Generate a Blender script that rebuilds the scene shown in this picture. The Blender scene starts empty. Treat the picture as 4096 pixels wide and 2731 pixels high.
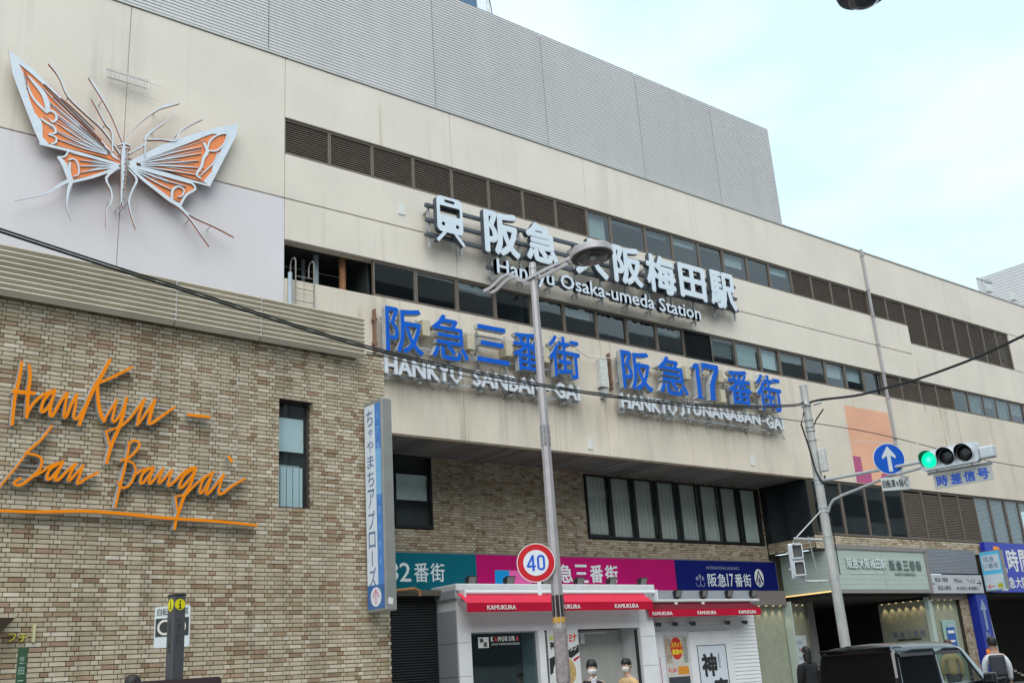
import bpy, math, random
from mathutils import Matrix, Vector
random.seed(7)
R_ = math.radians
scene = bpy.context.scene
COL = scene.collection
# ---------------------------------------------------------------- camera
cam = bpy.data.cameras.new('camera'); camo = bpy.data.objects.new('camera', cam); COL.objects.link(camo)
cam.sensor_width = 36; cam.lens = 36.586; cam.clip_start = .1; cam.clip_end = 2000
CX = Vector((0.784535, -0.616847, -0.063283)); CU = Vector((-0.144693, -0.281348, 0.948634)); CF = Vector((0.602966, 0.735081, 0.309981))
camo.matrix_world = Matrix(((CX.x, CU.x, -CF.x, 0), (CX.y, CU.y, -CF.y, 0), (CX.z, CU.z, -CF.z, 1.5), (0, 0, 0, 1)))
scene.camera = camo
scene.render.resolution_x = 1024; scene.render.resolution_y = 682
# ---------------------------------------------------------------- sky, sun, exposure
SUN_EL, SUN_AZ = 50.0, 215.0      # high, from the street side and the left
world = bpy.data.worlds.new("World"); scene.world = world; world.use_nodes = True
wn, wl = world.node_tree.nodes, world.node_tree.links
wn.clear()
wo = wn.new('ShaderNodeOutputWorld'); bg = wn.new('ShaderNodeBackground'); sky = wn.new('ShaderNodeTexSky')
sky.sky_type = 'NISHITA'; sky.sun_disc = False; sky.sun_elevation = R_(SUN_EL); sky.sun_rotation = R_(SUN_AZ)
sky.air_density = 1.2; sky.dust_density = 3.0; sky.ozone_density = 1.5
bg.inputs['Strength'].default_value = .085
tc = wn.new('ShaderNodeTexCoord'); mp = wn.new('ShaderNodeMapping'); mp.inputs['Scale'].default_value = (1.6, 1.6, 4.0)
nz = wn.new('ShaderNodeTexNoise'); nz.inputs['Scale'].default_value = 2.2; nz.inputs['Detail'].default_value = 7; nz.inputs['Roughness'].default_value = .55
cr = wn.new('ShaderNodeValToRGB'); cr.color_ramp.elements[0].position = .38; cr.color_ramp.elements[0].color = (.70, .70, .70, 1)
cr.color_ramp.elements[1].position = .66; cr.color_ramp.elements[1].color = (1, 1, 1, 1)
cm = wn.new('ShaderNodeMixRGB'); cm.inputs['Color2'].default_value = (6.7, 8.6, 9.5, 1)   # bright thin overcast
wl.new(tc.outputs['Generated'], mp.inputs['Vector']); wl.new(mp.outputs['Vector'], nz.inputs['Vector'])
wl.new(nz.outputs['Fac'], cr.inputs['Fac']); wl.new(cr.outputs['Color'], cm.inputs['Fac'])
wl.new(sky.outputs['Color'], cm.inputs['Color1']); wl.new(cm.outputs['Color'], bg.inputs['Color']); wl.new(bg.outputs['Background'], wo.inputs['Surface'])
sun = bpy.data.lights.new('sun', 'SUN'); sun.energy = 1.5; sun.angle = R_(65); sun.color = (1, .97, .92)
suno = bpy.data.objects.new('sun', sun); COL.objects.link(suno)
_a, _e = R_(SUN_AZ), R_(SUN_EL)
sd = Vector((math.sin(_a) * math.cos(_e), math.cos(_a) * math.cos(_e), math.sin(_e)))    # towards the sun
suno.rotation_euler = sd.to_track_quat('Z', 'Y').to_euler()
scene.view_settings.view_transform = 'Standard'; scene.view_settings.look = 'None'
scene.view_settings.exposure = 0.82; scene.view_settings.gamma = 1; scene.view_settings.use_curve_mapping = False
try:
    scene.cycles.max_bounces = 8; scene.cycles.transparent_max_bounces = 16; scene.cycles.sample_clamp_indirect = 4
    scene.cycles.use_denoising = True
except Exception: pass

# ---------------------------------------------------------------- materials
MATS = {}
def srgb(r, g, b):
    f = lambda c: (c / 255) / 12.92 if c / 255 <= .04045 else ((c / 255 + .055) / 1.055) ** 2.4
    return (f(r), f(g), f(b), 1)
def mat(name, col, rough=.6, metal=0., var=.08, scale=3., bump=0., bscale=60., spec=.5, emit=None, stretch=None, rnd=0., coat=0.):
    if name in MATS: return MATS[name]
    m = bpy.data.materials.new(name); m.use_nodes = True; MATS[name] = m
    n, l = m.node_tree.nodes, m.node_tree.links; b = n['Principled BSDF']
    if len(col) == 3: col = (*col, 1)
    b.inputs['Roughness'].default_value = rough; b.inputs['Metallic'].default_value = metal
    b.inputs['Specular IOR Level'].default_value = spec; b.inputs['Coat Weight'].default_value = coat
    b.inputs['Base Color'].default_value = col
    if var or rnd:
        g = n.new('ShaderNodeNewGeometry'); mpn = n.new('ShaderNodeMapping'); l.new(g.outputs['Position'], mpn.inputs['Vector'])
        if stretch: mpn.inputs['Scale'].default_value = stretch
        t = n.new('ShaderNodeTexNoise'); t.inputs['Scale'].default_value = scale; t.inputs['Detail'].default_value = 6; t.inputs['Roughness'].default_value = .6
        l.new(mpn.outputs['Vector'], t.inputs['Vector'])
        mr = n.new('ShaderNodeMapRange'); mr.inputs[1].default_value = .3; mr.inputs[2].default_value = .7
        mr.inputs[3].default_value = 1 - var; mr.inputs[4].default_value = 1 + var * .6; l.new(t.outputs['Fac'], mr.inputs[0])
        hv = n.new('ShaderNodeHueSaturation'); hv.inputs['Color'].default_value = col; l.new(mr.outputs[0], hv.inputs['Value'])
        if rnd:
            oi = n.new('ShaderNodeObjectInfo'); mr2 = n.new('ShaderNodeMapRange'); mr2.inputs[3].default_value = 1 - rnd; mr2.inputs[4].default_value = 1 + rnd
            l.new(oi.outputs['Random'], mr2.inputs[0]); mu = n.new('ShaderNodeMath'); mu.operation = 'MULTIPLY'
            l.new(mr.outputs[0], mu.inputs[0]); l.new(mr2.outputs[0], mu.inputs[1]); l.new(mu.outputs[0], hv.inputs['Value'])
        l.new(hv.outputs['Color'], b.inputs['Base Color'])
    if bump:
        g2 = n.new('ShaderNodeNewGeometry'); t2 = n.new('ShaderNodeTexNoise'); t2.inputs['Scale'].default_value = bscale; t2.inputs['Detail'].default_value = 4
        l.new(g2.outputs['Position'], t2.inputs['Vector']); bp = n.new('ShaderNodeBump'); bp.inputs['Strength'].default_value = bump; bp.inputs['Distance'].default_value = .01
        l.new(t2.outputs['Fac'], bp.inputs['Height']); l.new(bp.outputs['Normal'], b.inputs['Normal'])
    if emit:
        b.inputs['Emission Color'].default_value = (*emit[0][:3], 1); b.inputs['Emission Strength'].default_value = emit[1]
    return m
def stained(name, col, dark, rust, amount=.5, blotch=(.9, 1.05), drip=False):
    """painted concrete: cloudy tone, vertical runs of dirt and a little rust"""
    m = bpy.data.materials.new(name); m.use_nodes = True; MATS[name] = m
    n, l = m.node_tree.nodes, m.node_tree.links; b = n['Principled BSDF']; b.inputs['Roughness'].default_value = .85; b.inputs['Specular IOR Level'].default_value = .25
    g = n.new('ShaderNodeNewGeometry')
    def noise(sc, scale, det=5, rough=.6):
        mpn = n.new('ShaderNodeMapping'); mpn.inputs['Scale'].default_value = sc; l.new(g.outputs['Position'], mpn.inputs['Vector'])
        t = n.new('ShaderNodeTexNoise'); t.inputs['Scale'].default_value = scale; t.inputs['Detail'].default_value = det; t.inputs['Roughness'].default_value = rough
        l.new(mpn.outputs['Vector'], t.inputs['Vector']); return t.outputs['Fac']
    def rng(src, a, c, d, e):
        mr = n.new('ShaderNodeMapRange'); mr.inputs[1].default_value = a; mr.inputs[2].default_value = c; mr.inputs[3].default_value = d; mr.inputs[4].default_value = e
        l.new(src, mr.inputs[0]); return mr.outputs[0]
    def mul(a, c):
        mu = n.new('ShaderNodeMath'); mu.operation = 'MULTIPLY'; l.new(a, mu.inputs[0])
        if isinstance(c, float): mu.inputs[1].default_value = c
        else: l.new(c, mu.inputs[1])
        return mu.outputs[0]
    def mix(fac, c1, c2):
        mx = n.new('ShaderNodeMixRGB'); l.new(fac, mx.inputs['Fac'])
        if isinstance(c1, tuple): mx.inputs['Color1'].default_value = c1
        else: l.new(c1, mx.inputs['Color1'])
        mx.inputs['Color2'].default_value = c2; return mx.outputs['Color']
    hv = n.new('ShaderNodeHueSaturation'); hv.inputs['Color'].default_value = (*col[:3], 1)
    l.new(rng(noise((1, 1, 1), .6, 6), .3, .7, blotch[0], blotch[1]), hv.inputs['Value'])
    streak = mul(rng(noise((1, 1, .035), 2.6, 8, .7), .52, .78, 0, 1), rng(noise((1, 1, .4), .45, 2), .42, .62, 0, 1))
    c = mix(mul(streak, amount), hv.outputs['Color'], (*dark[:3], 1))
    rs = mul(rng(noise((1, 1, .02), 3.1, 3, .5), .62, .72, 0, 1), rng(noise((1, 1, .5), .9, 2), .5, .64, 0, 1))
    c = mix(mul(rs, amount * .9), c, (*rust[:3], 1))
    if drip:      # grime washed down from under the letter signs
        sx = n.new('ShaderNodeSeparateXYZ'); l.new(g.outputs['Position'], sx.inputs[0])
        dz = mul(rng(sx.outputs['Z'], 7.5, 8.5, 0, 1), rng(sx.outputs['Z'], 8.6, 8.9, 1, 0))
        df = mul(mul(dz, rng(noise((1, 1, .12), 1.5, 6, .7), .40, .66, 0, 1)), rng(sx.outputs['X'], 12.0, 12.6, 0, .62))
        df = mul(df, rng(sx.outputs['X'], 27.4, 28.0, 1, 0)); c = mix(df, c, (.30, .25, .19, 1))
    l.new(c, b.inputs['Base Color'])
    bp = n.new('ShaderNodeBump'); bp.inputs['Strength'].default_value = .18; bp.inputs['Distance'].default_value = .01; l.new(noise((1, 1, 1), 45), bp.inputs['Height']); l.new(bp.outputs['Normal'], b.inputs['Normal'])
    return m
def brick_mat(name, island, dim=1.0):
    m = bpy.data.materials.new(name); m.use_nodes = True; MATS[name] = m
    n, l = m.node_tree.nodes, m.node_tree.links; b = n['Principled BSDF']; b.inputs['Roughness'].default_value = .62; b.inputs['Specular IOR Level'].default_value = .35
    if island: g = n.new('ShaderNodeNewGeometry'); src = g.outputs['Random Per Island']
    else: g = n.new('ShaderNodeObjectInfo'); src = g.outputs['Random']
    r = n.new('ShaderNodeValToRGB'); r.color_ramp.interpolation = 'CONSTANT'; l.new(src, r.inputs['Fac'])
    pal = [(0, (.52, .435, .32)), (.17, (.475, .395, .285)), (.34, (.56, .48, .365)), (.47, (.43, .35, .24)), (.58, (.49, .41, .30)), (.70, (.385, .305, .20)), (.77, (.365, .26, .165)), (.85, (.43, .355, .255)), (.89, (.29, .195, .12)), (.93, (.36, .235, .16)), (.955, (.61, .54, .43))]
    for i, (p, c) in enumerate(pal):
        e = r.color_ramp.elements[i] if i < 2 else r.color_ramp.elements.new(p)
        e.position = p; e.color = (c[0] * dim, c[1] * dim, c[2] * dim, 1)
    gp = n.new('ShaderNodeNewGeometry'); t = n.new('ShaderNodeTexNoise'); t.inputs['Scale'].default_value = 9; t.inputs['Detail'].default_value = 6; l.new(gp.outputs['Position'], t.inputs['Vector'])
    t3 = n.new('ShaderNodeTexNoise'); t3.inputs['Scale'].default_value = .7; t3.inputs['Detail'].default_value = 3; l.new(gp.outputs['Position'], t3.inputs['Vector'])
    ad = n.new('ShaderNodeMath'); ad.operation = 'ADD'; l.new(t.outputs['Fac'], ad.inputs[0]); l.new(t3.outputs['Fac'], ad.inputs[1])
    mr = n.new('ShaderNodeMapRange'); mr.inputs[1].default_value = .7; mr.inputs[2].default_value = 1.3; mr.inputs[3].default_value = .82; mr.inputs[4].default_value = 1.12; l.new(ad.outputs[0], mr.inputs[0])
    hv = n.new('ShaderNodeHueSaturation'); l.new(r.outputs['Color'], hv.inputs['Color'])
    mp4 = n.new('ShaderNodeMapping'); mp4.inputs['Scale'].default_value = (1, 1, .09); l.new(gp.outputs['Position'], mp4.inputs['Vector'])
    t4 = n.new('ShaderNodeTexNoise'); t4.inputs['Scale'].default_value = 2.3; t4.inputs['Detail'].default_value = 6; l.new(mp4.outputs['Vector'], t4.inputs['Vector'])
    m4 = n.new('ShaderNodeMapRange'); m4.inputs[1].default_value = .52; m4.inputs[2].default_value = .78; m4.inputs[3].default_value = 1; m4.inputs[4].default_value = .74; l.new(t4.outputs['Fac'], m4.inputs[0])
    mu4 = n.new('ShaderNodeMath'); mu4.operation = 'MULTIPLY'; l.new(m4.outputs[0], mu4.inputs[0]); l.new(mr.outputs[0], mu4.inputs[1]); l.new(mu4.outputs[0], hv.inputs['Value']); l.new(hv.outputs['Color'], b.inputs['Base Color'])
    bp = n.new('ShaderNodeBump'); bp.inputs['Strength'].default_value = .2; bp.inputs['Distance'].default_value = .004
    t2 = n.new('ShaderNodeTexNoise'); t2.inputs['Scale'].default_value = 70; l.new(gp.outputs['Position'], t2.inputs['Vector']); l.new(t2.outputs['Fac'], bp.inputs['Height']); l.new(bp.outputs['Normal'], b.inputs['Normal'])
    return m
def glass_mat(name, tint=(.6, .7, .72), rough=.02, mirror=1.0, base=.0):
    if name in MATS: return MATS[name]
    m = bpy.data.materials.new(name); m.use_nodes = True; MATS[name] = m
    n, l = m.node_tree.nodes, m.node_tree.links; n.clear()
    o = n.new('ShaderNodeOutputMaterial'); tr = n.new('ShaderNodeBsdfTransparent'); tr.inputs[0].default_value = (*tint, 1)
    gl = n.new('ShaderNodeBsdfGlossy'); gl.inputs['Roughness'].default_value = rough; gl.inputs['Color'].default_value = (mirror, mirror, mirror, 1)
    fr = n.new('ShaderNodeFresnel'); g = n.new('ShaderNodeNewGeometry'); io = n.new('ShaderNodeMapRange'); io.inputs[3].default_value = 1.5; io.inputs[4].default_value = 1 / 1.5
    l.new(g.outputs['Backfacing'], io.inputs[0]); l.new(io.outputs[0], fr.inputs['IOR'])
    t = n.new('ShaderNodeTexNoise'); t.inputs['Scale'].default_value = .9; l.new(g.outputs['Position'], t.inputs['Vector'])
    bp = n.new('ShaderNodeBump'); bp.inputs['Strength'].default_value = .12; bp.inputs['Distance'].default_value = .01; l.new(t.outputs['Fac'], bp.inputs['Height'])
    l.new(bp.outputs['Normal'], gl.inputs['Normal'])
    ma = n.new('ShaderNodeMath'); ma.operation = 'ADD'; ma.use_clamp = True; l.new(fr.outputs[0], ma.inputs[0]); ma.inputs[1].default_value = base
    mx = n.new('ShaderNodeMixShader'); l.new(ma.outputs[0], mx.inputs[0]); l.new(tr.outputs[0], mx.inputs[1]); l.new(gl.outputs[0], mx.inputs[2]); l.new(mx.outputs[0], o.inputs['Surface'])
    return m

M_cream = stained('cream_concrete', (.68, .62, .54), (.25, .235, .20), (.34, .235, .15), .38, (.93, 1.04))
M_cream2 = stained('cream_concrete_lower', (.665, .59, .495), (.24, .205, .16), (.33, .22, .13), .75, (.88, 1.04), True)
M_mauve = stained('mauve_paint', (.66, .62, .635), (.45, .43, .43), (.45, .4, .38), .2, (.95, 1.03))
M_joint = mat('joint_sealant', (.06, .055, .05), .9)
M_bronze = mat('bronze_aluminium', (.16, .125, .10), .5, .2, .12, 5)
M_slat = mat('bronze_slat', (.165, .128, .10), .55, .1, .15, 4)
M_darkframe = mat('dark_frame', (.018, .02, .02), .4, .3)
M_room = mat('dark_room', (.035, .037, .037), .95)
M_roomlite = mat('room_wall', (.16, .17, .17), .9)
M_curtain = mat('curtain_cloth', (.50, .52, .51), .9, var=.12, scale=6, stretch=(3, 3, .25))
M_blind = mat('blind_white', (.62, .68, .68), .8, var=.1)
M_mortar = mat('mortar', (.07, .06, .046), .95, var=.3, scale=12)
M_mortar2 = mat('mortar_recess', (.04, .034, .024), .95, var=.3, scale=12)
M_brickS = brick_mat('brick_face', True); M_brickO = brick_mat('brick_single', False)
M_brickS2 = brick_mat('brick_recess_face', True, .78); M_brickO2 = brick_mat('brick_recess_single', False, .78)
M_screen = mat('corrugated_screen', (.59, .57, .565), .6, .0, .05, 1.5, stretch=(1, 1, .2), rnd=.035)
M_blade = mat('fascia_blade', (.74, .68, .565), .5, .0, .08, 2, rnd=.04)
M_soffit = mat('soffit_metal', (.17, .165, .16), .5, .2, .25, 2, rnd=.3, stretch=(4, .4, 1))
M_glass = glass_mat('window_glass', (.62, .72, .74), base=.045)
M_glassd = glass_mat('dark_glass', (.86, .92, .93), base=.0)
M_glasscar = glass_mat('car_glass', (.12, .14, .14), base=.02)
M_steel = mat('galvanised_steel', (.50, .51, .52), .45, .35, .15, 6)
M_white = mat('white_enamel', (.74, .76, .78), .35, var=.05)
M_dirtywhite = mat('dirty_white_metal', (.62, .62, .60), .5, .1, .2, 8)
M_black = mat('black_plastic', (.018, .018, .02), .45)
M_cable = mat('cable_rubber', (.012, .014, .016), .5)
M_orange = mat('orange_enamel', (.86, .24, .0), .5, spec=.2, var=.04)
M_silver = mat('silver_edge', (.52, .53, .55), .4, .4, .1)
M_lampcol = mat('mauve_grey_steel', (.44, .405, .415), .45, .25, .12, 4)
M_concrete = mat('concrete', (.33, .32, .30), .9, var=.12, scale=1, bump=.2)

# ---------------------------------------------------------------- building blocks
WM = {}
class MB:
    def __init__(s): s.v = []; s.f = []; s.m = []; s.smooth = False
    def add(s, vs, fs, mi=0):
        k = len(s.v); s.v += [tuple(v) for v in vs]; s.f += [tuple(i + k for i in f) for f in fs]; s.m += [mi] * len(fs); return s
    def box(s, x0, x1, y0, y1, z0, z1, mi=0, tf=None):
        vs = [(x, y, z) for x in (x0, x1) for y in (y0, y1) for z in (z0, z1)]
        if tf: vs = [tf(*v) for v in vs]
        return s.add(vs, [(0, 1, 3, 2), (4, 6, 7, 5), (0, 4, 5, 1), (2, 3, 7, 6), (0, 2, 6, 4), (1, 5, 7, 3)], mi)
    def tube(s, pts, r, n=8, mi=0, caps=True):
        pts = [Vector(p) for p in pts]; rs = r if isinstance(r, (list, tuple)) else [r] * len(pts); k = len(s.v); up = Vector((0, 0, 1))
        for i, p in enumerate(pts):
            d = (pts[min(i + 1, len(pts) - 1)] - pts[max(i - 1, 0)]).normalized()
            a = d.cross(up if abs(d.z) < .95 else Vector((1, 0, 0))).normalized(); b = d.cross(a).normalized()
            for j in range(n):
                t = 2 * math.pi * j / n; s.v.append(tuple(p + (a * math.cos(t) + b * math.sin(t)) * rs[i]))
        for i in range(len(pts) - 1):
            for j in range(n):
                s.f.append((k + i * n + j, k + i * n + (j + 1) % n, k + (i + 1) * n + (j + 1) % n, k + (i + 1) * n + j)); s.m.append(mi)
        if caps:
            s.f.append(tuple(k + j for j in range(n))[::-1]); s.f.append(tuple(k + (len(pts) - 1) * n + j for j in range(n))); s.m += [mi, mi]
        return s
    def lathe(s, c, prof, n=24, mi=0, axis=None):
        """prof: (radius, height) pairs about the axis"""
        ax = Vector(axis or (0, 0, 1)).normalized(); a = ax.cross(Vector((0, 1, 0)) if abs(ax.y) < .9 else Vector((1, 0, 0))).normalized(); b = ax.cross(a); c = Vector(c); k = len(s.v)
        for r, h in prof:
            for j in range(n):
                t = 2 * math.pi * j / n; s.v.append(tuple(c + ax * h + (a * math.cos(t) + b * math.sin(t)) * r))
        for i in range(len(prof) - 1):
            for j in range(n):
                s.f.append((k + i * n + j, k + i * n + (j + 1) % n, k + (i + 1) * n + (j + 1) % n, k + (i + 1) * n + j)); s.m.append(mi)
        s.f.append(tuple(k + j for j in range(n))[::-1]); s.f.append(tuple(k + (len(prof) - 1) * n + j for j in range(n))); s.m += [mi, mi]
        return s
    def prism(s, poly, P, d0, d1, mi=0, mside=None):
        """poly of 2D points -> P(a,b,depth) extruded between depths"""
        n = len(poly); k = len(s.v)
        s.v += [tuple(P(a, b, d0)) for a, b in poly] + [tuple(P(a, b, d1)) for a, b in poly]
        s.f.append(tuple(range(k, k + n))); s.f.append(tuple(range(k + n, k + 2 * n))[::-1]); s.m += [mi, mi]
        for i in range(n):
            j = (i + 1) % n; s.f.append((k + i, k + n + i, k + n + j, k + j)); s.m.append(mi if mside is None else mside)
        return s
    def ribbon(s, pts, w, P, d0, d1, mi=0, mside=None, caps=True, smooth=3):
        """2D stroke with widths, extruded"""
        if not isinstance(w, (list, tuple)): w = [w] * len(pts)
        Q, W = [], []
        n = len(pts)
        if n > 2:
            for i in range(n - 1):
                p0, p1, p2, p3 = pts[max(i - 1, 0)], pts[i], pts[i + 1], pts[min(i + 2, n - 1)]
                for q in range(smooth):
                    t = q / smooth
                    Q.append(tuple(.5 * (2 * p1[c] + (p2[c] - p0[c]) * t + (2 * p0[c] - 5 * p1[c] + 4 * p2[c] - p3[c]) * t * t + (3 * p1[c] - p0[c] - 3 * p2[c] + p3[c]) * t ** 3) for c in (0, 1)))
                    W.append(w[i] + (w[i + 1] - w[i]) * t)
            Q.append(tuple(pts[-1])); W.append(w[-1])
        else: Q, W = [tuple(p) for p in pts], list(w)
        Lf, Rt = [], []
        for i, p in enumerate(Q):
            a, b = Q[max(i - 1, 0)], Q[min(i + 1, len(Q) - 1)]
            dx, dz = b[0] - a[0], b[1] - a[1]; L = math.hypot(dx, dz) or 1; nx, nz_ = -dz / L * W[i] / 2, dx / L * W[i] / 2
            ex = ez = 0
            if caps and i in (0, len(Q) - 1):
                e = (-1 if i == 0 else 1) * W[i] * .3; ex, ez = dx / L * e, dz / L * e
            Lf.append((p[0] + nx + ex, p[1] + nz_ + ez)); Rt.append((p[0] - nx + ex, p[1] - nz_ + ez))
        k = len(s.v); m_ = len(Q)
        for d in (d0, d1):
            s.v += [tuple(P(a, b, d)) for a, b in Lf] + [tuple(P(a, b, d)) for a, b in Rt]
        F = lambda side, i, d: k + d * 2 * m_ + side * m_ + i
        ms = mi if mside is None else mside
        for i in range(m_ - 1):
            s.f += [(F(0, i, 0), F(0, i + 1, 0), F(1, i + 1, 0), F(1, i, 0)), (F(0, i, 1), F(1, i, 1), F(1, i + 1, 1), F(0, i + 1, 1)), (F(0, i, 0), F(0, i, 1), F(0, i + 1, 1), F(0, i + 1, 0)), (F(1, i, 0), F(1, i + 1, 0), F(1, i + 1, 1), F(1, i, 1))]
            s.m += [mi, ms, ms, ms]
        for i in (0, m_ - 1): s.f.append((F(0, i, 0), F(1, i, 0), F(1, i, 1), F(0, i, 1))); s.m.append(ms)
        return s
def place(o, parent, world):
    WM[o.name] = world
    if parent is not None:
        o.parent = parent; o.matrix_parent_inverse = Matrix.Identity(4); o.matrix_local = WM[parent.name].inverted() @ world
    else: o.matrix_local = world
def tag(o, label=None, cat=None, group=None, kind=None):
    if label: o['label'] = label
    if cat: o['category'] = cat
    if group: o['group'] = group
    if kind: o['kind'] = kind
    return o
def mesh_obj(name, vs, fs, mats, parent=None, mi=None, smooth=False, kind=None, label=None):
    xs = list(zip(*vs)); c = Vector([(min(a) + max(a)) / 2 for a in xs])
    me = bpy.data.meshes.new(name); me.from_pydata([(v[0] - c.x, v[1] - c.y, v[2] - c.z) for v in vs], [], fs)
    for m in (mats if isinstance(mats, (list, tuple)) else [mats]): me.materials.append(m)
    if mi: me.polygons.foreach_set('material_index', mi)
    if smooth: me.polygons.foreach_set('use_smooth', [True] * len(fs))
    me.update()
    o = bpy.data.objects.new(name, me); COL.objects.link(o); place(o, parent, Matrix.Translation(c))
    if kind: o['kind'] = kind
    if label: o['label'] = label
    return o
def build(mb, name, mats, parent=None, smooth=False, kind=None, label=None):
    return mesh_obj(name, mb.v, mb.f, mats, parent, mb.m, smooth, kind, label)
def thing(name, label, cat, loc, rotz=0, group=None):
    o = bpy.data.objects.new(name, None); COL.objects.link(o); o.empty_display_size = .2
    place(o, None, Matrix.Translation(Vector(loc)) @ Matrix.Rotation(rotz, 4, 'Z')); tag(o, label, cat, group); return o
def solo(mb, name, mats, label, cat, group=None, smooth=False):
    return tag(build(mb, name, mats, None, smooth), label, cat, group)
def bev(o, w=.01, seg=2):
    m = o.modifiers.new('bevel', 'BEVEL'); m.width = w; m.segments = seg; m.limit_method = 'ANGLE'; return o
def dup_tree(o, world, label=None, parent=None):
    c = o.copy(); COL.objects.link(c); place(c, parent, world)
    if label: c['label'] = label
    base = WM[o.name].inverted()
    for ch in [x for x in KIDS.get(o.name, [])]: dup_tree(ch, world @ (base @ WM[ch.name]), None, c)
    return c
KIDS = {}
_pl = place
def place(o, parent, world):
    _pl(o, parent, world)
    if parent is not None: KIDS.setdefault(parent.name, []).append(o)
def dg(): return bpy.context.evaluated_depsgraph_get()
TXT = {}
def text_geo(s, extrude=0., res=3):
    key = (s, extrude, res)
    if key not in TXT:
        c = bpy.data.curves.new('t', 'FONT'); c.body = s; c.size = 1; c.extrude = extrude; c.resolution_u = res; c.fill_mode = 'BOTH'
        o = bpy.data.objects.new('t', c); COL.objects.link(o); me = bpy.data.meshes.new_from_object(o.evaluated_get(dg())); bpy.data.objects.remove(o)
        TXT[key] = ([tuple(v.co) for v in me.vertices], [tuple(p.vertices) for p in me.polygons]); bpy.data.meshes.remove(me)
    return TXT[key]
def text(s, o, ux, uz, w, h, depth=.002, bold=0., ncopy=8, mats=None, name='lettering', parent=None, res=2, face_side=False, mb=None, mi=0):
    """lettering fitted into a w x h rectangle whose lower left corner is o; it grows towards the viewer along ux x uz"""
    vs, fs = text_geo(s, .5, res); ux, uz = Vector(ux), Vector(uz); nn = ux.cross(uz); o = Vector(o)
    x0, x1 = min(v[0] for v in vs), max(v[0] for v in vs); y0, y1 = min(v[1] for v in vs), max(v[1] for v in vs)
    own = mb is None; mb = mb or MB()
    offs = [(0, 0)] if not bold else [(bold * math.cos(2 * math.pi * i / ncopy), bold * math.sin(2 * math.pi * i / ncopy)) for i in range(ncopy)] 
    sx, sy = (w - 2 * bold) / (x1 - x0), (h - 2 * bold) / max(y1 - y0, 1e-6)
    for i, (a, b) in enumerate(offs):
        k = len(mb.v); dd = depth - i * .0005 if depth > .006 else depth + i * .0004
        mb.v += [tuple(o + ux * ((v[0] - x0) * sx + bold + a) + uz * ((v[1] - y0) * sy + bold + b) + nn * (dd if v[2] > 0 else (i * .0005))) for v in vs]
        for f in fs:
            top = all(vs[q][2] > 0 for q in f)
            mb.f.append(tuple(q + k for q in f)); mb.m.append(mi if (top or not face_side) else mi + 1)
    if own: return build(mb, name, mats, parent)
    return mb
def text_split(s, res):
    vs, fs = text_geo(s, .5, res); par = list(range(len(vs)))
    def find(i):
        while par[i] != i: par[i] = par[par[i]]; i = par[i]
        return i
    for f in fs:
        for q in f[1:]: par[find(q)] = find(f[0])
    comp = {}
    for i in range(len(vs)): comp.setdefault(find(i), []).append(i)
    iv = sorted([[min(vs[i][0] for i in c), max(vs[i][0] for i in c), c] for c in comp.values()], key=lambda t: t[0]); groups = []
    for a, b, c in iv:
        if groups and a < groups[-1][1] - .3 * min(b - a, groups[-1][1] - groups[-1][0]): groups[-1][1] = max(b, groups[-1][1]); groups[-1][2] += c
        else: groups.append([a, b, list(c)])
    out = []
    for a, b, c in groups:
        ix = {v: k_ for k_, v in enumerate(c)}; st = set(c); out.append(([vs[i] for i in c], [tuple(ix[q] for q in f) for f in fs if f[0] in st]))
    return out
def letters(s, o, ux, uz, w, h, depth, bold, ncopy, mats, parent, res=1, name='letter'):
    vs, fs = text_geo(s, .5, res); ux, uz = Vector(ux), Vector(uz); nn = ux.cross(uz); o = Vector(o)
    x0, x1 = min(v[0] for v in vs), max(v[0] for v in vs); y0, y1 = min(v[1] for v in vs), max(v[1] for v in vs)
    sx, sy = (w - 2 * bold) / (x1 - x0), (h - 2 * bold) / (y1 - y0)
    for gv, gf in text_split(s, res):
        mb = MB()
        for i in range(ncopy):
            a, b = bold * math.cos(2 * math.pi * i / ncopy), bold * math.sin(2 * math.pi * i / ncopy); k = len(mb.v)
            mb.v += [tuple(o + ux * ((v[0] - x0) * sx + bold + a) + uz * ((v[1] - y0) * sy + bold + b) + nn * ((depth - i * .0005) if v[2] > 0 else i * .0005)) for v in gv]
            for f in gf: mb.f.append(tuple(q + k for q in f)); mb.m.append(0 if all(gv[q][2] > 0 for q in f) else 1)
        build(mb, name, mats, parent)
def fill2d(loops, P, d0, d1, res=None):
    """filled flat shape with holes (even-odd), extruded; returns (verts, faces, is_front)"""
    c = bpy.data.curves.new('f', 'CURVE'); c.dimensions = '2D'; c.fill_mode = 'BOTH'; c.extrude = .5
    for lp in loops:
        sp = c.splines.new('POLY'); sp.points.add(len(lp) - 1); sp.use_cyclic_u = True
        for i, (a, b) in enumerate(lp): sp.points[i].co = (a, b, 0, 1)
    o = bpy.data.objects.new('f', c); COL.objects.link(o); me = bpy.data.meshes.new_from_object(o.evaluated_get(dg())); bpy.data.objects.remove(o)
    vs = [tuple(v.co) for v in me.vertices]; fs = [tuple(p.vertices) for p in me.polygons]
    out = [tuple(P(v[0], v[1], d0 if v[2] > 0 else d1)) for v in vs]; fr = [all(vs[q][2] > 0 for q in f) for f in fs]
    bpy.data.meshes.remove(me); return out, fs, fr
def rrect(x0, x1, z0, z1, r, n=5):
    out = []
    for cx, cz, a0 in ((x1 - r, z1 - r, 0), (x0 + r, z1 - r, 90), (x0 + r, z0 + r, 180), (x1 - r, z0 + r, 270)):
        for i in range(n + 1): t = R_(a0 + 90 * i / n); out.append((cx + r * math.cos(t), cz + r * math.sin(t)))
    return out
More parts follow.
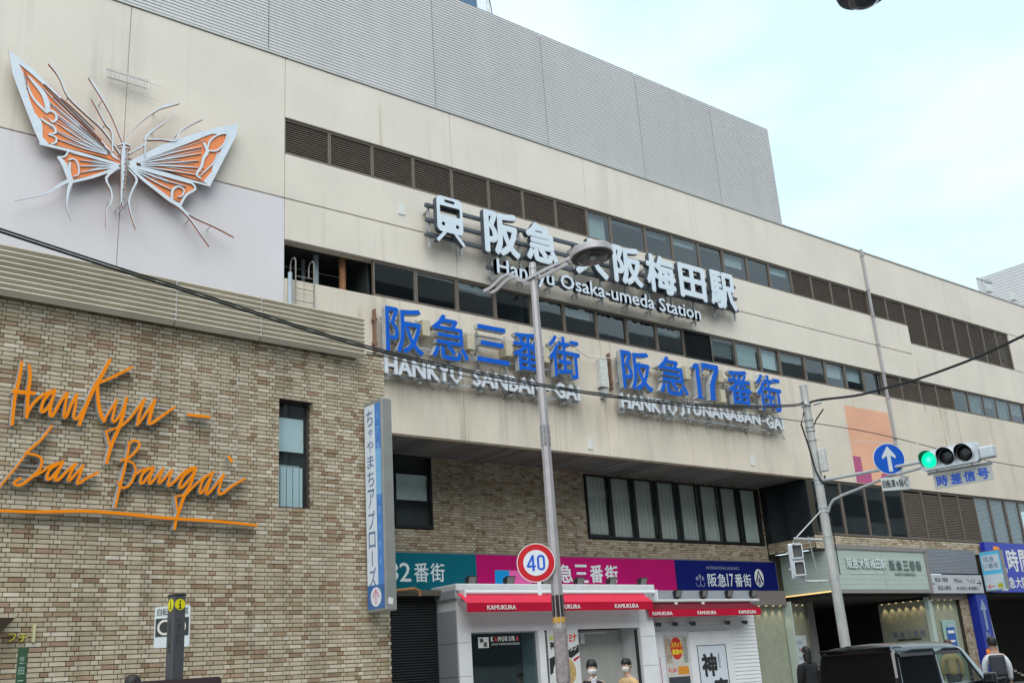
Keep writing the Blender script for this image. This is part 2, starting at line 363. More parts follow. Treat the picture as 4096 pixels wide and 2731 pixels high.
def circle(cx, cz, r, n=24, sx=1.): return [(cx + r * sx * math.cos(2 * math.pi * i / n), cz + r * math.sin(2 * math.pi * i / n)) for i in range(n)]
X1, Z1 = Vector((1, 0, 0)), Vector((0, 0, 1))
PF = lambda a, b, d: (a, d, b)             # facade plane: depth = world y
U2 = Vector((0.998570, 0.053464, 0.000000)); N2 = Vector((-0.053464, 0.998570, 0.000000))
def Bw(s, out, z): return tuple(U2 * s + N2 * (16.2 - out) + Vector((0, 0, z)))

# ---------------------------------------------------------------- measured outlines, metres
BUTTERFLY = {"plates":[[[3.871,14.231],[4.747,13.642],[5.438,13.104],[6.057,12.527],[6.172,12.391],[6.169,12.323],[5.772,12.373],[5.1,12.367],[4.615,12.383],[4.475,12.627],[4.295,13.029],[3.988,13.753]],[[5.115,12.352],[6.169,12.323],[6.151,12.211],[5.92,12.081],[5.627,11.893],[5.297,11.718],[5.201,11.731],[5.156,11.913],[5.004,12.137],[5.057,12.172],[5.141,12.3]],[[6.384,12.457],[7.014,12.956],[7.672,13.413],[8.295,13.8],[8.738,14.035],[8.675,13.711],[8.416,13.052],[8.126,12.36],[7.609,12.378],[6.974,12.425],[6.4,12.387]],[[6.38,12.354],[6.978,12.34],[7.611,12.337],[7.794,12.176],[7.497,11.75],[7.266,11.794],[6.758,12.07],[6.569,12.203]],[[6.187,12.598],[6.233,12.696],[6.306,12.632],[6.328,12.367],[6.31,12.026],[6.311,11.544],[6.223,11.523],[6.192,11.995],[6.163,12.321]]],"bands":[[[3.836,14.23],[4.315,13.941],[4.726,13.627],[5.414,13.09],[6.152,12.366],[6.008,12.409],[5.865,12.587],[5.423,12.942],[4.913,13.352],[4.499,13.685],[4.253,13.852],[4.054,13.966],[4.148,13.799],[4.223,13.525],[4.314,13.225],[4.428,12.965],[4.561,12.827],[4.598,12.691],[4.615,12.468],[4.745,12.36],[4.585,12.307],[4.444,12.579],[4.265,12.979],[3.953,13.698]],[[6.35,12.411],[6.984,12.962],[7.639,13.419],[8.261,13.798],[8.765,14.041],[8.692,13.678],[8.416,12.998],[8.133,12.306],[7.967,12.361],[8.157,12.658],[8.183,12.915],[8.343,13.211],[8.485,13.69],[8.131,13.591],[7.55,13.179],[7.023,12.782],[6.632,12.517],[6.5,12.412],[6.504,12.345],[6.354,12.321]]],"ribbons":[[[[4.585,12.314],[5.08,12.317],[5.606,12.303],[6.145,12.28]],[0.069,0.069,0.063,0.044]],[[[4.195,13.722],[4.25,13.534],[4.362,13.306],[4.51,13.156],[4.656,13.037]],[0.044,0.057,0.063,0.082,0.063]],[[[4.247,13.75],[4.365,13.639],[4.542,13.465],[4.64,13.264],[4.667,13.074]],[0.044,0.094,0.138,0.157,0.107]],[[[4.678,13.11],[4.805,13.084],[4.85,12.966],[4.779,12.861],[4.706,12.921]],[0.082,0.075,0.069,0.057,0.025]],[[[4.558,12.875],[4.672,12.812],[4.814,12.757],[4.85,12.636],[4.743,12.588]],[0.057,0.069,0.069,0.063,0.031]],[[[4.717,12.564],[4.862,12.541],[4.87,12.429],[4.786,12.363]],[0.038,0.057,0.057,0.038]],[[[5.896,12.562],[5.427,12.876],[4.89,13.278],[4.534,13.579]],[0.031,0.038,0.038,0.013]],[[[5.877,12.533],[5.311,12.908],[4.635,13.329]],[0.031,0.038,0.013]],[[[5.861,12.508],[5.317,12.809],[4.69,13.147]],[0.028,0.035,0.016]],[[[5.885,12.492],[5.409,12.704],[4.852,13.016]],[0.031,0.038,0.013]],[[[5.872,12.471],[5.444,12.598],[4.891,12.846]],[0.028,0.038,0.013]],[[[5.873,12.455],[5.449,12.516],[4.876,12.66]],[0.028,0.041,0.013]],[[[5.889,12.436],[5.396,12.451],[4.873,12.512]],[0.028,0.038,0.013]],[[[4.942,12.109],[5.061,11.981],[5.16,11.749],[5.201,11.632]],[0.063,0.126,0.113,0.094]],[[[4.941,12.115],[5.063,12.159],[5.123,12.304]],[0.038,0.057,0.044]],[[[6.137,12.201],[5.827,11.984],[5.605,11.836],[5.264,11.648]],[0.094,0.082,0.082,0.075]],[[[5.137,12.099],[5.245,12.152],[5.338,12.024],[5.345,11.831],[5.257,11.759]],[0.038,0.05,0.05,0.044,0.019]],[[[5.169,12.043],[5.175,11.818],[5.25,11.645]],[0.063,0.082,0.075]],[[[6.123,12.247],[5.637,12.272],[5.182,12.268]],[0.038,0.031,0.013]],[[[6.112,12.227],[5.728,12.198],[5.358,12.154]],[0.038,0.031,0.013]],[[[6.107,12.213],[5.732,12.126],[5.367,12.022]],[0.038,0.031,0.013]],[[[6.107,12.199],[5.736,12.052],[5.389,11.882]],[0.038,0.031,0.013]],[[[5.193,11.662],[5.011,11.502],[4.808,11.282],[4.525,11.125],[4.223,10.966]],[0.107,0.088,0.05,0.038,0.013]],[[[5.235,11.673],[5.184,11.467],[5.168,11.208],[5.178,11.053],[5.278,10.794]],[0.107,0.088,0.044,0.028,0.013]],[[[6.37,12.308],[6.949,12.331],[7.58,12.311],[8.117,12.295]],[0.063,0.069,0.069,0.063]],[[[8.041,13.215],[8.102,13.423],[8.299,13.627],[8.479,13.68],[8.413,13.413],[8.243,13.201],[8.06,13.148]],[0.057,0.063,0.05,0.044,0.05,0.057,0.05]],[[[7.956,13.297],[8.037,13.124],[7.951,12.921],[7.908,12.697],[7.806,12.493],[7.9,12.42]],[0.094,0.107,0.094,0.082,0.075,0.063]],[[[8.277,13.156],[8.184,12.879],[8.024,12.658],[7.898,12.483]],[0.031,0.038,0.038,0.019]],[[[6.515,12.433],[7.237,12.948],[7.87,13.398]],[0.038,0.031,0.013]],[[[6.53,12.42],[7.241,12.861],[7.909,13.194]],[0.031,0.044,0.013]],[[[6.576,12.423],[7.245,12.74],[7.898,13.03]],[0.031,0.05,0.013]],[[[6.592,12.404],[7.25,12.627],[7.854,12.841]],[0.031,0.038,0.013]],[[[6.593,12.377],[7.253,12.545],[7.827,12.657]],[0.031,0.041,0.013]],[[[6.61,12.354],[7.257,12.432],[7.8,12.474]],[0.031,0.038,0.013]],[[[6.341,12.294],[6.653,12.065],[6.967,11.887],[7.285,11.711],[7.482,11.668]],[0.063,0.107,0.119,0.132,0.094]],[[[7.678,12.274],[7.795,12.142],[7.593,11.935],[7.475,11.677]],[0.069,0.069,0.069,0.069]],[[[7.285,11.721],[7.291,11.971],[7.412,12.094],[7.541,12.042],[7.499,11.894],[7.406,11.836]],[0.082,0.075,0.057,0.05,0.044,0.019]],[[[6.385,12.303],[6.951,12.28],[7.662,12.253]],[0.044,0.057,0.057]],[[[6.416,12.277],[6.955,12.179],[7.586,12.14]],[0.031,0.031,0.013]],[[[6.464,12.24],[6.898,12.079],[7.307,11.964]],[0.031,0.031,0.013]],[[[7.253,11.73],[7.477,11.616],[7.707,11.4],[7.94,11.115],[8.147,10.857]],[0.126,0.094,0.044,0.031,0.013]],[[[7.574,11.555],[7.833,11.447],[8.192,11.361],[8.457,11.284],[8.709,11.193]],[0.038,0.028,0.022,0.019,0.009]],[[[6.219,12.791],[6.213,12.568],[6.227,12.303],[6.232,11.97],[6.222,11.702],[6.229,11.457]],[0.038,0.107,0.126,0.075,0.057,0.038]],[[[6.086,12.708],[6.167,12.765],[6.255,12.791],[6.353,12.772]],[0.031,0.044,0.044,0.031]],[[[6.112,12.668],[6.356,12.711]],[0.016,0.016]],[[[6.202,12.769],[5.958,13.31],[5.729,13.685],[5.536,13.966],[5.415,14.116]],[0.022,0.025,0.044,0.069,0.025]],[[[6.24,12.797],[6.359,13.123],[6.588,13.471],[6.885,13.811],[7.07,13.959],[7.37,14.127]],[0.022,0.025,0.028,0.038,0.082,0.016]],[[[6.144,12.522],[5.77,12.98],[5.405,13.239],[5.042,13.529],[4.879,13.848],[4.754,14.026],[4.603,14.167]],[0.025,0.038,0.031,0.044,0.05,0.031,0.013]],[[[5.986,12.537],[5.973,12.871],[5.929,13.028],[5.82,13.131],[5.658,13.387],[5.503,13.628]],[0.038,0.038,0.044,0.038,0.028,0.013]],[[[6.326,12.574],[6.64,12.889],[6.662,13.075],[6.874,13.348],[7.055,13.545],[7.15,13.723]],[0.031,0.044,0.063,0.038,0.031,0.025]],[[[6.701,13.025],[7.009,13.115],[7.299,13.173],[7.396,13.417],[7.663,13.695],[7.915,13.9]],[0.038,0.031,0.05,0.038,0.028,0.013]],[[[6.652,12.9],[6.66,12.593]],[0.038,0.025]],[[[6.114,12.188],[5.896,11.897],[6.005,11.647],[6.032,11.425],[5.945,11.176],[5.951,10.808]],[0.075,0.069,0.044,0.044,0.025,0.009]],[[[6.345,12.201],[6.519,12.029],[6.442,11.759],[6.382,11.479],[6.456,11.169],[6.553,10.899]],[0.044,0.069,0.044,0.05,0.025,0.009]],[[[6.228,11.474],[6.278,11.306]],[0.031,0.009]],[[[6.228,11.474],[6.19,11.317]],[0.025,0.009]]],"spikes":[[5.792,14.512],[6.706,14.502],[5.832,14.331],[6.683,14.332],[6.737,14.52],[7.043,14.506],[6.161,14.169],[6.977,14.157],[6.187,15.451],[7.052,13.893]]}
SCRIPT = [[[[4.595,6.569],[4.577,6.284],[4.542,6.041],[4.534,5.588]],0.042],[[[4.701,6.534],[4.729,6.366],[4.721,6.124],[4.724,5.925],[4.731,5.718]],0.046],[[[4.502,6.095],[4.656,6.099],[4.815,6.107]],0.053],[[[4.731,5.758],[4.789,5.913],[4.907,6.068],[5.032,6.156],[5.114,6.201]],0.038],[[[5.096,6.184],[4.965,6.036],[4.927,5.851],[4.976,5.847],[5.063,5.988],[5.109,6.186]],0.038],[[[5.106,6.176],[5.064,5.968],[5.061,5.807],[5.104,5.802],[5.202,6.026],[5.288,6.179]],0.04],[[[5.294,6.176],[5.274,5.953],[5.27,5.791],[5.312,5.826],[5.367,6.006],[5.437,6.179]],0.038],[[[5.437,6.179],[5.427,5.972],[5.414,5.812],[5.468,5.784],[5.547,5.926],[5.633,6.122],[5.708,6.35]],0.038],[[[5.918,6.811],[5.807,6.543],[5.7,6.318],[5.599,6.035],[5.507,5.693]],0.051],[[[6.282,6.742],[6.011,6.551],[5.766,6.4]],0.038],[[[5.74,6.386],[5.773,6.098],[5.825,5.897],[5.888,5.791]],0.051],[[[5.886,5.811],[5.98,5.999],[6.065,6.167]],0.03],[[[6.065,6.167],[6.027,5.963],[6.015,5.816],[6.062,5.817],[6.146,5.956],[6.219,6.218]],0.034],[[[6.215,6.218],[6.178,5.939],[6.119,5.703],[6.048,5.509],[5.99,5.299],[5.96,5.125]],0.046],[[[5.911,5.629],[5.999,5.665],[6.108,5.716]],0.027],[[[5.921,5.63],[5.964,5.501],[6.005,5.378]],0.03],[[[6.118,5.707],[6.274,5.866],[6.41,6.072],[6.511,6.235]],0.034],[[[6.511,6.235],[6.44,5.97],[6.415,5.787]],0.042],[[[6.419,5.794],[6.54,5.982],[6.682,6.246]],0.034],[[[6.682,6.246],[6.621,5.991],[6.6,5.829]],0.049],[[[6.601,5.823],[6.673,5.859],[6.797,5.969],[7.02,6.158]],0.038],[[[7.25,6.055],[7.446,6.06],[7.644,6.063]],0.042],[[[5.098,5.631],[4.973,5.42],[4.822,5.249],[4.747,5.165]],0.03],[[[4.746,5.174],[4.92,5.152],[4.989,5.09],[4.971,4.953],[4.872,4.83],[4.738,4.706],[4.659,4.691],[4.63,4.726],[4.713,4.799]],0.034],[[[4.748,5.146],[4.63,4.944],[4.535,4.804],[4.446,4.662]],0.023],[[[4.907,4.842],[5.011,4.918],[5.132,5.024],[5.304,5.098]],0.03],[[[5.286,5.087],[5.121,4.965],[5.081,4.827],[5.132,4.821],[5.23,4.955],[5.299,5.088]],0.036],[[[5.296,5.078],[5.229,4.916],[5.202,4.813],[5.261,4.825],[5.379,4.967],[5.489,5.084]],0.036],[[[5.489,5.084],[5.423,4.931],[5.393,4.811],[5.447,4.855],[5.606,5.064]],0.034],[[[5.602,5.064],[5.558,4.902],[5.534,4.773],[5.672,4.872],[5.844,4.975]],0.034],[[[6.293,5.493],[6.282,5.327],[6.259,5.181],[6.228,4.995],[6.188,4.79],[6.127,4.447]],0.034],[[[6.274,5.466],[6.374,5.526],[6.459,5.489],[6.423,5.381],[6.306,5.247],[6.177,5.184]],0.034],[[[6.258,5.191],[6.372,5.16],[6.419,5.051],[6.385,4.906],[6.309,4.789],[6.21,4.762],[6.145,4.847]],0.03],[[[6.382,4.956],[6.521,5.06],[6.716,5.133]],0.03],[[[6.706,5.126],[6.544,5.02],[6.506,4.864],[6.567,4.879],[6.711,5.116]],0.034],[[[6.707,5.106],[6.661,4.968],[6.645,4.854],[6.726,4.921],[6.865,5.129]],0.034],[[[6.865,5.125],[6.822,4.98],[6.802,4.875],[6.867,4.926],[7.018,5.11]],0.034],[[[7.016,5.104],[6.973,4.95],[6.962,4.841],[7.087,4.942],[7.202,5.073],[7.352,5.169],[7.43,5.176]],0.034],[[[7.419,5.171],[7.225,5.032],[7.149,4.848],[7.206,4.842],[7.336,4.999],[7.423,5.171]],0.036],[[[7.423,5.171],[7.339,4.893],[7.237,4.698],[7.179,4.508],[7.118,4.32],[7.096,4.156]],0.042],[[[7.086,4.684],[7.172,4.694],[7.268,4.731]],0.025],[[[7.091,4.684],[7.113,4.545],[7.139,4.419]],0.029],[[[7.258,4.71],[7.364,4.832],[7.557,5.015],[7.739,5.137]],0.03],[[[7.735,5.132],[7.563,4.995],[7.498,4.782],[7.568,4.804],[7.717,5.114]],0.034],[[[7.713,5.109],[7.646,4.894],[7.615,4.754],[7.709,4.824],[7.918,5.108]],0.036],[[[7.918,5.108],[7.859,4.931],[7.835,4.779],[7.908,4.784],[8.085,4.926],[8.305,5.062]],0.036],[[[7.999,5.409],[8.057,5.333]],0.049],[[[4.473,4.301],[5.001,4.315],[5.627,4.361],[6.132,4.359],[6.535,4.341],[6.952,4.322],[7.825,4.313],[8.538,4.279]],0.04]]
SRAILS = [[[4.842,6.123],[6.973,6.147]],[[4.592,5.915],[6.658,5.926]],[[4.718,5.007],[5.572,5.016]],[[4.64,4.867],[5.717,4.868]],[[6.285,5.017],[8.283,5.029]],[[6.172,4.862],[8.005,4.872]]]
STATION = {'阪':[15.553,16.742,12.229,13.519],'急':[16.965,18.119,12.308,13.489],'大':[18.73,20.007,12.254,13.46],'阪2':[20.236,21.419,12.288,13.526],'梅':[21.605,22.869,12.271,13.517],'田':[23.034,24.249,12.349,13.491],'駅':[24.446,25.692,12.277,13.547]}
BLUE1 = {'阪':[12.484,13.555,9.079,10.259],'急':[13.802,14.898,9.102,10.272],'三':[15.162,16.19,9.207,10.209],'番':[16.34,17.406,9.143,10.238],'街':[17.575,18.683,9.135,10.302]}
BLUE2 = {'阪':[20.26,21.46,9.114,10.304],'急':[21.749,22.963,9.154,10.325],'1':[23.22,23.716,9.181,10.287],'7':[23.679,24.46,9.197,10.348],'番':[24.832,25.946,9.191,10.341],'街':[26.225,27.469,9.16,10.352]}
WIRE1 = [[1.492,10.413,6.165],[2.101,10.509,6.095],[3.993,10.79,5.945],[7.281,11.263,5.735],[11.415,11.765,5.808],[14.917,12.129,6.093],[17.262,12.335,6.416]]
WIRE2 = [[8.652,14.424,6.92],[11.156,14.63,6.815],[14.121,14.547,6.882],[15.336,14.475,6.821],[20.051,13.877,6.713],[22.428,13.481,6.538],[25.284,12.974,6.14],[27.172,12.568,5.943]]
WIRE3 = [[17.752,11.902,6.492],[17.835,11.175,6.405],[17.871,10.59,6.398],[17.891,9.857,6.404],[17.853,8.676,6.482],[17.758,7.73,6.599],[17.552,6.52,6.741]]
# ================================================================ setting
def sheet(name, x0, x1, y0, y1, z, m, th=.05):
    return tag(build(MB().box(x0, x1, y0, y1, z - th, z), name, m), kind='structure')
M_asphalt = mat('asphalt', (.05, .05, .052), .9, var=.2, scale=6, bump=.3, bscale=90)
M_pave = mat('paving', (.30, .29, .27), .85, var=.12, scale=2, bump=.2)
M_ground = mat('ground', (.12, .12, .115), .95, var=.2, scale=.3)
sheet('ground', -400, 600, -400, 700, -.04, M_ground)
sheet('road', -60, 140, -2.5, 12.0, 0, M_asphalt, .03)
sheet('pavement', -60, 140, 12.18, 26, .14, M_pave, .16)
sheet('near_pavement', -60, 140, -9, -2.5, .12, M_pave, .14)
k = tag(build(MB().box(-60, 140, 12.0, 12.18, -.04, .15), 'kerb', M_concrete), kind='structure')
M_paint = mat('road_paint', (.7, .7, .68), .7, var=.15, scale=8)
mk = MB()
for i in range(26): mk.box(-20 + i * 4, -17.5 + i * 4, 4.6, 4.75, .002, .006)
mk.box(-60, 140, 11.4, 11.55, .002, .006)
tag(build(mk, 'road_markings', M_paint), kind='structure')

# ================================================================ station building
FY = 20.3
B = thing('station_building', 'large cream concrete station building with bands of bronze windows and louvres', 'building', (10, FY, 0))
# wall panels between joints
J = [-8, -3.8, 1.2, 6.3, 10.06, 14.97, 19.88, 24.8, 29.63, 34.3, 39.3, 44.2, 49.1, 54, 59]
G = .011
def wpanel(x0, x1, z0, z1, m=M_cream, y0=FY, th=.3):
    o = build(MB().box(x0 + .005, x1 - .005, y0, y0 + th, z0 + G, z1 - G), 'wall_panel', m, B); bev(o, .012, 1); return o
for i in range(len(J) - 1):
    a, b = J[i], J[i + 1]
    if b <= 10.07:
        wpanel(a, b, 12.6, 16.4); wpanel(a, b, 7.2, 12.6, M_mauve)
        continue
    wpanel(a, b, 14.74, 16.4)
    if a < 34 or a > 45: wpanel(a, b, 12.6, 13.78)
    elif a < 35: wpanel(34.3, 36.78, 12.6, 13.78); wpanel(36.78, 39.3, 11.54, 13.05)
    elif a < 40: wpanel(39.3, 44.2, 11.54, 13.05)
    else: wpanel(45.1, 49.1, 13.05, 14.74); wpanel(44.2, 49.1, 11.54, 13.05)
    if a < 34.2 or a > 49: wpanel(a, b, 11.54, 12.6)
    elif a < 35: wpanel(34.3, 36.78, 11.54, 12.6)
    wpanel(max(a, 10.06), b, 7.2, 10.6, M_cream2)
    if a > 49: wpanel(a, b, 13.78, 14.74)
build(MB().box(-8, 59, FY + .3, FY + .42, 7.3, 9.9).box(-8, 10.0, FY + .3, FY + .42, 9.9, 16.3).box(10, 59, FY + .31, FY + .42, 14.9, 16.3).box(10, 36.7, FY + .31, FY + .42, 11.75, 13.6).box(36.7, 59, FY + .31, FY + .42, 11.75, 12.9), 'joint_backing', M_joint, B)
build(MB().box(-8, 59, FY - .03, FY + .34, 16.4, 16.45), 'parapet_cap', mat('cap_metal', (.5, .49, .47), .5, .2), B)
build(MB().box(-8, 59, FY + .45, FY + 14, 15.6, 15.8), 'roof', M_concrete, B)
build(MB().box(-8, 12.8, FY + .43, 22.1, .1, 7.2), 'lower_wall', M_cream2, B)
# window strips ------------------------------------------------------------
def frame_bars(x0, x1, z0, z1, y0=FY + .06, y1=FY + .14, w=.045, sash=True):
    m = MB()
    m.box(x0, x0 + w, y0, y1, z0, z1).box(x1 - w, x1, y0, y1, z0, z1).box(x0 + w, x1 - w, y0, y1, z1 - w, z1).box(x0 + w, x1 - w, y0, y1, z0, z0 + w * 1.4)
    return m
def window(x0, x1, z0, z1, cover=None, fm=None, y=FY, gm=None, parent=None):
    w = build(frame_bars(x0 + .004, x1 - .004, z0, z1, y + .06, y + .14), 'window', fm or M_bronze, parent or B)
    t_ = [random.uniform(-.014, .014) for q in range(3)]
    mesh_obj('pane', [(x0 + .04, y + .10, z0 + .055), (x1 - .04, y + .10 + t_[0], z0 + .055), (x1 - .04, y + .10 + t_[0] + t_[1], z1 - .04), (x0 + .04, y + .10 + t_[1], z1 - .04)], [(0, 1, 2, 3)], gm or M_glass, w)
    if cover:
        kind, frac = cover; zt = z1 - .015; zb = zt - (z1 - z0 - .1) * frac; m = MB()
        if kind == 'blind':
            m.box(x0 + .06, x1 - .06, y + .22, y + .235, zb, zt); build(m, 'blind', M_blind, w)
        elif kind == 'slats':
            nn = int((zt - zb) / .05)
            for i in range(nn): m.box(x0 + .06, x1 - .06, y + .20, y + .232, zb + i * .05, zb + i * .05 + .012)
            build(m, 'venetian_blind', M_blind, w, kind='stuff')
        elif kind == 'curtain':
            nn = 26; pts = []
            for i in range(nn + 1):
                t = i / nn; xx = x0 + .06 + (x1 - x0 - .12) * t; pts.append((xx, y + .24 + .014 * math.sin(t * 34 + x0 * 5) + .006 * math.sin(t * 71)))
            vs = [(a, b, zb) for a, b in pts] + [(a + .01 * math.sin(a * 19), b + .01, zt) for a, b in pts]
            fs = [(i, i + 1, nn + 2 + i, nn + 1 + i) for i in range(nn)]
            mesh_obj('curtain', vs, fs, M_curtain, w, smooth=True)
    return w
def louvre(x0, x1, z0, z1, y=FY, fm=None, sm=None, pitch=.06, parent=None):
    w = build(frame_bars(x0 + .004, x1 - .004, z0, z1, y + .05, y + .15, .04), 'louvre', fm or M_bronze, parent or B)
    m = MB(); nn = int((z1 - z0 - .1) / pitch)
    for i in range(nn):
        z = z0 + .065 + i * pitch
        m.add([(x0 + .045, y + .075, z), (x1 - .045, y + .075, z), (x1 - .045, y + .125, z + .05), (x0 + .045, y + .125, z + .05), (x0 + .045, y + .075, z + .012), (x1 - .045, y + .075, z + .012), (x1 - .045, y + .125, z + .062), (x0 + .045, y + .125, z + .062)],
              [(0, 1, 2, 3), (4, 7, 6, 5), (0, 4, 5, 1), (3, 2, 6, 7), (0, 3, 7, 4), (1, 5, 6, 2)])
    build(m, 'slats', sm or M_slat, w, kind='stuff'); return w
row1 = [10.06, 11.28, 12.5, 13.74, 14.97, 16.21, 17.43, 18.65, 19.88, 20.85, 22.34, 23.55, 24.8, 26.0, 27.24, 28.42, 29.63, 30.8, 31.98, 33.15, 34.3, 35.54, 36.78, 38.07, 39.26, 40.48, 41.65, 42.84, 43.99, 45.09]
for i in range(len(row1) - 1):
    a, b = row1[i], row1[i + 1]
    if 8 <= i < 16: window(a, b, 13.79, 14.73, {8: ('curtain', 1), 9: ('blind', .12), 10: ('curtain', .2), 11: ('blind', .25), 12: ('blind', .1), 13: ('curtain', .5), 15: ('blind', .3)}.get(i))
    elif i < 22: louvre(a, b, 13.79, 14.73)
    else: louvre(a, b, 13.06, 14.73)
row2 = [12.45, 13.7, 14.97, 16.21, 17.45, 18.65, 19.89, 21.1, 22.36, 23.56, 24.82, 26.0, 27.26, 28.27, 29.66, 30.81, 32.02, 33.14, 34.32, 35.57, 36.86, 38.06, 39.29, 40.49, 41.7, 42.75, 43.9, 45.12, 46.3, 47.5]
for i in range(len(row2) - 1):
    a, b = row2[i], row2[i + 1]
    if i == 9: louvre(a, b, 10.61, 11.53, fm=M_darkframe, sm=M_darkframe)
    elif 18 <= i < 22: louvre(a, b, 10.61, 11.53)
    else: window(a, b, 10.61, 11.53, {0: None, 2: ('blind', .15), 4: ('blind', .1), 5: ('curtain', .35), 8: ('curtain', .3), 10: ('slats', .7), 11: ('blind', .9), 12: ('blind', .8), 13: ('slats', .35), 15: ('curtain', .6), 16: ('blind', .6), 23: ('slats', .9), 24: ('slats', .5), 25: ('slats', 1), 26: ('slats', .6)}.get(i))
row3 = [28.95, 30.54, 31.95, 33.1, 34.3, 35.54, 36.81, 38.08, 39.3, 40.47, 41.68, 42.81, 44.0, 45.2, 46.4]
for i in range(len(row3) - 1):
    a, b = row3[i], row3[i + 1]
    if 4 <= i < 8: louvre(a, b, 5.4, 7.18)
    else: window(a, b, 5.4, 7.18, {8: ('slats', 1), 9: ('slats', 1), 10: ('slats', 1), 11: ('slats', .8)}.get(i))
build(MB().box(47.5, 59, FY, FY + .3, 10.6, 11.54).box(46.4, 59, FY, FY + .3, 5.3, 7.19), 'blank_panel', M_cream2, B)
# dark rooms behind the strips
rm = MB()
for z0, z1, x0, x1 in ((13.7, 14.8, 10.1, 45.2), (10.5, 11.65, 12.5, 47.6), (5.35, 7.19, 28.9, 46.5)):
    rm.box(x0, x1, 22.6, 22.7, z0, z1); rm.box(x0, x1, FY + .45, 22.6, z0 - .1, z0); rm.box(x0, x1, FY + .45, 22.6, z1, z1 + .06)
    for q in range(int((x1 - x0) / 4.9) + 1): rm.box(x0 + q * 4.9, x0 + q * 4.9 + .1, FY + .46, 22.6, z0, z1)
rm.box(36.9, 45.2, 21.2, 21.3, 12.9, 13.7)
build(rm, 'interior', M_room, B)
# open plant bay with pipes
build(MB().box(10.06, 12.45, 21.9, 22.0, 10.4, 11.6).box(10.06, 12.45, FY + .31, 21.9, 10.4, 10.5).box(10.06, 12.45, FY + .31, 21.9, 11.62, 11.7).box(9.98, 10.06, FY + .31, 21.9, 10.5, 11.62).box(12.44, 12.47, FY + .31, 21.9, 10.5, 11.62), 'plant_bay', M_room, B)
build(MB().tube([(11.18, 20.9, 10.5), (11.18, 20.9, 11.6)], .07, 12).tube([(11.05, 21.3, 10.5), (11.05, 21.3, 11.6)], .05, 10), 'duct_pipe', mat('blue_pipe', (.28, .33, .37), .5), B)
build(MB().tube([(11.82, 20.75, 10.62), (11.82, 20.75, 11.6)], .085, 12).tube([(11.82, 20.75, 10.6), (11.82, 20.75, 10.72)], .12, 12), 'rusty_pipe', mat('rust', (.30, .13, .06), .85, var=.5, scale=14), B)
build(MB().tube([(10.17, 20.24, 9.1), (10.17, 20.24, 10.72)], .048, 12), 'vent_pipe', mat('blue_pipe2', (.38, .46, .52), .5), B)
# drain pipe
dp = MB().box(34.26, 34.36, 20.21, 20.28, 7.3, 16.48)
for z in (16.2, 14.78, 13.74, 12.6, 11.5, 10.5, 9.0, 7.6): dp.box(34.24, 34.38, 20.19, 20.3, z, z + .05)
build(dp, 'drain_pipe', mat('drain_grey', (.40, .38, .38), .5, .1), B)
# painted area
pp = build(MB().prism([(31.5, 9.97), (34.2, 9.97), (34.2, 7.22), (31.5, 7.22)], PF, FY - .006, FY), 'painted_area', stained('peach_paint', (.74, .40, .27), (.5, .3, .22), (.45, .28, .2), .25), B)
build(MB().prism([(31.5, 8.16), (31.97, 8.16), (31.97, 7.67), (32.45, 7.67), (32.45, 7.24), (31.5, 7.24)], PF, FY - .010, FY - .006), 'magenta_mark', mat('magenta_paint', (.42, .09, .2), .8), pp)
build(MB().prism([(33.2, 7.7), (33.7, 7.7), (33.7, 7.24), (33.0, 7.24), (33.0, 7.5)], PF, FY - .010, FY - .006), 'magenta_mark', MATS['magenta_paint'], pp)
# two small white plates and a junction box on the wall
for x, z in ((19.05, 7.35), (25.9, 7.42), (13.2, 12.95)):
    build(MB().box(x, x + .2, FY - .02, FY, z, z + .3), 'wall_plate', mat('plate_white', (.66, .66, .63), .6), B)
# soffit boards
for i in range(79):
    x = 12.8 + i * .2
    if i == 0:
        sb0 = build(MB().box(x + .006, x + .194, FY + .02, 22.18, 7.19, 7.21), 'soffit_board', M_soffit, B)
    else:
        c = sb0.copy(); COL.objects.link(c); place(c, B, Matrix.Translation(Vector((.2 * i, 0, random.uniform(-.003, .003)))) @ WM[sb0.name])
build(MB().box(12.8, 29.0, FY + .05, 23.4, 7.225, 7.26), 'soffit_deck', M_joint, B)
build(MB().box(12.8, 28.66, FY - .01, FY + .06, 7.165, 7.198), 'drip_edge', mat('drip_rust', (.20, .15, .10), .7, .2, .4, 9), B)
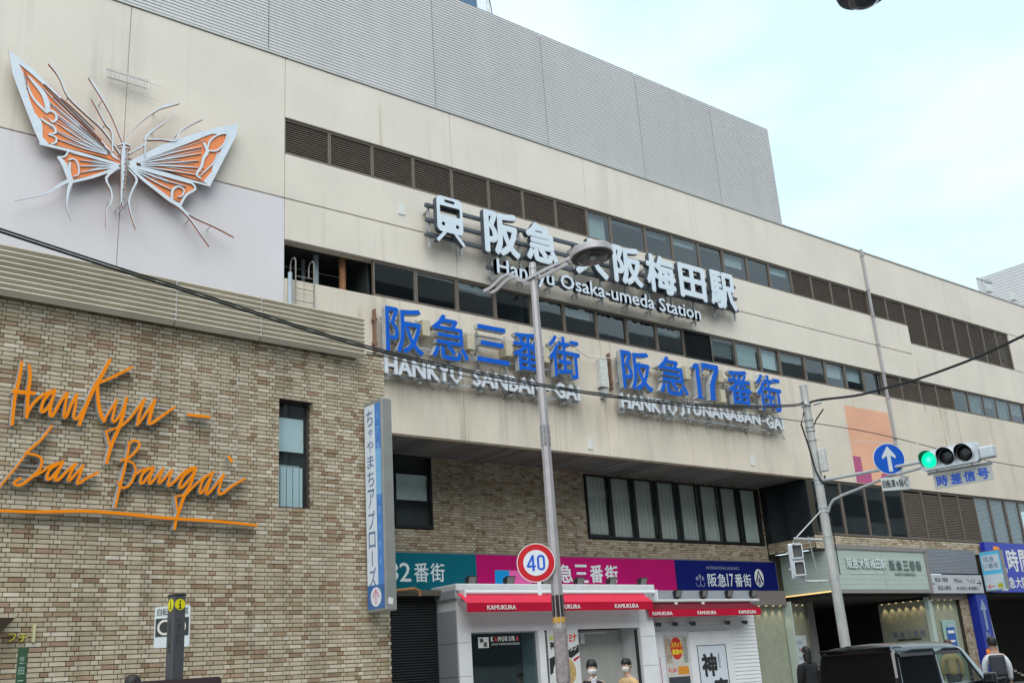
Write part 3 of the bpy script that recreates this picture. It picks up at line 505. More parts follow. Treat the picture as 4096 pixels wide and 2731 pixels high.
# recess wall with brick facing
RY = 22.2
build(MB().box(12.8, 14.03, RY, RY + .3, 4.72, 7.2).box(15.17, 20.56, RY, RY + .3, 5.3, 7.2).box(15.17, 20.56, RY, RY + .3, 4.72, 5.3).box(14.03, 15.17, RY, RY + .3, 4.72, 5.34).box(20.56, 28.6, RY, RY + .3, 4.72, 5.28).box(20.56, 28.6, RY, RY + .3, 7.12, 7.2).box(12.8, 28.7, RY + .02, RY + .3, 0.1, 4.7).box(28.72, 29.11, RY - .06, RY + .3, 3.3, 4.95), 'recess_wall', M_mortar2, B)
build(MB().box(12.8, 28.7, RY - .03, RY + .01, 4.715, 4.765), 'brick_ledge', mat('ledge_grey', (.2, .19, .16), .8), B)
def lay_bricks(parent, holes, x0, x1, z0, z1, Pf, th, mS, mO, nmax, score, base=0., rowh=.07, jit=.0035):
    """Flemish bond of 227 and 108 mm faces, 10 mm joints"""
    rows = int(round((z1 - z0) / rowh)); items = []
    for r in range(rows):
        z = z0 + r * rowh; x = x0 - .355 + (0 if r % 2 else .1775) + (.118 if r % 2 else 0); k_ = 0
        while x < x1:
            w = .2255 if k_ % 2 == 0 else .1065; k_ += 1
            a, b = max(x, x0), min(x + w, x1); x += w + .0115
            if b - a < .03: continue
            segs = [(a, b)]
            for hx0, hx1, hz0, hz1 in holes:
                if z + .06 > hz0 + .02 and z < hz1 - .02:
                    ns = []
                    for s0, s1 in segs:
                        if s1 <= hx0 or s0 >= hx1: ns.append((s0, s1)); continue
                        if hx0 - s0 > .03: ns.append((s0, hx0 - .004))
                        if s1 - hx1 > .03: ns.append((hx1 + .004, s1))
                    segs = ns
            for s0, s1 in segs: items.append((s0, s1, z, z + rowh - .0115, random.uniform(-jit, jit)))
    items.sort(key=lambda it: -score(*it[:4]) * (it[1] - it[0]))
    protos = {}
    for n_, (a, b, c, d, j) in enumerate(items[:nmax]):
        m_ = MB(); w, h = round(b - a, 3), round(d - c, 3); key = (w, h)
        ctr = Vector(Pf((a + b) / 2, base + th / 2 + j, (c + d) / 2))
        if key not in protos:
            e = Vector(Pf((a + b) / 2 + 1, base, 0)) - Vector(Pf((a + b) / 2, base, 0)); q = Vector(Pf(0, base + 1, 0)) - Vector(Pf(0, base, 0))
            bw = .0035
            vs = []
            for dep, ins in ((-.5 * th, 0), (.5 * th - bw, 0), (.5 * th, bw)):
                for sx, sz in ((-1, -1), (1, -1), (1, 1), (-1, 1)): vs.append(e * (sx * (w / 2 - ins)) + q * dep + Z1 * (sz * (h / 2 - ins)))
            fs = []
            for L in (0, 4): fs += [(L + i, L + (i + 1) % 4, L + 4 + (i + 1) % 4, L + 4 + i) for i in range(4)]
            fs.append((8, 9, 10, 11)); me = bpy.data.meshes.new('brick'); me.from_pydata([tuple(v) for v in vs], [], fs); me.materials.append(mO); protos[key] = me
        o = bpy.data.objects.new('brick', protos[key]); COL.objects.link(o); place(o, parent, Matrix.Translation(ctr))
    mb = MB()
    for a, b, c, d, j in items[nmax:]:
        o1 = base + th + j; bw = .0035
        vs = [Pf(a, base, c), Pf(b, base, c), Pf(b, base, d), Pf(a, base, d), Pf(a, o1 - bw, c), Pf(b, o1 - bw, c), Pf(b, o1 - bw, d), Pf(a, o1 - bw, d), Pf(a + bw, o1, c + bw), Pf(b - bw, o1, c + bw), Pf(b - bw, o1, d - bw), Pf(a + bw, o1, d - bw)]
        fs = []
        for L in (0, 4): fs += [(L + i, L + (i + 1) % 4, L + 4 + (i + 1) % 4, L + 4 + i) for i in range(4)]
        fs.append((8, 9, 10, 11)); mb.add(vs, fs)
    if mb.v: build(mb, 'brickwork', mS, parent, kind='stuff')
camv = Vector((0, 0, 1.5))
Pr = lambda s, out, z: (s, RY - out, z)
def inview(s0, s1, z0, z1, P):
    v = Vector(P((s0 + s1) / 2, 0, (z0 + z1) / 2)) - camv; d = v.dot(CF)
    return 1 if (d > 0 and abs(v.dot(CX) / d) < .49 and abs(v.dot(CU) / d) < .326) else .0001
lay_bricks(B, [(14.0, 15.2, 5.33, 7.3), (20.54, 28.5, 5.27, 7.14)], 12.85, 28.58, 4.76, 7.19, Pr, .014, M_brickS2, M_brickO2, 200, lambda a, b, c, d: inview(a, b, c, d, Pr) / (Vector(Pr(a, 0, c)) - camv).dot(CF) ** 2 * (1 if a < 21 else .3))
# recess windows
w = window(14.03, 15.17, 5.34, 7.19, None, M_darkframe, RY - .12, M_glassd)
build(MB().box(14.1, 15.1, RY + .1, RY + .115, 6.07, 6.73), 'blind', M_blind, w); build(MB().box(14.0, 15.2, RY + .28, RY + .32, 5.2, 7.2), 'interior', M_room, B)
for i in range(8):
    window(20.56 + i * .985, 20.56 + (i + 1) * .985, 5.28, 7.12, ('curtain', 1 if i else .97) if i < 7 else ('blind', 1), M_darkframe, RY - .12, glass_mat('recess_glass', (.84, .87, .84), base=0.))
build(MB().box(20.5, 28.6, RY + .5, RY + .6, 5.2, 7.22).box(20.5, 28.6, RY + .32, RY + .5, 5.1, 5.2), 'interior', M_roomlite, B)
# side of the recess: dark glazed panel over brick
M_darkpanel = mat('dark_panel', (.012, .016, .019), .25, .0, .2, 2)
for y0 in (FY + .02, FY + .97): build(MB().box(28.6, 28.64, y0, y0 + .92, 5.32, 7.215), 'side_panel', M_darkpanel, B)
build(MB().box(28.63, 28.94, FY + .02, RY + .3, 4.96, 7.22), 'side_wall', M_mortar2, B)
Ps = lambda s, out, z: (28.63 - out, s, z)
lay_bricks(B, [], FY + .03, RY - .02, 4.97, 5.32, Ps, .014, M_brickS2, M_brickO2, 0, lambda a, b, c, d: 1)
Pq = lambda s, out, z: (s, FY + .02 - out, z)
build(MB().box(28.64, 46, FY + .02, FY + .3, 4.9, 5.37).box(36.7, 37.35, FY + .02, FY + .5, .1, 4.9), 'strip_wall', M_mortar2, B)
build(MB().box(37.35, 46.5, FY + .06, FY + .3, 3.45, 4.9), 'backing_wall', M_mortar2, B)
lay_bricks(B, [], 28.66, 39.0, 4.95, 5.37, Pq, .014, M_brickS, M_brickO, 0, lambda a, b, c, d: 1)
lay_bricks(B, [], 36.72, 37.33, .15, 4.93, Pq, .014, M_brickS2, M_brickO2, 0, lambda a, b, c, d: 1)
# corrugated roof screen --------------------------------------------------
SY = 21.2
def corr(name, x0, x1, z0, z1, Pc, parent, m, pitch=.09):
    nn = int(round((z1 - z0) / pitch)); prof = []
    for i in range(nn):
        z = z0 + i * pitch; prof += [(-.018, z), (-.018, z + .02), (.0, z + .032), (.0, z + pitch - .004)]
    prof.append((-.018, z0 + nn * pitch)); mb = MB(); n_ = len(prof)
    mb.v = [Pc(x0, d, z) for d, z in prof] + [Pc(x1, d, z) for d, z in prof]; mb.f = [(i, n_ + i, n_ + i + 1, i + 1) for i in range(n_ - 1)]; mb.m = [0] * len(mb.f)
    return build(mb, name, m, parent)
SJ = [-8, -3, 2, 5.6, 10.03, 15.17, 19.37, 23.6, 27.44, 30.85]
for i in range(len(SJ) - 1): corr('screen_panel', SJ[i] + .009, SJ[i + 1] - .009, 15.8, 21.1, lambda s, d, z: (s, SY + d, z), B, M_screen)
corr('screen_panel', SY, SY + 10, 15.8, 21.1, lambda s, d, z: (30.85 - d - .03, s, z), B, M_screen)
build(MB().box(-8, 30.8, SY + .04, SY + .1, 15.8, 21.06).box(30.7, 30.79, SY + .1, SY + 10, 15.8, 21.06), 'screen_backing', mat('screen_frame', (.22, .21, .21), .8), B)
# second ribbed screen far along the roof and floodlights
corr('screen_panel', 19.5, 24.4, 15.8, 20.15, lambda s, d, z: (52 + d, s, z), B, M_screen, .16)
build(MB().box(52.05, 60, 19.5, 24.4, 15.8, 20.1), 'plant_room', M_concrete, B)
for x, lab in ((45.5, 'roof floodlight beside a small mast, left one of the two on the parapet'), (47.8, 'roof floodlight further right on the parapet')):
    t = thing('floodlight', lab, 'floodlight', (x, 21, 16.4), 0, 'floodlights on the roof edge')
    build(MB().tube([(x, 21, 16.4), (x, 21, 17.05)], .03), 'stand', M_steel, t)
    bev(build(MB().box(x - .22, x + .22, 20.8, 20.98, 17.0, 17.35), 'lamp_housing', M_dirtywhite, t), .03)
t = thing('roof_mast', 'small metal aerial mast with cross arms on the far roof edge', 'antenna', (45.2, 21, 16.4))
build(MB().tube([(45.2, 21, 16.4), (45.2, 21, 17.75)], .025), 'mast', M_steel, t); build(MB().tube([(44.8, 21, 17.6), (46.0, 20.9, 17.55)], .04).box(45.5, 45.8, 20.8, 21, 17.5, 17.62), 'cross_arm', M_steel, t)
# ladder
t = thing('wall_ladder', 'steel cat ladder with hooked rails beside the open plant bay', 'ladder', (10.5, 20.2, 9.9))
for x in (10.29, 10.76):
    hk = [(x, 20.2, 9.6), (x, 20.2, 11.0)] + [(x, 20.2 + .13 - .13 * math.cos(R_(a)), 11.0 + .13 * math.sin(R_(a))) for a in (30, 60, 90, 120, 150, 180)] + [(x, 20.46, 10.78)]
    build(MB().tube(hk, .017), 'rail', mat('ladder_grey', (.24, .22, .20), .6, .2), t)
for z in (9.75, 10.05, 10.35, 10.65): build(MB().tube([(10.29, 20.2, z), (10.76, 20.2, z)], .010, 6), 'rung', MATS['ladder_grey'], t)

# ================================================================ office tower and aerial behind
t = thing('office_tower', 'pale blue glass office tower showing behind the roof screen', 'tower', (44, 60, 0))
build(MB().box(36, 48.7, 60.2, 72, 0, 80), 'wall', mat('tower_wall', (.55, .60, .66), .5), t)
build(MB().box(47.8, 48.9, 59.9, 60.6, 0, 80).box(43.5, 44.2, 59.9, 60.3, 0, 80), 'corner_pier', mat('tower_pier', (.72, .75, .80), .4), t)
for i in range(16):
    for x0 in (36.2, 44.2): build(MB().box(x0, x0 + (3.6 if x0 > 40 else 7.2), 60.05, 60.18, 20 + i * 3.7, 23.2 + i * 3.7), 'window', mat('tower_glass', (.10, .17, .26), .1, .6, .1), t)
t = thing('lightning_rod', 'thin pale aerial pole rising above the roof screen', 'antenna', (18.5, 22.5, 15.8))
build(MB().tube([(18.4, 22.5, 15.8), (18.4, 22.5, 22.4), (18.33, 22.5, 24.6)], [.07, .06, .05], 10), 'pole', M_dirtywhite, t); build(MB().tube([(18.5, 22.45, 15.8), (18.5, 22.45, 22.3), (18.42, 22.45, 22.9), (18.38, 22.45, 24.4)], .015, 6), 'cable', M_cable, t)
# ================================================================ brick annex on the left
A = thing('brick_annex', 'two storey annex faced in beige and brown bricks with a louvred top', 'building', Bw(7, 0, 0), math.atan2(U2.y, U2.x))
def Bbox(m, s0, s1, o0, o1, z0, z1, mi=0): return m.box(s0, s1, o0, o1, z0, z1, mi, tf=lambda s, o, z: Bw(s, o, z))
m = MB(); SX0, SX1 = 2.4, 11.335
for s0, s1, z0, z1 in ((SX0, 9.04, .1, 7.73), (9.74, SX1, .1, 7.73), (9.04, 9.74, .1, 4.64), (9.04, 9.74, 6.62, 7.73)): Bbox(m, s0, s1, -.3, 0, z0, z1)
Bbox(m, SX0, SX1, -4.2, -.31, .1, 7.7)
build(m, 'wall', M_mortar, A)
Bs = lambda s, out, z: Bw(s, out, z)
lay_bricks(A, [(9.04, 9.74, 4.64, 6.62)], SX0, SX1 + .004, .94, 7.73, Bs, .014, M_brickS, M_brickO, 296, lambda a, b, c, d: inview(a, b, c, d, Bs) / (Vector(Bs(a, 0, c)) - camv).dot(CF) ** 2)
# brick reveal of the window
m = MB()
for i in range(28):
    z = 4.66 + i * .07
    Bbox(m, 9.735, 9.745, -.14 + (.0 if i % 2 else .03), -.002, z, z + .06); Bbox(m, 9.035, 9.045, -.14, -.002, z, z + .06)
build(m, 'brick_reveal', M_brickS, A, kind='stuff')
w = MB()
for a in ((9.04, 9.08, 4.64, 6.62), (9.70, 9.74, 4.64, 6.62), (9.08, 9.70, 6.58, 6.62), (9.08, 9.70, 4.64, 4.69)): Bbox(w, a[0], a[1], -.2, -.14, a[2], a[3])
w = build(w, 'window', mat('brown_frame', (.09, .07, .065), .4, .3), A)
build(Bbox(MB(), 9.08, 9.70, -.18, -.174, 4.69, 6.58), 'pane', M_glassd, w)
build(Bbox(MB(), 9.06, 9.66, -.225, -.215, 5.70, 6.32), 'blind', mat('blind_pale', (.8, .84, .86), .7, var=.05), w)
m = MB()
for i in range(9): Bbox(m, 9.07 + i * .065, 9.07 + i * .065 + .055, -.235 - .014 * (i % 2), -.22 - .014 * (i % 2), 4.66, 5.42)
build(m, 'curtain', MATS['blind_pale'], w, kind='stuff')
build(Bbox(MB(), 9.05, 9.6, -.262, -.25, 5.42, 5.46), 'curtain_rail', M_steel, w)
build(Bbox(MB(), 9.0, 9.8, -.308, -.298, 4.5, 6.7), 'interior', M_room, A)
# louvred fascia
segs = [(2.4, 3.95), (3.97, 6.93), (6.95, 8.52), (8.54, 10.73)]
for a, b in segs:
    for i in range(9):
        z = 8.345 - i * .0875
        sec = [(.30, z), (.30, z - .017), (.285, z - .017), (.17, z - .083), (.16, z - .075), (.26, z - .003)]
        vs = [Bw(a, o, q) for o, q in sec] + [Bw(b, o, q) for o, q in sec]; n_ = len(sec)
        fs = [(k_, (k_ + 1) % n_, n_ + (k_ + 1) % n_, n_ + k_) for k_ in range(n_)] + [tuple(range(n_))[::-1], tuple(range(n_, 2 * n_))]
        mesh_obj('louvre_blade', vs, fs, M_blade, A)
m = MB(); Bbox(m, 2.4, 10.68, -.4, .1, 7.6, 8.36)
build(m, 'fascia_backing', mat('fascia_dark', (.10, .09, .07), .9), A)
for i, s in enumerate((3.96, 6.94, 8.53)): build(Bbox(MB(), s - .015, s + .015, .12, .26, 7.64, 8.34), 'fascia_bracket', M_steel, A)
m = MB()
Bbox(m, 8.2, 11.335, -.3, .008, 7.73, 7.76); Bbox(m, 2.4, 8.2, -.3, .008, 7.73, 7.745)
build(m, 'coping', M_mortar, A)
# projecting brick ledge at the far left
t = thing('brick_canopy', 'small projecting brick canopy with dark underside low on the annex wall', 'canopy', Bw(4, .0, 2.7))
m = MB(); vs = [Bw(2.4, 0, 2.5), Bw(2.4, .5, 2.78), Bw(4.70, .5, 2.78), Bw(4.55, 0, 2.5), Bw(2.4, 0, 2.98), Bw(2.4, .5, 2.98), Bw(4.70, .5, 2.98), Bw(4.70, 0, 2.98)]
mesh_obj('core', vs, [(0, 1, 2, 3), (4, 7, 6, 5), (1, 5, 6, 2), (0, 4, 5, 1), (3, 2, 6, 7), (0, 3, 7, 4)], mat('canopy_soffit', (.12, .095, .07), .9), t)
lay_bricks(t, [], 2.42, 4.70, 2.78, 2.99, Bs, .014, M_brickS, M_brickO, 40, lambda a, b, c, d: a, base=.5)
# ---------------------------------------------------------------- orange script sign
PB = lambda a, b, d: Bw(a, d, b)
SG = thing('script_sign', 'orange handwritten metal lettering in two lines with underline on the brick wall', 'sign', Bw(6.3, .1, 5), A.rotation_euler.z)
words = {'lettering': (0, 46), 'underline': (len(SCRIPT) - 1, len(SCRIPT))}
for i, (pts, w_) in enumerate(SCRIPT):
    mb = MB().ribbon(pts, [1.12 * w_ * (1.0 if len(pts) < 3 else .92 + .2 * math.sin(3.1 * q / (len(pts) - 1))) for q in range(len(pts))], PB, .15 + i * .0006, .06, 0, 1, smooth=4)
    build(mb, 'underline' if i == len(SCRIPT) - 1 else 'letter_stroke', [M_orange, M_silver], SG)
for a, b in SRAILS:
    mb = MB().tube([Bw(a[0], .05, a[1]), Bw(b[0], .05, b[1])], .011, 6)
    n_ = 4
    for q in range(n_): s = a[0] + (b[0] - a[0]) * (q + .5) / n_; z = a[1] + (b[1] - a[1]) * (q + .5) / n_; mb.tube([Bw(s, 0, z), Bw(s, .05, z)], .012, 6)
    build(mb, 'mounting_rail', M_silver, SG)
# bird spikes / netting hooks
t = thing('bird_spikes', 'fine wire bird netting and rows of pins on the brick wall under the louvres', 'netting', Bw(7.9, 0, 6.5))
for j, (s0, z) in enumerate(((7.55, 7.62), (7.6, 7.5), (7.55, 6.63), (7.6, 5.55))):
    mb = MB()
    for q in range(11): s = s0 + q * .065; mb.tube([Bw(s, .015, z), Bw(s + .03, .07, z + .035)], .004, 4)
    build(mb, 'pin_row', M_dirtywhite, t)
mb = MB()
for s in (7.62, 7.78, 7.98, 8.22, 8.27): mb.tube([Bw(s, .03, 7.6), Bw(s - .05, .03, 4.9)], .0018, 4)
build(mb, 'netting', M_dirtywhite, t, kind='stuff')
# yellow letters, cream bar
M_yel = mat('yellow_letter', (.62, .55, .09), .4)
ua, uz = U2, Z1
def Btext(s, a0, a1, z0, z1, out, depth, **k): return text(s, Bw(a0, out, z0), U2, Z1, a1 - a0, z1 - z0, depth, **k)
t = thing('yellow_wall_letters', 'yellow raised katakana letters and pale bar low on the brick wall', 'sign', Bw(4.8, 0, 2.5), A.rotation_euler.z)
Btext('フ', 4.755, 4.86, 2.485, 2.60, .03, .04, bold=.003, mats=M_yel, parent=t, name='letter'); Btext('チ', 4.90, 5.01, 2.477, 2.597, .03, .04, bold=.003, mats=M_yel, parent=t, name='letter')
build(Bbox(MB(), 5.087, 5.124, .015, .05, 2.475, 2.726), 'letter', mat('cream_letter', (.60, .58, .33), .5), t)
# vertical box sign ------------------------------------------------------
t = thing('vertical_box_sign', 'tall blue and white box sign with vertical Japanese lettering at the brick wall corner', 'sign', Bw(10.88, .3, 2.8), A.rotation_euler.z)
bev(build(Bbox(MB(), 10.80, 11.035, .07, .66, 2.83, 6.70), 'case', mat('case_grey', (.33, .33, .31), .45, .4, .1, 3), t), .02)
Sx = 10.798
UN = -N2     # outward from the wall: left to right as seen from the left
def face_rect(name, o0, o1, z0, z1, m, lift=0.): return build(MB().add([Bw(Sx - lift, o0, z0), Bw(Sx - lift, o1, z0), Bw(Sx - lift, o1, z1), Bw(Sx - lift, o0, z1), Bw(Sx + .01, o0, z0), Bw(Sx + .01, o1, z0), Bw(Sx + .01, o1, z1), Bw(Sx + .01, o0, z1)], [(0, 1, 2, 3), (0, 4, 5, 1), (2, 6, 7, 3), (1, 5, 6, 2), (0, 3, 7, 4)]), name, m, t)
M_boxwhite = mat('box_white', (.66, .72, .80), .3, var=.03); M_boxblue = mat('box_blue', srgb(74, 130, 200), .3, var=.1, scale=1.5); M_boxblue2 = mat('box_blue_dark', srgb(60, 105, 165), .3, var=.1)
face_rect('white_face', .10, .44, 3.30, 6.62, M_boxwhite, .002); face_rect('blue_face', .44, .62, 3.30, 6.62, M_boxblue, .002); face_rect('arrow_face', .10, .62, 2.88, 3.30, M_boxblue2, .002)
M_ink = mat('blue_ink', srgb(84, 110, 150), .4, var=0); M_pale = mat('pale_blue_print', srgb(150, 190, 230), .4, var=0)
chars = list('ちゃやまちアプロ') + ['|', 'ズ']; hh = [.36, .22, .28, .30, .34, .40, .38, .34, .30, .38]; z = 6.56
for c_, h_ in zip(chars, hh):
    if c_ == '|': build(MB().add([Bw(Sx - .006, .26, z - h_), Bw(Sx - .006, .285, z - h_), Bw(Sx - .006, .285, z - .03), Bw(Sx - .006, .26, z - .03)], [(0, 1, 2, 3)]), 'lettering', M_ink, t)
    else: text(c_, Vector(Bw(Sx - .003, .17 if h_ > .25 else .22, z - h_ + .02)), UN, Z1, .21 if h_ > .25 else .14, h_ - .05, .003, mats=M_ink, parent=t)
    z -= h_
z = 6.5
for c_ in 'シアタードラマシティ':
    if c_ != 'ー': text(c_, Vector(Bw(Sx - .003, .49, z - .17)), UN, Z1, .08, .13, .003, mats=M_pale, parent=t)
    z -= .30
pl = face_rect('light_band', .44, .62, 4.9, 5.75, mat('box_cyan', srgb(120, 180, 225), .3), .0035)
vs = [Bw(Sx - .004, .36 + .17 * math.cos(a), 3.09 + .17 * math.sin(a)) for a in [2 * math.pi * q / 28 for q in range(28)]]
mesh_obj('disc', vs, [tuple(range(28))], mat('box_disc', (.7, .72, .8), .4), t)
PA = lambda a, b, d: Bw(Sx - d, a, b)
build(MB().ribbon([(.36, 2.97), (.36, 3.2)], .022, PA, .007, .004).ribbon([(.27, 3.09), (.36, 3.215), (.45, 3.09)], .022, PA, .0075, .004, smooth=1), 'arrow', mat('pink_print', srgb(205, 95, 125), .4), t)
build(MB().add([Bw(10.84, .664, 2.95), Bw(10.94, .664, 2.93), Bw(10.95, .664, 3.04), Bw(10.85, .664, 3.06)], [(0, 1, 2, 3)]), 'sticker', mat('sticker', (.7, .7, .7), .6), t)
for z in (3.2, 4.8, 6.3): build(Bbox(MB(), 10.85, 10.92, 0, .08, z, z + .06), 'bracket', M_black, t)

# ================================================================ butterfly
BT = thing('butterfly_sculpture', 'giant orange and pale grey metal butterfly mounted on the cream wall', 'sculpture', (6.2, 20.1, 13))
M_bfo = mat('butterfly_orange', (.84, .27, .10), .6, var=.06, scale=2, spec=.2); M_bfw = mat('butterfly_pale', (.62, .68, .74), .4, .0, .08, 5); M_bfe = mat('butterfly_edge', (.30, .13, .08), .6)
for i, pl in enumerate(BUTTERFLY['plates']):
    v, f, fr = fill2d([pl], PF, 20.052, 20.10); o = mesh_obj(['upper_wing', 'lower_wing', 'upper_wing', 'lower_wing', 'body'][i], v, f, [M_bfo if i < 4 else mat('butterfly_body', (.42, .40, .40), .5), M_bfe], BT, [0 if q else 1 for q in fr])
for pl in BUTTERFLY['bands']:
    v, f, fr = fill2d([pl], PF, 20.032, 20.05); mesh_obj('wing_border', v, f, [M_bfw, M_bfe], BT, [0 if q else 1 for q in fr])
nr = len(BUTTERFLY['ribbons'])
for i, (pts, w_) in enumerate(BUTTERFLY['ribbons']):
    long_ = i in (18, 19) or i >= 33
    nm = 'wing_rib' if i < 18 or 20 <= i < 35 else ('tail' if i in (18, 19, 35, 36) else ('antenna' if i in (40, 41) else ('body_plate' if i in (37, 38, 39) else 'leg')))
    if nm in ('leg', 'antenna', 'tail'):
        build(MB().ribbon([(a + .006, b - .008) for a, b in pts], [q * .55 for q in w_], PF, 20.06, 20.08, smooth=3), 'orange_backing', M_bfo, BT)
    w_ = [q * (.75 if nm in ('leg', 'antenna', 'tail') else 1.0 if nm == 'body_plate' else .72 if i not in (0, 13, 20, 21) else .9) for q in w_]
    build(MB().ribbon(pts, w_, PF, 20.030 - i * .0003, 20.05, 0, 1, smooth=3), nm, [M_bfw, M_bfe], BT)
    if nm in ('leg', 'antenna', 'tail'):
        mid = pts[len(pts) // 2]; build(MB().tube([(mid[0], 20.05, mid[1]), (mid[0], 20.3, mid[1])], .012, 6), 'standoff', M_steel, BT)
hubs = [((6.0, 12.48), [(4.5 + .012 * q, 13.55 - .1 * q) for q in range(12)]), ((6.1, 12.27), [(5.3 + .03 * q, 12.32 - .06 * q) for q in range(7)]), ((6.5, 12.43), [(8.05 - .0 * q, 13.55 - .12 * q) for q in range(9)]), ((6.5, 12.34), [(7.68 - .1 * q, 12.32 - .06 * q) for q in range(6)])]
rr = random.Random(11)
for hub, ends in hubs:
    for e in ends:
        f0, f1 = rr.uniform(0, .25), rr.uniform(.55, .98); p = [(hub[0] + (e[0] - hub[0]) * f, hub[1] + (e[1] - hub[1]) * f + rr.uniform(-.008, .008)) for f in (f0, (f0 + f1) / 2, f1)]
        build(MB().ribbon(p, [.008, .018, .006], PF, 20.040 - rr.random() * .004, 20.05, 0, 1), 'wing_rib', [M_bfw, M_bfe], BT)
for p0, p1 in (((5.75, 12.72), (4.55, 13.66)), ((5.82, 12.62), (4.75, 13.42)), ((5.6, 12.93), (4.9, 13.44)), ((4.16, 13.88), (4.24, 13.45)), ((5.95, 12.49), (5.3, 12.93))):
    build(MB().ribbon([p0, ((p0[0] + p1[0]) / 2 + .01, (p0[1] + p1[1]) / 2 + .01), p1], [.006, .014, .005], PF, 19.998, 20.03), 'wing_slit', M_bfe, BT)
for q in range(8): build(MB().box(6.235 + .012 * (q % 2), 6.285, 19.985, 20.0, 11.7 + q * .1, 11.725 + q * .1), 'body_stud', M_bfe, BT)
for x, z in ((4.3, 13.6), (5.2, 12.9), (4.6, 12.6), (7.0, 12.8), (7.6, 12.9), (7.2, 12.2), (5.6, 12.5)): build(MB().tube([(x, 20.1, z), (x, 20.3, z)], .02, 6), 'wall_fixing', M_steel, BT)
# tangle of wire pins above it
sp = BUTTERFLY['spikes']; t = thing('wire_spike_strip', 'pale wire strip of bird spikes fixed high on the wall above the butterfly', 'bird spikes', (sp[0][0], 20.2, sp[0][1]))
mb = MB().tube([(sp[0][0], 20.15, sp[0][1]), (sp[1][0], 20.15, sp[1][1])], .008, 5).tube([(sp[2][0], 20.15, sp[2][1]), (sp[3][0], 20.15, sp[3][1])], .008, 5)
build(mb, 'rail', mat('spike_dark', (.12, .12, .12), .5), t)
mb = MB(); rr = random.Random(3)
for q in range(34):
    f_ = q / 33; x = sp[0][0] + (sp[1][0] - sp[0][0]) * f_; zt = sp[0][1] + (sp[1][1] - sp[0][1]) * f_; L = .22 + (.18 if q > 18 and q % 4 == 0 else 0)
    mb.tube([(x + rr.uniform(-.02, .02), 20.12, zt + .04), (x + rr.uniform(-.03, .03), 20.08, zt - L)], .006, 4)
build(mb, 'spikes', mat('spike_grey', (.42, .42, .42), .5), t, kind='stuff')
build(MB().tube([(sp[4][0], 20.2, sp[4][1]), (sp[5][0], 20.2, sp[5][1])], .004, 4).tube([(sp[6][0], 20.2, sp[6][1]), (sp[7][0], 20.2, sp[7][1])], .004, 4), 'loose_wire', M_dirtywhite, t)
# ================================================================ big station sign
M_signwhite = mat('sign_face', (.62, .69, .76), .35, var=.03); M_signside = mat('sign_side', (.085, .10, .12), .5, .2)
ST = thing('station_sign', 'large white station name letters with a train symbol on dark rails across the upper windows', 'sign', (19.9, 20.0, 12.3))
def bigchar(c_, box, y, dep, parent, mats, bold, name='letter'):
    x0, x1, z0, z1 = box
    return text(c_, (x0, y + dep, z0), X1, Z1, x1 - x0, z1 - z0, dep, bold=bold, ncopy=8, mats=mats, parent=parent, name=name, face_side=True, res=2)
for c_, bx in STATION.items(): bigchar(c_[0], bx, 19.80, .16, ST, [M_signwhite, M_signside], .042)
s = 'Hankyu Osaka-umeda Station'
letters(s, (15.9, 19.80 + .14, 11.56), X1, Z1, 7.94, .56, .14, .009, 5, [M_signwhite, M_signside], ST, 2)
body = rrect(14.05, 14.86, 12.50, 13.50, .13); PS = PF
hole1 = rrect(14.15, 14.78, 12.98, 13.24, .03, 2)[::-1]; hole2 = rrect(14.30, 14.62, 13.34, 13.42, .02, 2)[::-1]
v, f, fr = fill2d([body, hole1, hole2, circle(14.24, 12.72, .055, 14)[::-1], circle(14.68, 12.72, .055, 14)[::-1]], PF, 19.80, 19.96)
mesh_obj('train_symbol', v, f, [M_signwhite, M_signside], ST, [0 if q else 1 for q in fr])
build(MB().ribbon([(14.30, 12.52), (14.06, 12.24)], .09, PF, 19.804, 19.95, 0, 1, smooth=1), 'track_symbol', [M_signwhite, M_signside], ST); build(MB().ribbon([(14.60, 12.52), (14.86, 12.24)], .09, PF, 19.804, 19.95, 0, 1), 'track_symbol', [M_signwhite, M_signside], ST)
for z in (13.24, 12.83, 12.43): build(MB().box(13.84, 25.95, 19.97, 20.06, z - .045, z + .045), 'mounting_rail', M_signside, ST)
build(MB().box(15.72, 23.96, 19.97, 20.05, 11.85, 11.95), 'mounting_rail', M_signside, ST)
for i in range(13):
    mb = MB(); x = 13.95 + i * .99; mb.box(x, x + .05, 20.06, 20.12, 12.1, 13.35); mb.box(x, x + .05, 20.1, 20.3, 12.55, 12.62); mb.box(x, x + .05, 20.1, 20.3, 13.1, 13.16)
    if 1 < i < 11: mb.box(x, x + .04, 20.05, 20.1, 11.6, 12.2); mb.box(x, x + .04, 20.1, 20.3, 11.72, 11.78)
    build(mb, 'standoff_bracket', M_steel, ST)
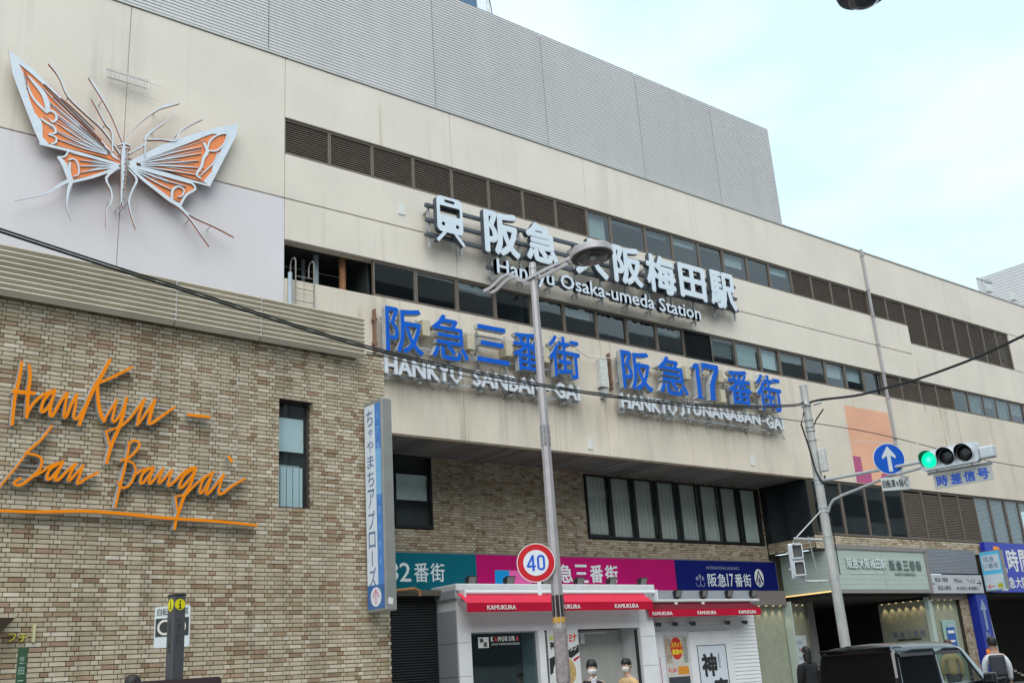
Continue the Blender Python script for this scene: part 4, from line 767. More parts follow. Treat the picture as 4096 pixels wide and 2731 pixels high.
# ================================================================ blue signs
M_blue = mat('sign_blue', (.0, .10, .54), .5, var=.12, scale=5, spec=.2); M_side = mat('sign_return', (.42, .43, .44), .5, .0, .25, 6); M_sidel = mat('latin_face', (.68, .71, .76), .4, .2, .12, 8)
M_box = mat('transformer_box', (.52, .46, .34), .6, .1, .15, 4)
def bluesign(name, label, chars, latin, boxes, x0, x1, bold):
    t = thing(name, label, 'sign', ((x0 + x1) / 2, 20.1, 9))
    for c_, bx in chars:
        if c_ in '17':
            a0, a1, c0, c1 = bx; w_ = a1 - a0; h_ = c1 - c0
            if c_ == '1': poly = [(a0 + .02, c1 - .13), (a0 + .16, c1), (a0 + .34, c1), (a0 + .34, c0 + .07), (a0 + .42, c0), (a0 + .08, c0), (a0 + .16, c0 + .07), (a0 + .16, c1 - .16), (a0 + .04, c1 - .2)]
            else: poly = [(a0, c1), (a1, c1), (a1, c1 - .16), (a0 + .52, c0 + .5), (a0 + .48, c0), (a0 + .24, c0), (a0 + .3, c0 + .5), (a1 - .22, c1 - .17), (a0 + .08, c1 - .17), (a0 + .06, c1 - .3), (a0, c1 - .3)]
            v, f, fr = fill2d([poly], PF, 19.90, 20.07); mesh_obj('letter', v, f, [M_blue, M_side], t, [0 if q else 1 for q in fr]); continue
        bigchar(c_, bx, 19.90, .17, t, [M_blue, M_side], bold)
    for s_, a, b, z0, z1 in latin:
        letters(s_, (a, 19.99 + .12, z0), X1, Z1, b - a, z1 - z0, .12, .02, 6, [M_sidel, M_side], t)
    for x, z in boxes: bev(build(MB().box(x, x + .22, 19.95, 20.24, z, z + .42), 'transformer_box', M_box, t), .015)
    for z in (9.35, 9.95, 8.55): build(MB().box(x0, x1, 20.13, 20.16, z, z + .05), 'support_rail', M_steel, t)
    x = x0 + .12
    while x < x1: build(MB().box(x, x + .05, 20.161, 20.2, 8.5, 10.1).box(x, x + .05, 20.08, 20.3, 8.46, 8.5), 'support_post', M_steel, t); x += .92
    mb = MB(); rr = random.Random(int(x0))
    x = x0 + .3
    while x < x1 - .3:
        zz = rr.uniform(9.0, 9.9); mb.tube([(x, 20.12, zz), (x + .1, 20.02, zz - .18), (x + .22, 20.02, zz - .15), (x + .3, 20.12, zz + .05)], .009, 5)
        if rr.random() < .5: mb.tube([(x + .2, 20.1, 8.56), (x + .24, 20.0, 8.34), (x + .33, 20.0, 8.3), (x + .36, 20.1, 8.56)], .007, 5)
        x += rr.uniform(.5, .9)
    build(mb, 'wiring', M_cable, t, kind='stuff')
    build(MB().box(x0 - .12, x0 - .09, 20.16, 20.3, 9.1, 10.2).box(x0 - .16, x0 - .05, 20.18, 20.28, 9.3, 9.38).box(x0 - .16, x0 - .05, 20.18, 20.28, 9.9, 9.98), 'rusty_post', mat('dull_rust', (.22, .13, .09), .85, var=.4, scale=14), t); return t
b1 = [(k, v) for k, v in BLUE1.items()]
T1 = bluesign('blue_sign', 'blue raised Japanese letters over silver HANKYU SANBAN-GAI on the cream wall', b1, [('HANKYU', 12.49, 14.74, 8.55, 9.0), ('SANBAN', 15.06, 17.36, 8.56, 9.0), ('-', 17.42, 17.62, 8.74, 8.80), ('GAI', 17.72, 18.66, 8.57, 9.01)], [(13.58, 9.65), (14.93, 9.5), (16.16, 9.5), (17.42, 9.5)], 12.48, 18.7, .013)
b2 = [(k, v) for k, v in BLUE2.items()]
T2 = bluesign('blue_sign', 'blue raised letters with the number 17 over silver HANKYU JYUNANABAN-GAI', b2, [('HANKYU', 20.2, 22.47, 8.56, 9.0), ('JYŪNANABAN', 22.62, 26.3, 8.57, 9.1), ('-', 26.36, 26.5, 8.78, 8.84), ('GAI', 26.55, 27.48, 8.6, 9.03)], [(22.98, 9.75), (24.5, 9.85), (24.5, 9.2), (25.98, 9.7)], 20.2, 27.5, .020)
build(MB().box(19.62, 19.9, 20.1, 20.3, 9.15, 9.95), 'control_box', M_dirtywhite, T2); build(MB().box(19.68, 19.84, 20.12, 20.3, 8.85, 9.08), 'socket', M_steel, T2)
build(MB().tube([(18.75, 20.1, 10.1), (19.2, 20.1, 9.92), (19.8, 20.1, 9.98), (20.15, 20.1, 10.05)], .015, 6), 'conduit', M_dirtywhite, T2)

# ================================================================ shop name band in the recess
def flat(x0, x1, z0, z1, y, th=.02): return MB().box(x0, x1, y - th, y, z0, z1)
BN = thing('shop_sign_band', 'long teal, magenta and navy sign band under the recessed brick wall', 'sign', (21, 22.1, 3.7))
build(flat(12.9, 28.75, 3.74, 4.71, 22.18, .12), 'case', mat('band_case', (.1, .1, .1), .6), BN)
yb = 22.058
pt = build(flat(12.9, 16.39, 3.77, 4.70, yb, .01), 'teal_panel', mat('band_teal', srgb(0, 92, 108), .6, spec=.15, var=.06, scale=1), BN)
pm = build(flat(16.395, 23.86, 3.77, 4.70, yb, .01), 'magenta_panel', mat('band_magenta', srgb(172, 8, 96), .6, spec=.15, var=.08, scale=1), BN)
pn = build(flat(23.865, 28.7, 3.77, 4.70, yb, .01), 'navy_panel', mat('band_navy', srgb(6, 18, 92), .6, spec=.15, var=.06, scale=1), BN)
M_pr = mat('band_print', (.62, .68, .70), .4, var=0); yt = yb - .011
text('3', (13.68, yt, 4.0), X1, Z1, .33, .46, .003, bold=.006, ncopy=4, mats=M_pr, parent=pt); text('2', (14.04, yt, 4.0), X1, Z1, .33, .46, .003, bold=.006, ncopy=4, mats=M_pr, parent=pt); text('番', (14.46, yt, 3.99), X1, Z1, .44, .47, .003, bold=.004, ncopy=4, mats=M_pr, parent=pt); text('街', (14.95, yt, 4.0), X1, Z1, .43, .46, .003, bold=.004, ncopy=4, mats=M_pr, parent=pt)
for i, c_ in enumerate('阪急三番街'): text(c_, (18.62 + i * .58, yt, 4.0), X1, Z1, .50, .50, .003, bold=.012, ncopy=6, mats=M_pr, parent=pm)
build(flat(16.98, 17.46, 3.79, 4.31, yt, .002), 'blue_square', mat('band_blue', srgb(0, 140, 205), .4), pm); build(flat(17.46, 18.2, 3.79, 4.31, yt, .0015), 'pink_square', mat('band_pink', srgb(225, 95, 165), .4), pm)
for i, c_ in enumerate(['阪', '急', '17', '番', '街']):
    xs = [25.28, 25.74, 26.19, 26.56, 26.98][i]; ww = [.42, .40, .30, .38, .38][i]
    text(c_, (xs, yt, 3.91), X1, Z1, ww, .40, .003, bold=.004, ncopy=4, mats=M_pr, parent=pn)
text('INTERNATIONAL ELEGANCE', (25.28, yt, 4.44), X1, Z1, 1.56, .09, .003, mats=mat('band_dim', (.24, .28, .34), .5), parent=pn)
mb = MB()
for i in range(3):
    a = R_(90 + (i - 1) * 52); cx, cz = 24.93 + .17 * math.cos(a), 4.05 + .17 * math.sin(a)
    for q in range(5): b_ = a + R_(q * 36); mb.ribbon([(cx - .06 * math.cos(b_), cz - .06 * math.sin(b_)), (cx + .06 * math.cos(b_), cz + .06 * math.sin(b_))], .012, PF, yt - .002 - q * .0002 - i * .001, yt)
mb.ribbon([(24.73, 4.02), (24.77, 3.93), (24.87, 3.92), (24.93, 4.0), (24.93, 4.15)], .014, PF, yt - .006, yt).ribbon([(25.13, 4.02), (25.09, 3.93), (24.99, 3.92), (24.93, 4.0)], .014, PF, yt - .0065, yt)
build(mb, 'emblem', mat('band_emblem', (.32, .36, .42), .5), pn)
v, f, fr = fill2d([circle(27.78, 4.19, .285, 32, .8)], PF, yt - .002, yt); mesh_obj('arrow_disc', v, f, mat('band_disc', (.62, .64, .60), .4), pn)
build(MB().ribbon([(27.62, 4.05), (27.78, 4.40), (27.94, 4.05)], .075, PF, yt - .006, yt, smooth=1, caps=False).ribbon([(27.72, 3.96), (27.775, 4.18)], .05, PF, yt - .0055, yt).ribbon([(27.84, 3.96), (27.785, 4.18)], .05, PF, yt - .005, yt), 'arrow', MATS['band_navy'], pn)
# dark roller shutter between annex and kiosk
t = thing('roller_shutter', 'dark ribbed roller shutter between the brick wall and the noodle kiosk', 'shutter', (13.9, 21.9, .14))
for i in range(58):
    z = .15 + i * .062
    o = build(MB().add([(12.85, 21.9, z), (14.97, 21.9, z), (14.97, 21.86, z + .02), (12.85, 21.86, z + .02), (14.97, 21.86, z + .04), (12.85, 21.86, z + .04), (14.97, 21.9, z + .06), (12.85, 21.9, z + .06)], [(0, 1, 2, 3), (3, 2, 4, 5), (5, 4, 6, 7)]), 'slat', mat('shutter_black', (.035, .038, .042), .5, .3, .1), t) if i == 0 else None
    if i == 0: sl0 = o
    else: c = sl0.copy(); COL.objects.link(c); place(c, t, Matrix.Translation((0, 0, i * .062)) @ WM[sl0.name])
build(MB().box(12.85, 14.97, 21.92, 22.0, .15, 3.74), 'backing', M_black, t); build(MB().box(12.85, 14.98, 21.6, 22.05, 3.62, 3.75), 'hood', mat('hood_brown', (.09, .075, .06), .7), t)
build(MB().tube([(13.2, 21.55, 3.70), (14.1, 21.5, 3.78), (14.25, 21.5, 3.72), (14.25, 21.5, 3.6)], .03, 8), 'pipe', mat('orange_pipe', (.42, .18, .05), .6), t)

# ================================================================ noodle kiosk
M_kw = mat('kiosk_white', (.72, .72, .74), .45, .0, .06, 1.5); M_kg = mat('kiosk_grey', (.34, .36, .40), .5, .1, .08, 1.5); M_red = mat('awning_red', (.44, .008, .035), .8, spec=.1, var=.08, scale=3, bump=.1); M_redtop = mat('awning_red_sheer', (.66, .045, .085), .8, spec=.1, var=.06); M_redd = mat('awning_red_shaded', (.16, .02, .03), .85, spec=.1, var=.08)  # darkest red puts shadow into the colour of the lower kiosk's awning top
K1 = thing('noodle_kiosk', 'white panelled noodle shop kiosk with red KAMUKURA awning', 'kiosk', (18.3, 21, .14)); KY = 21.05
m = MB().box(15.0, 15.4, KY + .02, 22.0, .15, 3.6).box(15.4, 21.7, KY + .03, KY + .12, 2.70, 3.68).box(17.5, 17.72, KY + .02, 22, .15, 2.7).box(21.12, 21.7, KY + .02, 22, .15, 3.6).box(15.4, 17.5, KY + .6, KY + .7, .15, .7).box(15.4, 21.12, 21.85, 21.95, .15, 2.7)
build(m, 'wall', M_kw, K1)
for i, z in enumerate((.15, .92, 1.69, 2.46)):
    build(MB().box(14.972, 15.0, KY + .02, 22.0, z + .006, min(z + .764, 3.55)), 'side_panel', M_kg, K1)
    bev(build(MB().box(15.0, 15.38, KY, KY + .02, z + .006, min(z + .764, 2.68)), 'front_panel', M_kw, K1), .004, 1)
    bev(build(MB().box(21.14, 21.7, KY, KY + .02, z + .006, min(z + .764, 2.68)), 'front_panel', M_kw, K1), .004, 1)
bev(build(MB().box(14.94, 21.76, KY - .10, 22.05, 3.66, 3.84), 'roof_edge', mat('roof_white', (.62, .63, .64), .4), K1), .03)
build(MB().box(14.93, 15.0, KY - .05, 22.0, 3.5, 3.70), 'gutter', M_kg, K1)
build(MB().tube([(15.08, KY - .2, 3.62), (21.63, KY - .2, 3.62)], .055, 12), 'awning_roller', M_white, K1)
def awning(par, x0, x1, y, zt, zm, zb, n_, mtop, proj=.52):
    m = MB().add([(x0, y - .16, zt), (x1, y - .16, zt), (x1 + .02, y - proj, zm), (x0 + .02, y - proj, zm), (x0, y - .16, zt - .012), (x1, y - .16, zt - .012), (x1 + .02, y - proj, zm - .012), (x0 + .02, y - proj, zm - .012)], [(0, 3, 2, 1), (4, 5, 6, 7), (0, 4, 7, 3), (1, 2, 6, 5)])
    o = build(m, 'awning_top', mtop, par); nn = 60; yy = lambda t, k_: y - proj - .006 + .008 * math.sin(t * 40) * k_
    vs = []
    for q in range(nn + 1):
        t = q / nn; x = x0 + .02 + (x1 - x0) * t
        vs += [(x, yy(t, 0), zm), (x, yy(t, 1), zb)]
    fs = [(2 * q, 2 * q + 1, 2 * q + 3, 2 * q + 2) for q in range(nn)]
    va = mesh_obj('valance', vs, fs, M_red, par, smooth=True); return va
va = awning(K1, 14.90, 21.17, KY, 3.60, 3.345, 3.13, 3, M_redtop)
M_txw = mat('print_white', (.68, .68, .66), .6, var=0)
def kam(x0, w_, z0, h_, y, par): text('KAMUKURA', (x0, y, z0), X1, Z1, w_, h_, .003, bold=.004, ncopy=4, mats=M_txw, parent=par)
for x0 in (15.5, 17.62, 19.72): kam(x0, .88, 3.175, .11, KY - .55, va)
for x in (15.03, 21.6): build(MB().box(x, x + .05, KY - .3, KY, 3.4, 3.68), 'awning_bracket', M_white, K1)
mb = MB()
for x in (16.95, 19.6): mb.box(x, x + .1, KY - .21, KY - .17, 3.47, 3.55)
build(mb, 'awning_clips', M_white, K1)
# serving windows
w = build(frame_bars(15.4, 17.5, .72, 2.70, KY + .10, KY + .16, .03), 'window', M_steel, K1); build(MB().box(15.43, 17.47, KY + .125, KY + .131, .75, 2.67), 'pane', M_glass, w)
build(MB().box(15.41, 17.49, KY + .7, KY + .72, .2, 2.68), 'interior', mat('kiosk_dark', (.03, .04, .035), .8, var=.6, scale=1.2), K1)
ws = build(flat(15.67, 15.99, 2.33, 2.58, KY + .115, .004), 'window_sticker', M_txw, w); M_ink2 = mat('black_print', (.02, .02, .02), .5, var=0)
text('神', (15.71, KY + .108, 2.44), X1, Z1, .11, .12, .002, bold=.004, ncopy=4, mats=M_ink2, parent=ws); text('座', (15.82, KY + .108, 2.35), X1, Z1, .12, .12, .002, bold=.004, ncopy=4, mats=M_ink2, parent=ws)
for i, c_ in enumerate('KAMUKURA'): text(c_, (16.06 + i * .113, KY + .118, 2.47), X1, Z1, .085, .12, .003, bold=.006, ncopy=4, mats=mat('print_red', srgb(215, 70, 70), .5, var=0) if c_ == 'A' else M_txw, parent=w)
text('SOUP WITH NOODLES', (16.08, KY + .118, 2.38), X1, Z1, .88, .05, .003, mats=M_txw, parent=w)
build(MB().box(18.86, 21.1, KY + .75, KY + .8, .15, 2.7), 'inner_wall', mat('kiosk_inner', (.46, .46, .43), .8), K1)
build(MB().box(19.35, 19.5, KY + .5, KY + .75, 2.36, 2.66).box(19.1, 20.3, KY + .45, KY + .5, 2.6, 2.63), 'shelf_box', M_kw, K1)
build(MB().box(21.02, 21.1, KY + .1, KY + .14, .15, 2.65).box(19.2, 20.7, KY + .3, KY + .34, .15, 1.2), 'counter', M_black, K1)
for z in (1.58, 1.42): build(MB().lathe((19.95, KY + .74, z), [(.035, 0), (.035, .02)], 14, axis=(0, -1, 0)), 'switch', M_black, K1)
# poster
po = thing('menu_poster', 'tall ramen poster with a noodle bowl between the kiosk windows', 'poster', (18.3, KY, .6))
ps = build(flat(17.78, 18.84, .7, 2.70, KY + .02, .015), 'sheet', mat('poster_white', (.64, .65, .66), .5, var=.02), po); yp = KY + .004
build(flat(17.84, 18.05, 2.44, 2.55, yp, .001), 'lime_mark', mat('lime', srgb(190, 200, 110), .5), ps)
text('神座', (17.84, yp, 2.22), X1, Z1, .44, .20, .002, bold=.01, ncopy=6, mats=M_ink2, parent=ps)
text('スタミナ', (18.20, yp, 2.33), X1 + Z1 * .12, Z1, .58, .22, .002, bold=.012, ncopy=6, mats=mat('poster_orange', srgb(215, 75, 30), .5, var=0), parent=ps)
build(MB().prism([(17.8, 2.0), (18.83, 2.32), (18.83, 2.13), (17.8, 1.60)], PF, yp - .001, yp), 'black_stripe', M_ink2, ps)
text('ラーメン', (18.28, yp - .002, 2.10), X1 + Z1 * .2, Z1, .48, .12, .002, bold=.006, ncopy=4, mats=M_txw, parent=ps)
build(MB().prism([(18.6, 1.95), (18.83, 2.05), (18.83, 2.0), (18.6, 1.88)], PF, yp - .0015, yp), 'red_tag', M_red, ps)
v, f, fr = fill2d([circle(18.32, 1.62, .42, 36)], PF, yp - .003, yp); mesh_obj('bowl_print', v, f, mat('bowl', (.70, .69, .65), .3), ps)
v, f, fr = fill2d([circle(18.32, 1.66, .35, 36)], PF, yp - .004, yp); mesh_obj('soup_print', v, f, mat('soup', (.55, .36, .14), .6, var=.5, scale=14), ps)
mb = MB(); rr = random.Random(5)
for q in range(26):
    a, r_ = rr.uniform(0, 6.28), rr.uniform(0, .27); cx, cz = 18.32 + r_ * math.cos(a), 1.68 + r_ * math.sin(a); b_ = rr.uniform(0, 3.1)
    mb.ribbon([(cx - .045 * math.cos(b_), cz - .045 * math.sin(b_)), (cx + .045 * math.cos(b_), cz + .045 * math.sin(b_))], rr.uniform(.03, .06), PF, yp - .0045 - q * .0001, yp, q % 3)
build(mb, 'topping_print', [mat('top_a', (.40, .22, .08), .6), mat('top_b', (.30, .38, .10), .6), mat('top_c', (.58, .42, .2), .6)], ps)
text('1037円', (18.38, yp, .95), X1, Z1, .42, .17, .002, bold=.006, ncopy=4, mats=M_ink2, parent=ps); text('期間', (17.9, yp, .98), X1, Z1, .18, .10, .002, mats=MATS['print_red'], parent=ps)
# roof floodlights
def flood(x, y, z, label, small=False):
    t = thing('spot_lamp', label, 'lamp', (x, y, z), 0, 'wall spot lamps on the kiosk' if small else 'floodlights on the kiosk roof')
    if small:
        build(MB().tube([(x, y, z), (x, y - .12, z), (x - .02, y - .16, z - .01)], .02, 8), 'arm', M_black, t)
        for dx in (-.05, .05): build(MB().lathe((x + dx, y - .14, z - .08), [(.02, 0), (.045, .03), (.045, .10), (.03, .12)], 12), 'lamp_head', mat('lamp_dark', (.08, .09, .1), .4, .3), t)
    else:
        build(MB().tube([(x, y, z), (x, y, z + .10)], .02, 6), 'bracket', M_black, t)
        m = MB().add([(x - .15, y - .10, z + .27), (x + .15, y - .10, z + .27), (x + .13, y + .08, z + .22), (x - .13, y + .08, z + .22), (x - .12, y - .02, z + .05), (x + .12, y - .02, z + .05), (x + .1, y + .1, z + .06), (x - .1, y + .1, z + .06)], [(0, 1, 2, 3), (4, 7, 6, 5), (0, 4, 5, 1), (2, 6, 7, 3), (1, 5, 6, 2), (0, 3, 7, 4)])
        build(m, 'lamp_housing', M_black, t)
        build(MB().add([(x - .12, y - .101, z + .245), (x - .095, y - .035, z + .075), (x + .095, y - .035, z + .075), (x + .12, y - .101, z + .245)], [(0, 1, 2, 3)]), 'lamp_glass', mat('lamp_grey_glass', (.22, .22, .21), .3), t)
ords = ['first', 'second', 'third', 'fourth', 'fifth', 'sixth']
for i in range(6): flood(15.46 + i * 1.185, KY + .0, 3.76, f'black floodlight on the white kiosk roof, {ords[i]} from the brick wall side')
# right-hand kiosk
K2 = thing('kiosk_annex', 'lower white boarded kiosk with a shaded red awning to the right of the noodle shop', 'kiosk', (24.3, 21.6, .14)); Y2 = 21.6
build(MB().box(21.75, 26.72, Y2 + .03, Y2 + .4, .15, 3.4), 'wall', M_kw, K2)
brd = None
for i in range(27):
    z = .17 + i * .11
    if brd is None:
        brd = build(MB().add([(21.76, Y2 + .03, z + .1), (26.72, Y2 + .03, z + .1), (26.72, Y2 + .012, z), (21.76, Y2 + .012, z), (21.76, Y2 + .03, z), (26.72, Y2 + .03, z)], [(0, 3, 2, 1), (3, 4, 5, 2)]), 'board', M_kw, K2)
    else: c = brd.copy(); COL.objects.link(c); place(c, K2, Matrix.Translation((0, 0, i * .11)) @ WM[brd.name])
build(MB().box(21.77, 26.6, Y2 - .25, Y2 + .4, 3.36, 3.72), 'roof_box', M_kg, K2); build(MB().tube([(21.7, Y2 - .3, 3.42), (26.65, Y2 - .3, 3.42)], .05, 10), 'awning_roller', mat('cream_roller', (.55, .56, .54), .5), K2)
va2 = awning(K2, 21.4, 26.25, Y2, 3.42, 3.16, 2.96, 3, M_redd, .65)
for x0 in (21.53, 23.38, 25.2): kam(x0, .81, 3.0, .10, Y2 - .68, va2)
mb = MB()
for x in (22.85, 24.0): mb.box(x, x + .1, Y2 - .35, Y2 - .3, 3.30, 3.38)
build(mb, 'awning_clips', M_white, K2)
for i in range(4): flood(23.02 + i * 1.135, Y2 - .3, 3.46, f'black floodlight on the lower kiosk roof, {ords[i]} from the noodle shop')
for i, x in enumerate((22.3, 23.0, 23.75, 25.3, 26.1)): flood(x, Y2 + .01, 2.80, f'small twin spot lamp on white boards under the shaded red awning, {ords[i]} from the left', True)
# staff poster
po = thing('staff_poster', 'busy staff recruiting poster with a red blob and yellow lettering on white boards', 'poster', (23.1, Y2, 1)); yq = Y2 + .005
ps = build(flat(22.6, 23.56, .5, 2.47, yq + .01, .01), 'sheet', mat('poster_pale', (.56, .53, .48), .5, var=.1, scale=6), po)
v, f, fr = fill2d([circle(23.08, 2.12, .31, 26, .8)], PF, yq - .004, yq); mesh_obj('red_blob', v, f, mat('blob_red', srgb(205, 45, 35), .5), ps)
text('スタッフ', (22.86, yq - .006, 2.14), X1, Z1, .44, .16, .002, bold=.006, ncopy=4, mats=mat('print_yellow', srgb(235, 215, 60), .5, var=0), parent=ps); text('募集中!', (22.88, yq - .006, 1.94), X1, Z1, .46, .16, .002, bold=.006, ncopy=4, mats=MATS['print_yellow'], parent=ps)
text('¥1,300', (22.66, yq, 1.45), X1, Z1, .34, .14, .002, bold=.003, ncopy=4, mats=MATS['print_red'], parent=ps)
build(flat(23.06, 23.5, 1.40, 1.62, yq, .002), 'orange_label', mat('label_orange', srgb(215, 140, 40), .5, var=.2, scale=20), ps); build(flat(22.64, 23.52, 1.14, 1.34, yq, .002), 'dark_label', mat('label_dark', srgb(60, 65, 75), .5, var=.5, scale=25), ps)
build(flat(22.62, 22.86, 1.72, 2.4, yq, .002), 'photo_print', mat('photo_tone', (.42, .33, .26), .5, var=.5, scale=9), ps); build(flat(23.34, 23.54, 1.72, 2.42, yq, .002), 'photo_print', mat('photo_tone2', (.35, .36, .32), .5, var=.5, scale=12), ps)
mb = MB()
for q, (x, z) in enumerate(((22.98, 1.02), (23.12, .9), (23.3, 1.02), (23.42, .88), (23.05, .78), (23.26, .76))): v, f, fr = fill2d([circle(x, z, .085, 14)], PF, yq - .003 - q * .0004, yq); mb.add(v, f, q % 3)
build(mb, 'food_print', [mat('food_a', srgb(190, 60, 40), .5), mat('food_b', srgb(110, 150, 60), .5), mat('food_c', srgb(225, 190, 120), .5)], ps)
v, f, fr = fill2d([circle(22.78, .86, .14, 20)], PF, yq - .002, yq); mesh_obj('plate_print', v, f, M_txw, ps)
# calligraphy doors
dr = thing('calligraphy_door', 'white double door with black brush calligraphy on the boarded kiosk', 'door', (24.5, Y2, .15))
for a, b in ((23.66, 24.515), (24.525, 25.40)): build(flat(a, b, .17, 2.50, Y2 + .005, .02), 'door_leaf', M_kw, dr)
build(MB().box(23.60, 23.66, Y2 - .03, Y2 + .03, .17, 2.56).box(25.40, 25.46, Y2 - .03, Y2 + .03, .17, 2.56).box(23.66, 25.40, Y2 - .03, Y2 + .03, 2.50, 2.56), 'door_frame', M_kw, dr)
sh = build(flat(23.9, 25.2, .2, 2.18, Y2 - .016, .004), 'sheet', mat('calli_sheet', (.60, .64, .70), .4, var=.03), dr); yd = Y2 - .021
build(MB().ribbon([(23.93, .25), (23.93, 2.16), (25.17, 2.16), (25.17, .25)], .035, PF, yd - .001, yd, smooth=1, caps=False), 'border', M_ink2, sh)
text('神', (24.05, yd, 1.28), X1, Z1, .66, .66, .003, bold=.030, ncopy=8, mats=M_ink2, parent=sh); text('座', (24.45, yd, .62), X1, Z1, .66, .62, .003, bold=.030, ncopy=8, mats=M_ink2, parent=sh)
text('かむくら', (24.78, yd, 1.5), X1, Z1, .1, .0 + .45, .002, mats=M_ink2, parent=sh)
build(MB().box(22.18, 22.5, Y2 - .02, Y2 + .02, .17, 2.6), 'side_door', M_kw, K2); build(MB().ribbon([(22.32, 1.9), (22.36, .3)], .02, PF, Y2 - .024, Y2 - .02), 'red_line', M_red, K2)

# ================================================================ station entrance
EN = thing('entrance_canopy', 'pale green glass canopy sign over the dark station entrance', 'canopy', (31.7, 20.2, 3.5))
M_gg = mat('green_glass_panel', (.40, .47, .42), .3, .0, .05, 2); M_gline = mat('glass_joint', (.12, .16, .15), .5)
fz = [3.62 + i * .1585 for i in range(9)]
for i in range(8):
    for a, b in ((29.16, 31.75), (31.77, 34.36)): build(MB().box(a, b, 20.0, 20.02, fz[i] + .003, fz[i + 1] - .002), 'glass_panel', M_gg, EN)
    build(MB().box(29.12, 29.14, 20.02, 22.9, fz[i] + .003, fz[i + 1] - .002), 'glass_panel', M_gg, EN)
build(MB().box(29.14, 34.5, 20.02, 22.9, 3.55, 4.95), 'core', M_gline, EN); build(MB().box(29.10, 34.52, 19.96, 20.0, 3.50, 3.62).box(34.37, 34.52, 19.96, 20.02, 3.62, 4.92).box(29.1, 34.52, 19.96, 20.0, 4.89, 5.04), 'trim', mat('trim_taupe', (.23, .21, .20), .6), EN)
build(MB().box(29.1, 29.13, 20.0, 22.9, 3.575, 3.615), 'light_strip', mat('warm_strip', (.8, .6, .3), .5, emit=((1, .62, .2), .5)), EN)
M_lt = mat('canopy_letters', (.66, .74, .74), .4, .0)
for c_, xx in zip('阪急大阪梅田駅', (29.66, 29.96, 30.32, 30.64, 30.96, 31.27, 31.58)): text(c_, (xx, 19.99, 4.28), X1, Z1, .29, .32, .03, bold=.006, ncopy=4, mats=[M_lt, M_gline], face_side=True, parent=EN, name='letter')
text('Hankyu Osaka-umeda Station', (29.8, 19.99, 4.08), X1, Z1, 1.9, .13, .004, mats=M_lt, parent=EN)
for c_, xx in zip('阪急三番街', (32.1, 32.52, 32.94, 33.34, 33.72)): text(c_, (xx, 19.99, 4.26), X1, Z1, .30, .32, .03, bold=.006, ncopy=4, mats=[mat('canopy_letters_dark', (.2, .24, .24), .4, .5), M_gline], face_side=True, parent=EN, name='letter')
text('HANKYU SANBANGAI', (32.35, 19.99, 4.06), X1, Z1, 1.25, .11, .004, mats=MATS['canopy_letters_dark'], parent=EN)
EV = thing('entrance_hall', 'dark station entrance with lit pale green stone side walls', 'entrance', (31.5, 22, .14))
build(MB().box(27.3, 46, 27, 27.1, .15, 3.6).box(36.8, 36.9, 22.3, 27, .15, 3.5).box(26.8, 28.7, 22.31, 22.6, .15, 3.3).box(29.2, 36.8, 20.3, 27, 3.42, 3.58), 'back_wall', mat('hall_dark', (.02, .018, .016), .9), EV)
M_stone = mat('lit_stone', (.27, .29, .22), .6, var=.15, scale=5, bump=.3, bscale=25)
build(MB().box(34.62, 34.75, 20.45, 22.3, .15, 3.32), 'stone_wall', M_stone, EV); build(MB().box(28.75, 30.15, 22.2, 22.3, .15, 3.4), 'stone_wall', M_stone, EV); build(MB().box(30.15, 30.5, 22.1, 22.5, .15, 3.6), 'pier', mat('pier_grey', (.14, .14, .13), .6), EV); build(MB().box(34.75, 36.65, 20.42, 20.5, .15, 3.30), 'stone_wall', M_stone, EV); build(MB().box(34.58, 34.80, 20.28, 20.44, .15, 3.4), 'glass_fin', M_gg, EV); build(MB().box(28.60, 28.66, 21.6, 21.9, .15, 3.4), 'glass_fin', M_gg, EV)
build(MB().box(26.75, 28.55, 21.9, 22.0, .15, 3.3), 'stone_wall', M_stone, EV); mat('pier_brown', (.16, .14, .13), .7)
build(MB().box(26.75, 28.55, 21.7, 22.0, 3.3, 3.75), 'lintel', MATS['pier_brown'], EV); build(MB().box(34.66, 36.75, 20.2, 20.5, 3.3, 3.5), 'lintel', MATS['pier_brown'], EV)
build(MB().box(30.3, 31.35, 24.5, 24.6, 1.95, 2.5), 'orange_board', mat('board_orange', srgb(190, 105, 20), .5, emit=(srgb(190, 105, 20), .12)), EV); build(MB().box(30.4, 31.3, 24.5, 24.6, 2.6, 3.2), 'pale_board', mat('board_pale', (.16, .15, .13), .5), EV)
text('M', (30.95, 24.49, 2.08), X1, Z1, .3, .28, .004, bold=.01, ncopy=4, mats=M_ink2, parent=EV)
def downlight(x, y, z, e=3.2):
    l = bpy.data.lights.new('downlight', 'SPOT'); l.energy = e * 2.2; l.color = (1, .76, .45); l.spot_size = R_(70); l.spot_blend = .6; l.shadow_soft_size = .02
    o = bpy.data.objects.new('downlight_lamp', l); COL.objects.link(o); place(o, EV, Matrix.Translation((x, y, z)) @ Matrix.Rotation(R_(-6), 4, 'X'))
    build(MB().lathe((x, y, z + .01), [(.035, 0), (.035, .02)], 10), 'downlight', mat('lamp_glow', (1, .8, .5), .5, emit=((1, .7, .35), .5)), EV)
for i in range(6): downlight(34.52, 20.62 + i * .29, 3.28, 2.6)
for i in range(4): downlight(28.95 + i * .32, 22.10, 3.3, 2.0)
for i in range(4): downlight(34.98 + i * .42, 20.35, 3.28, 2.2)
for i in range(5): downlight(26.95 + i * .36, 21.83, 3.27, 2.2)
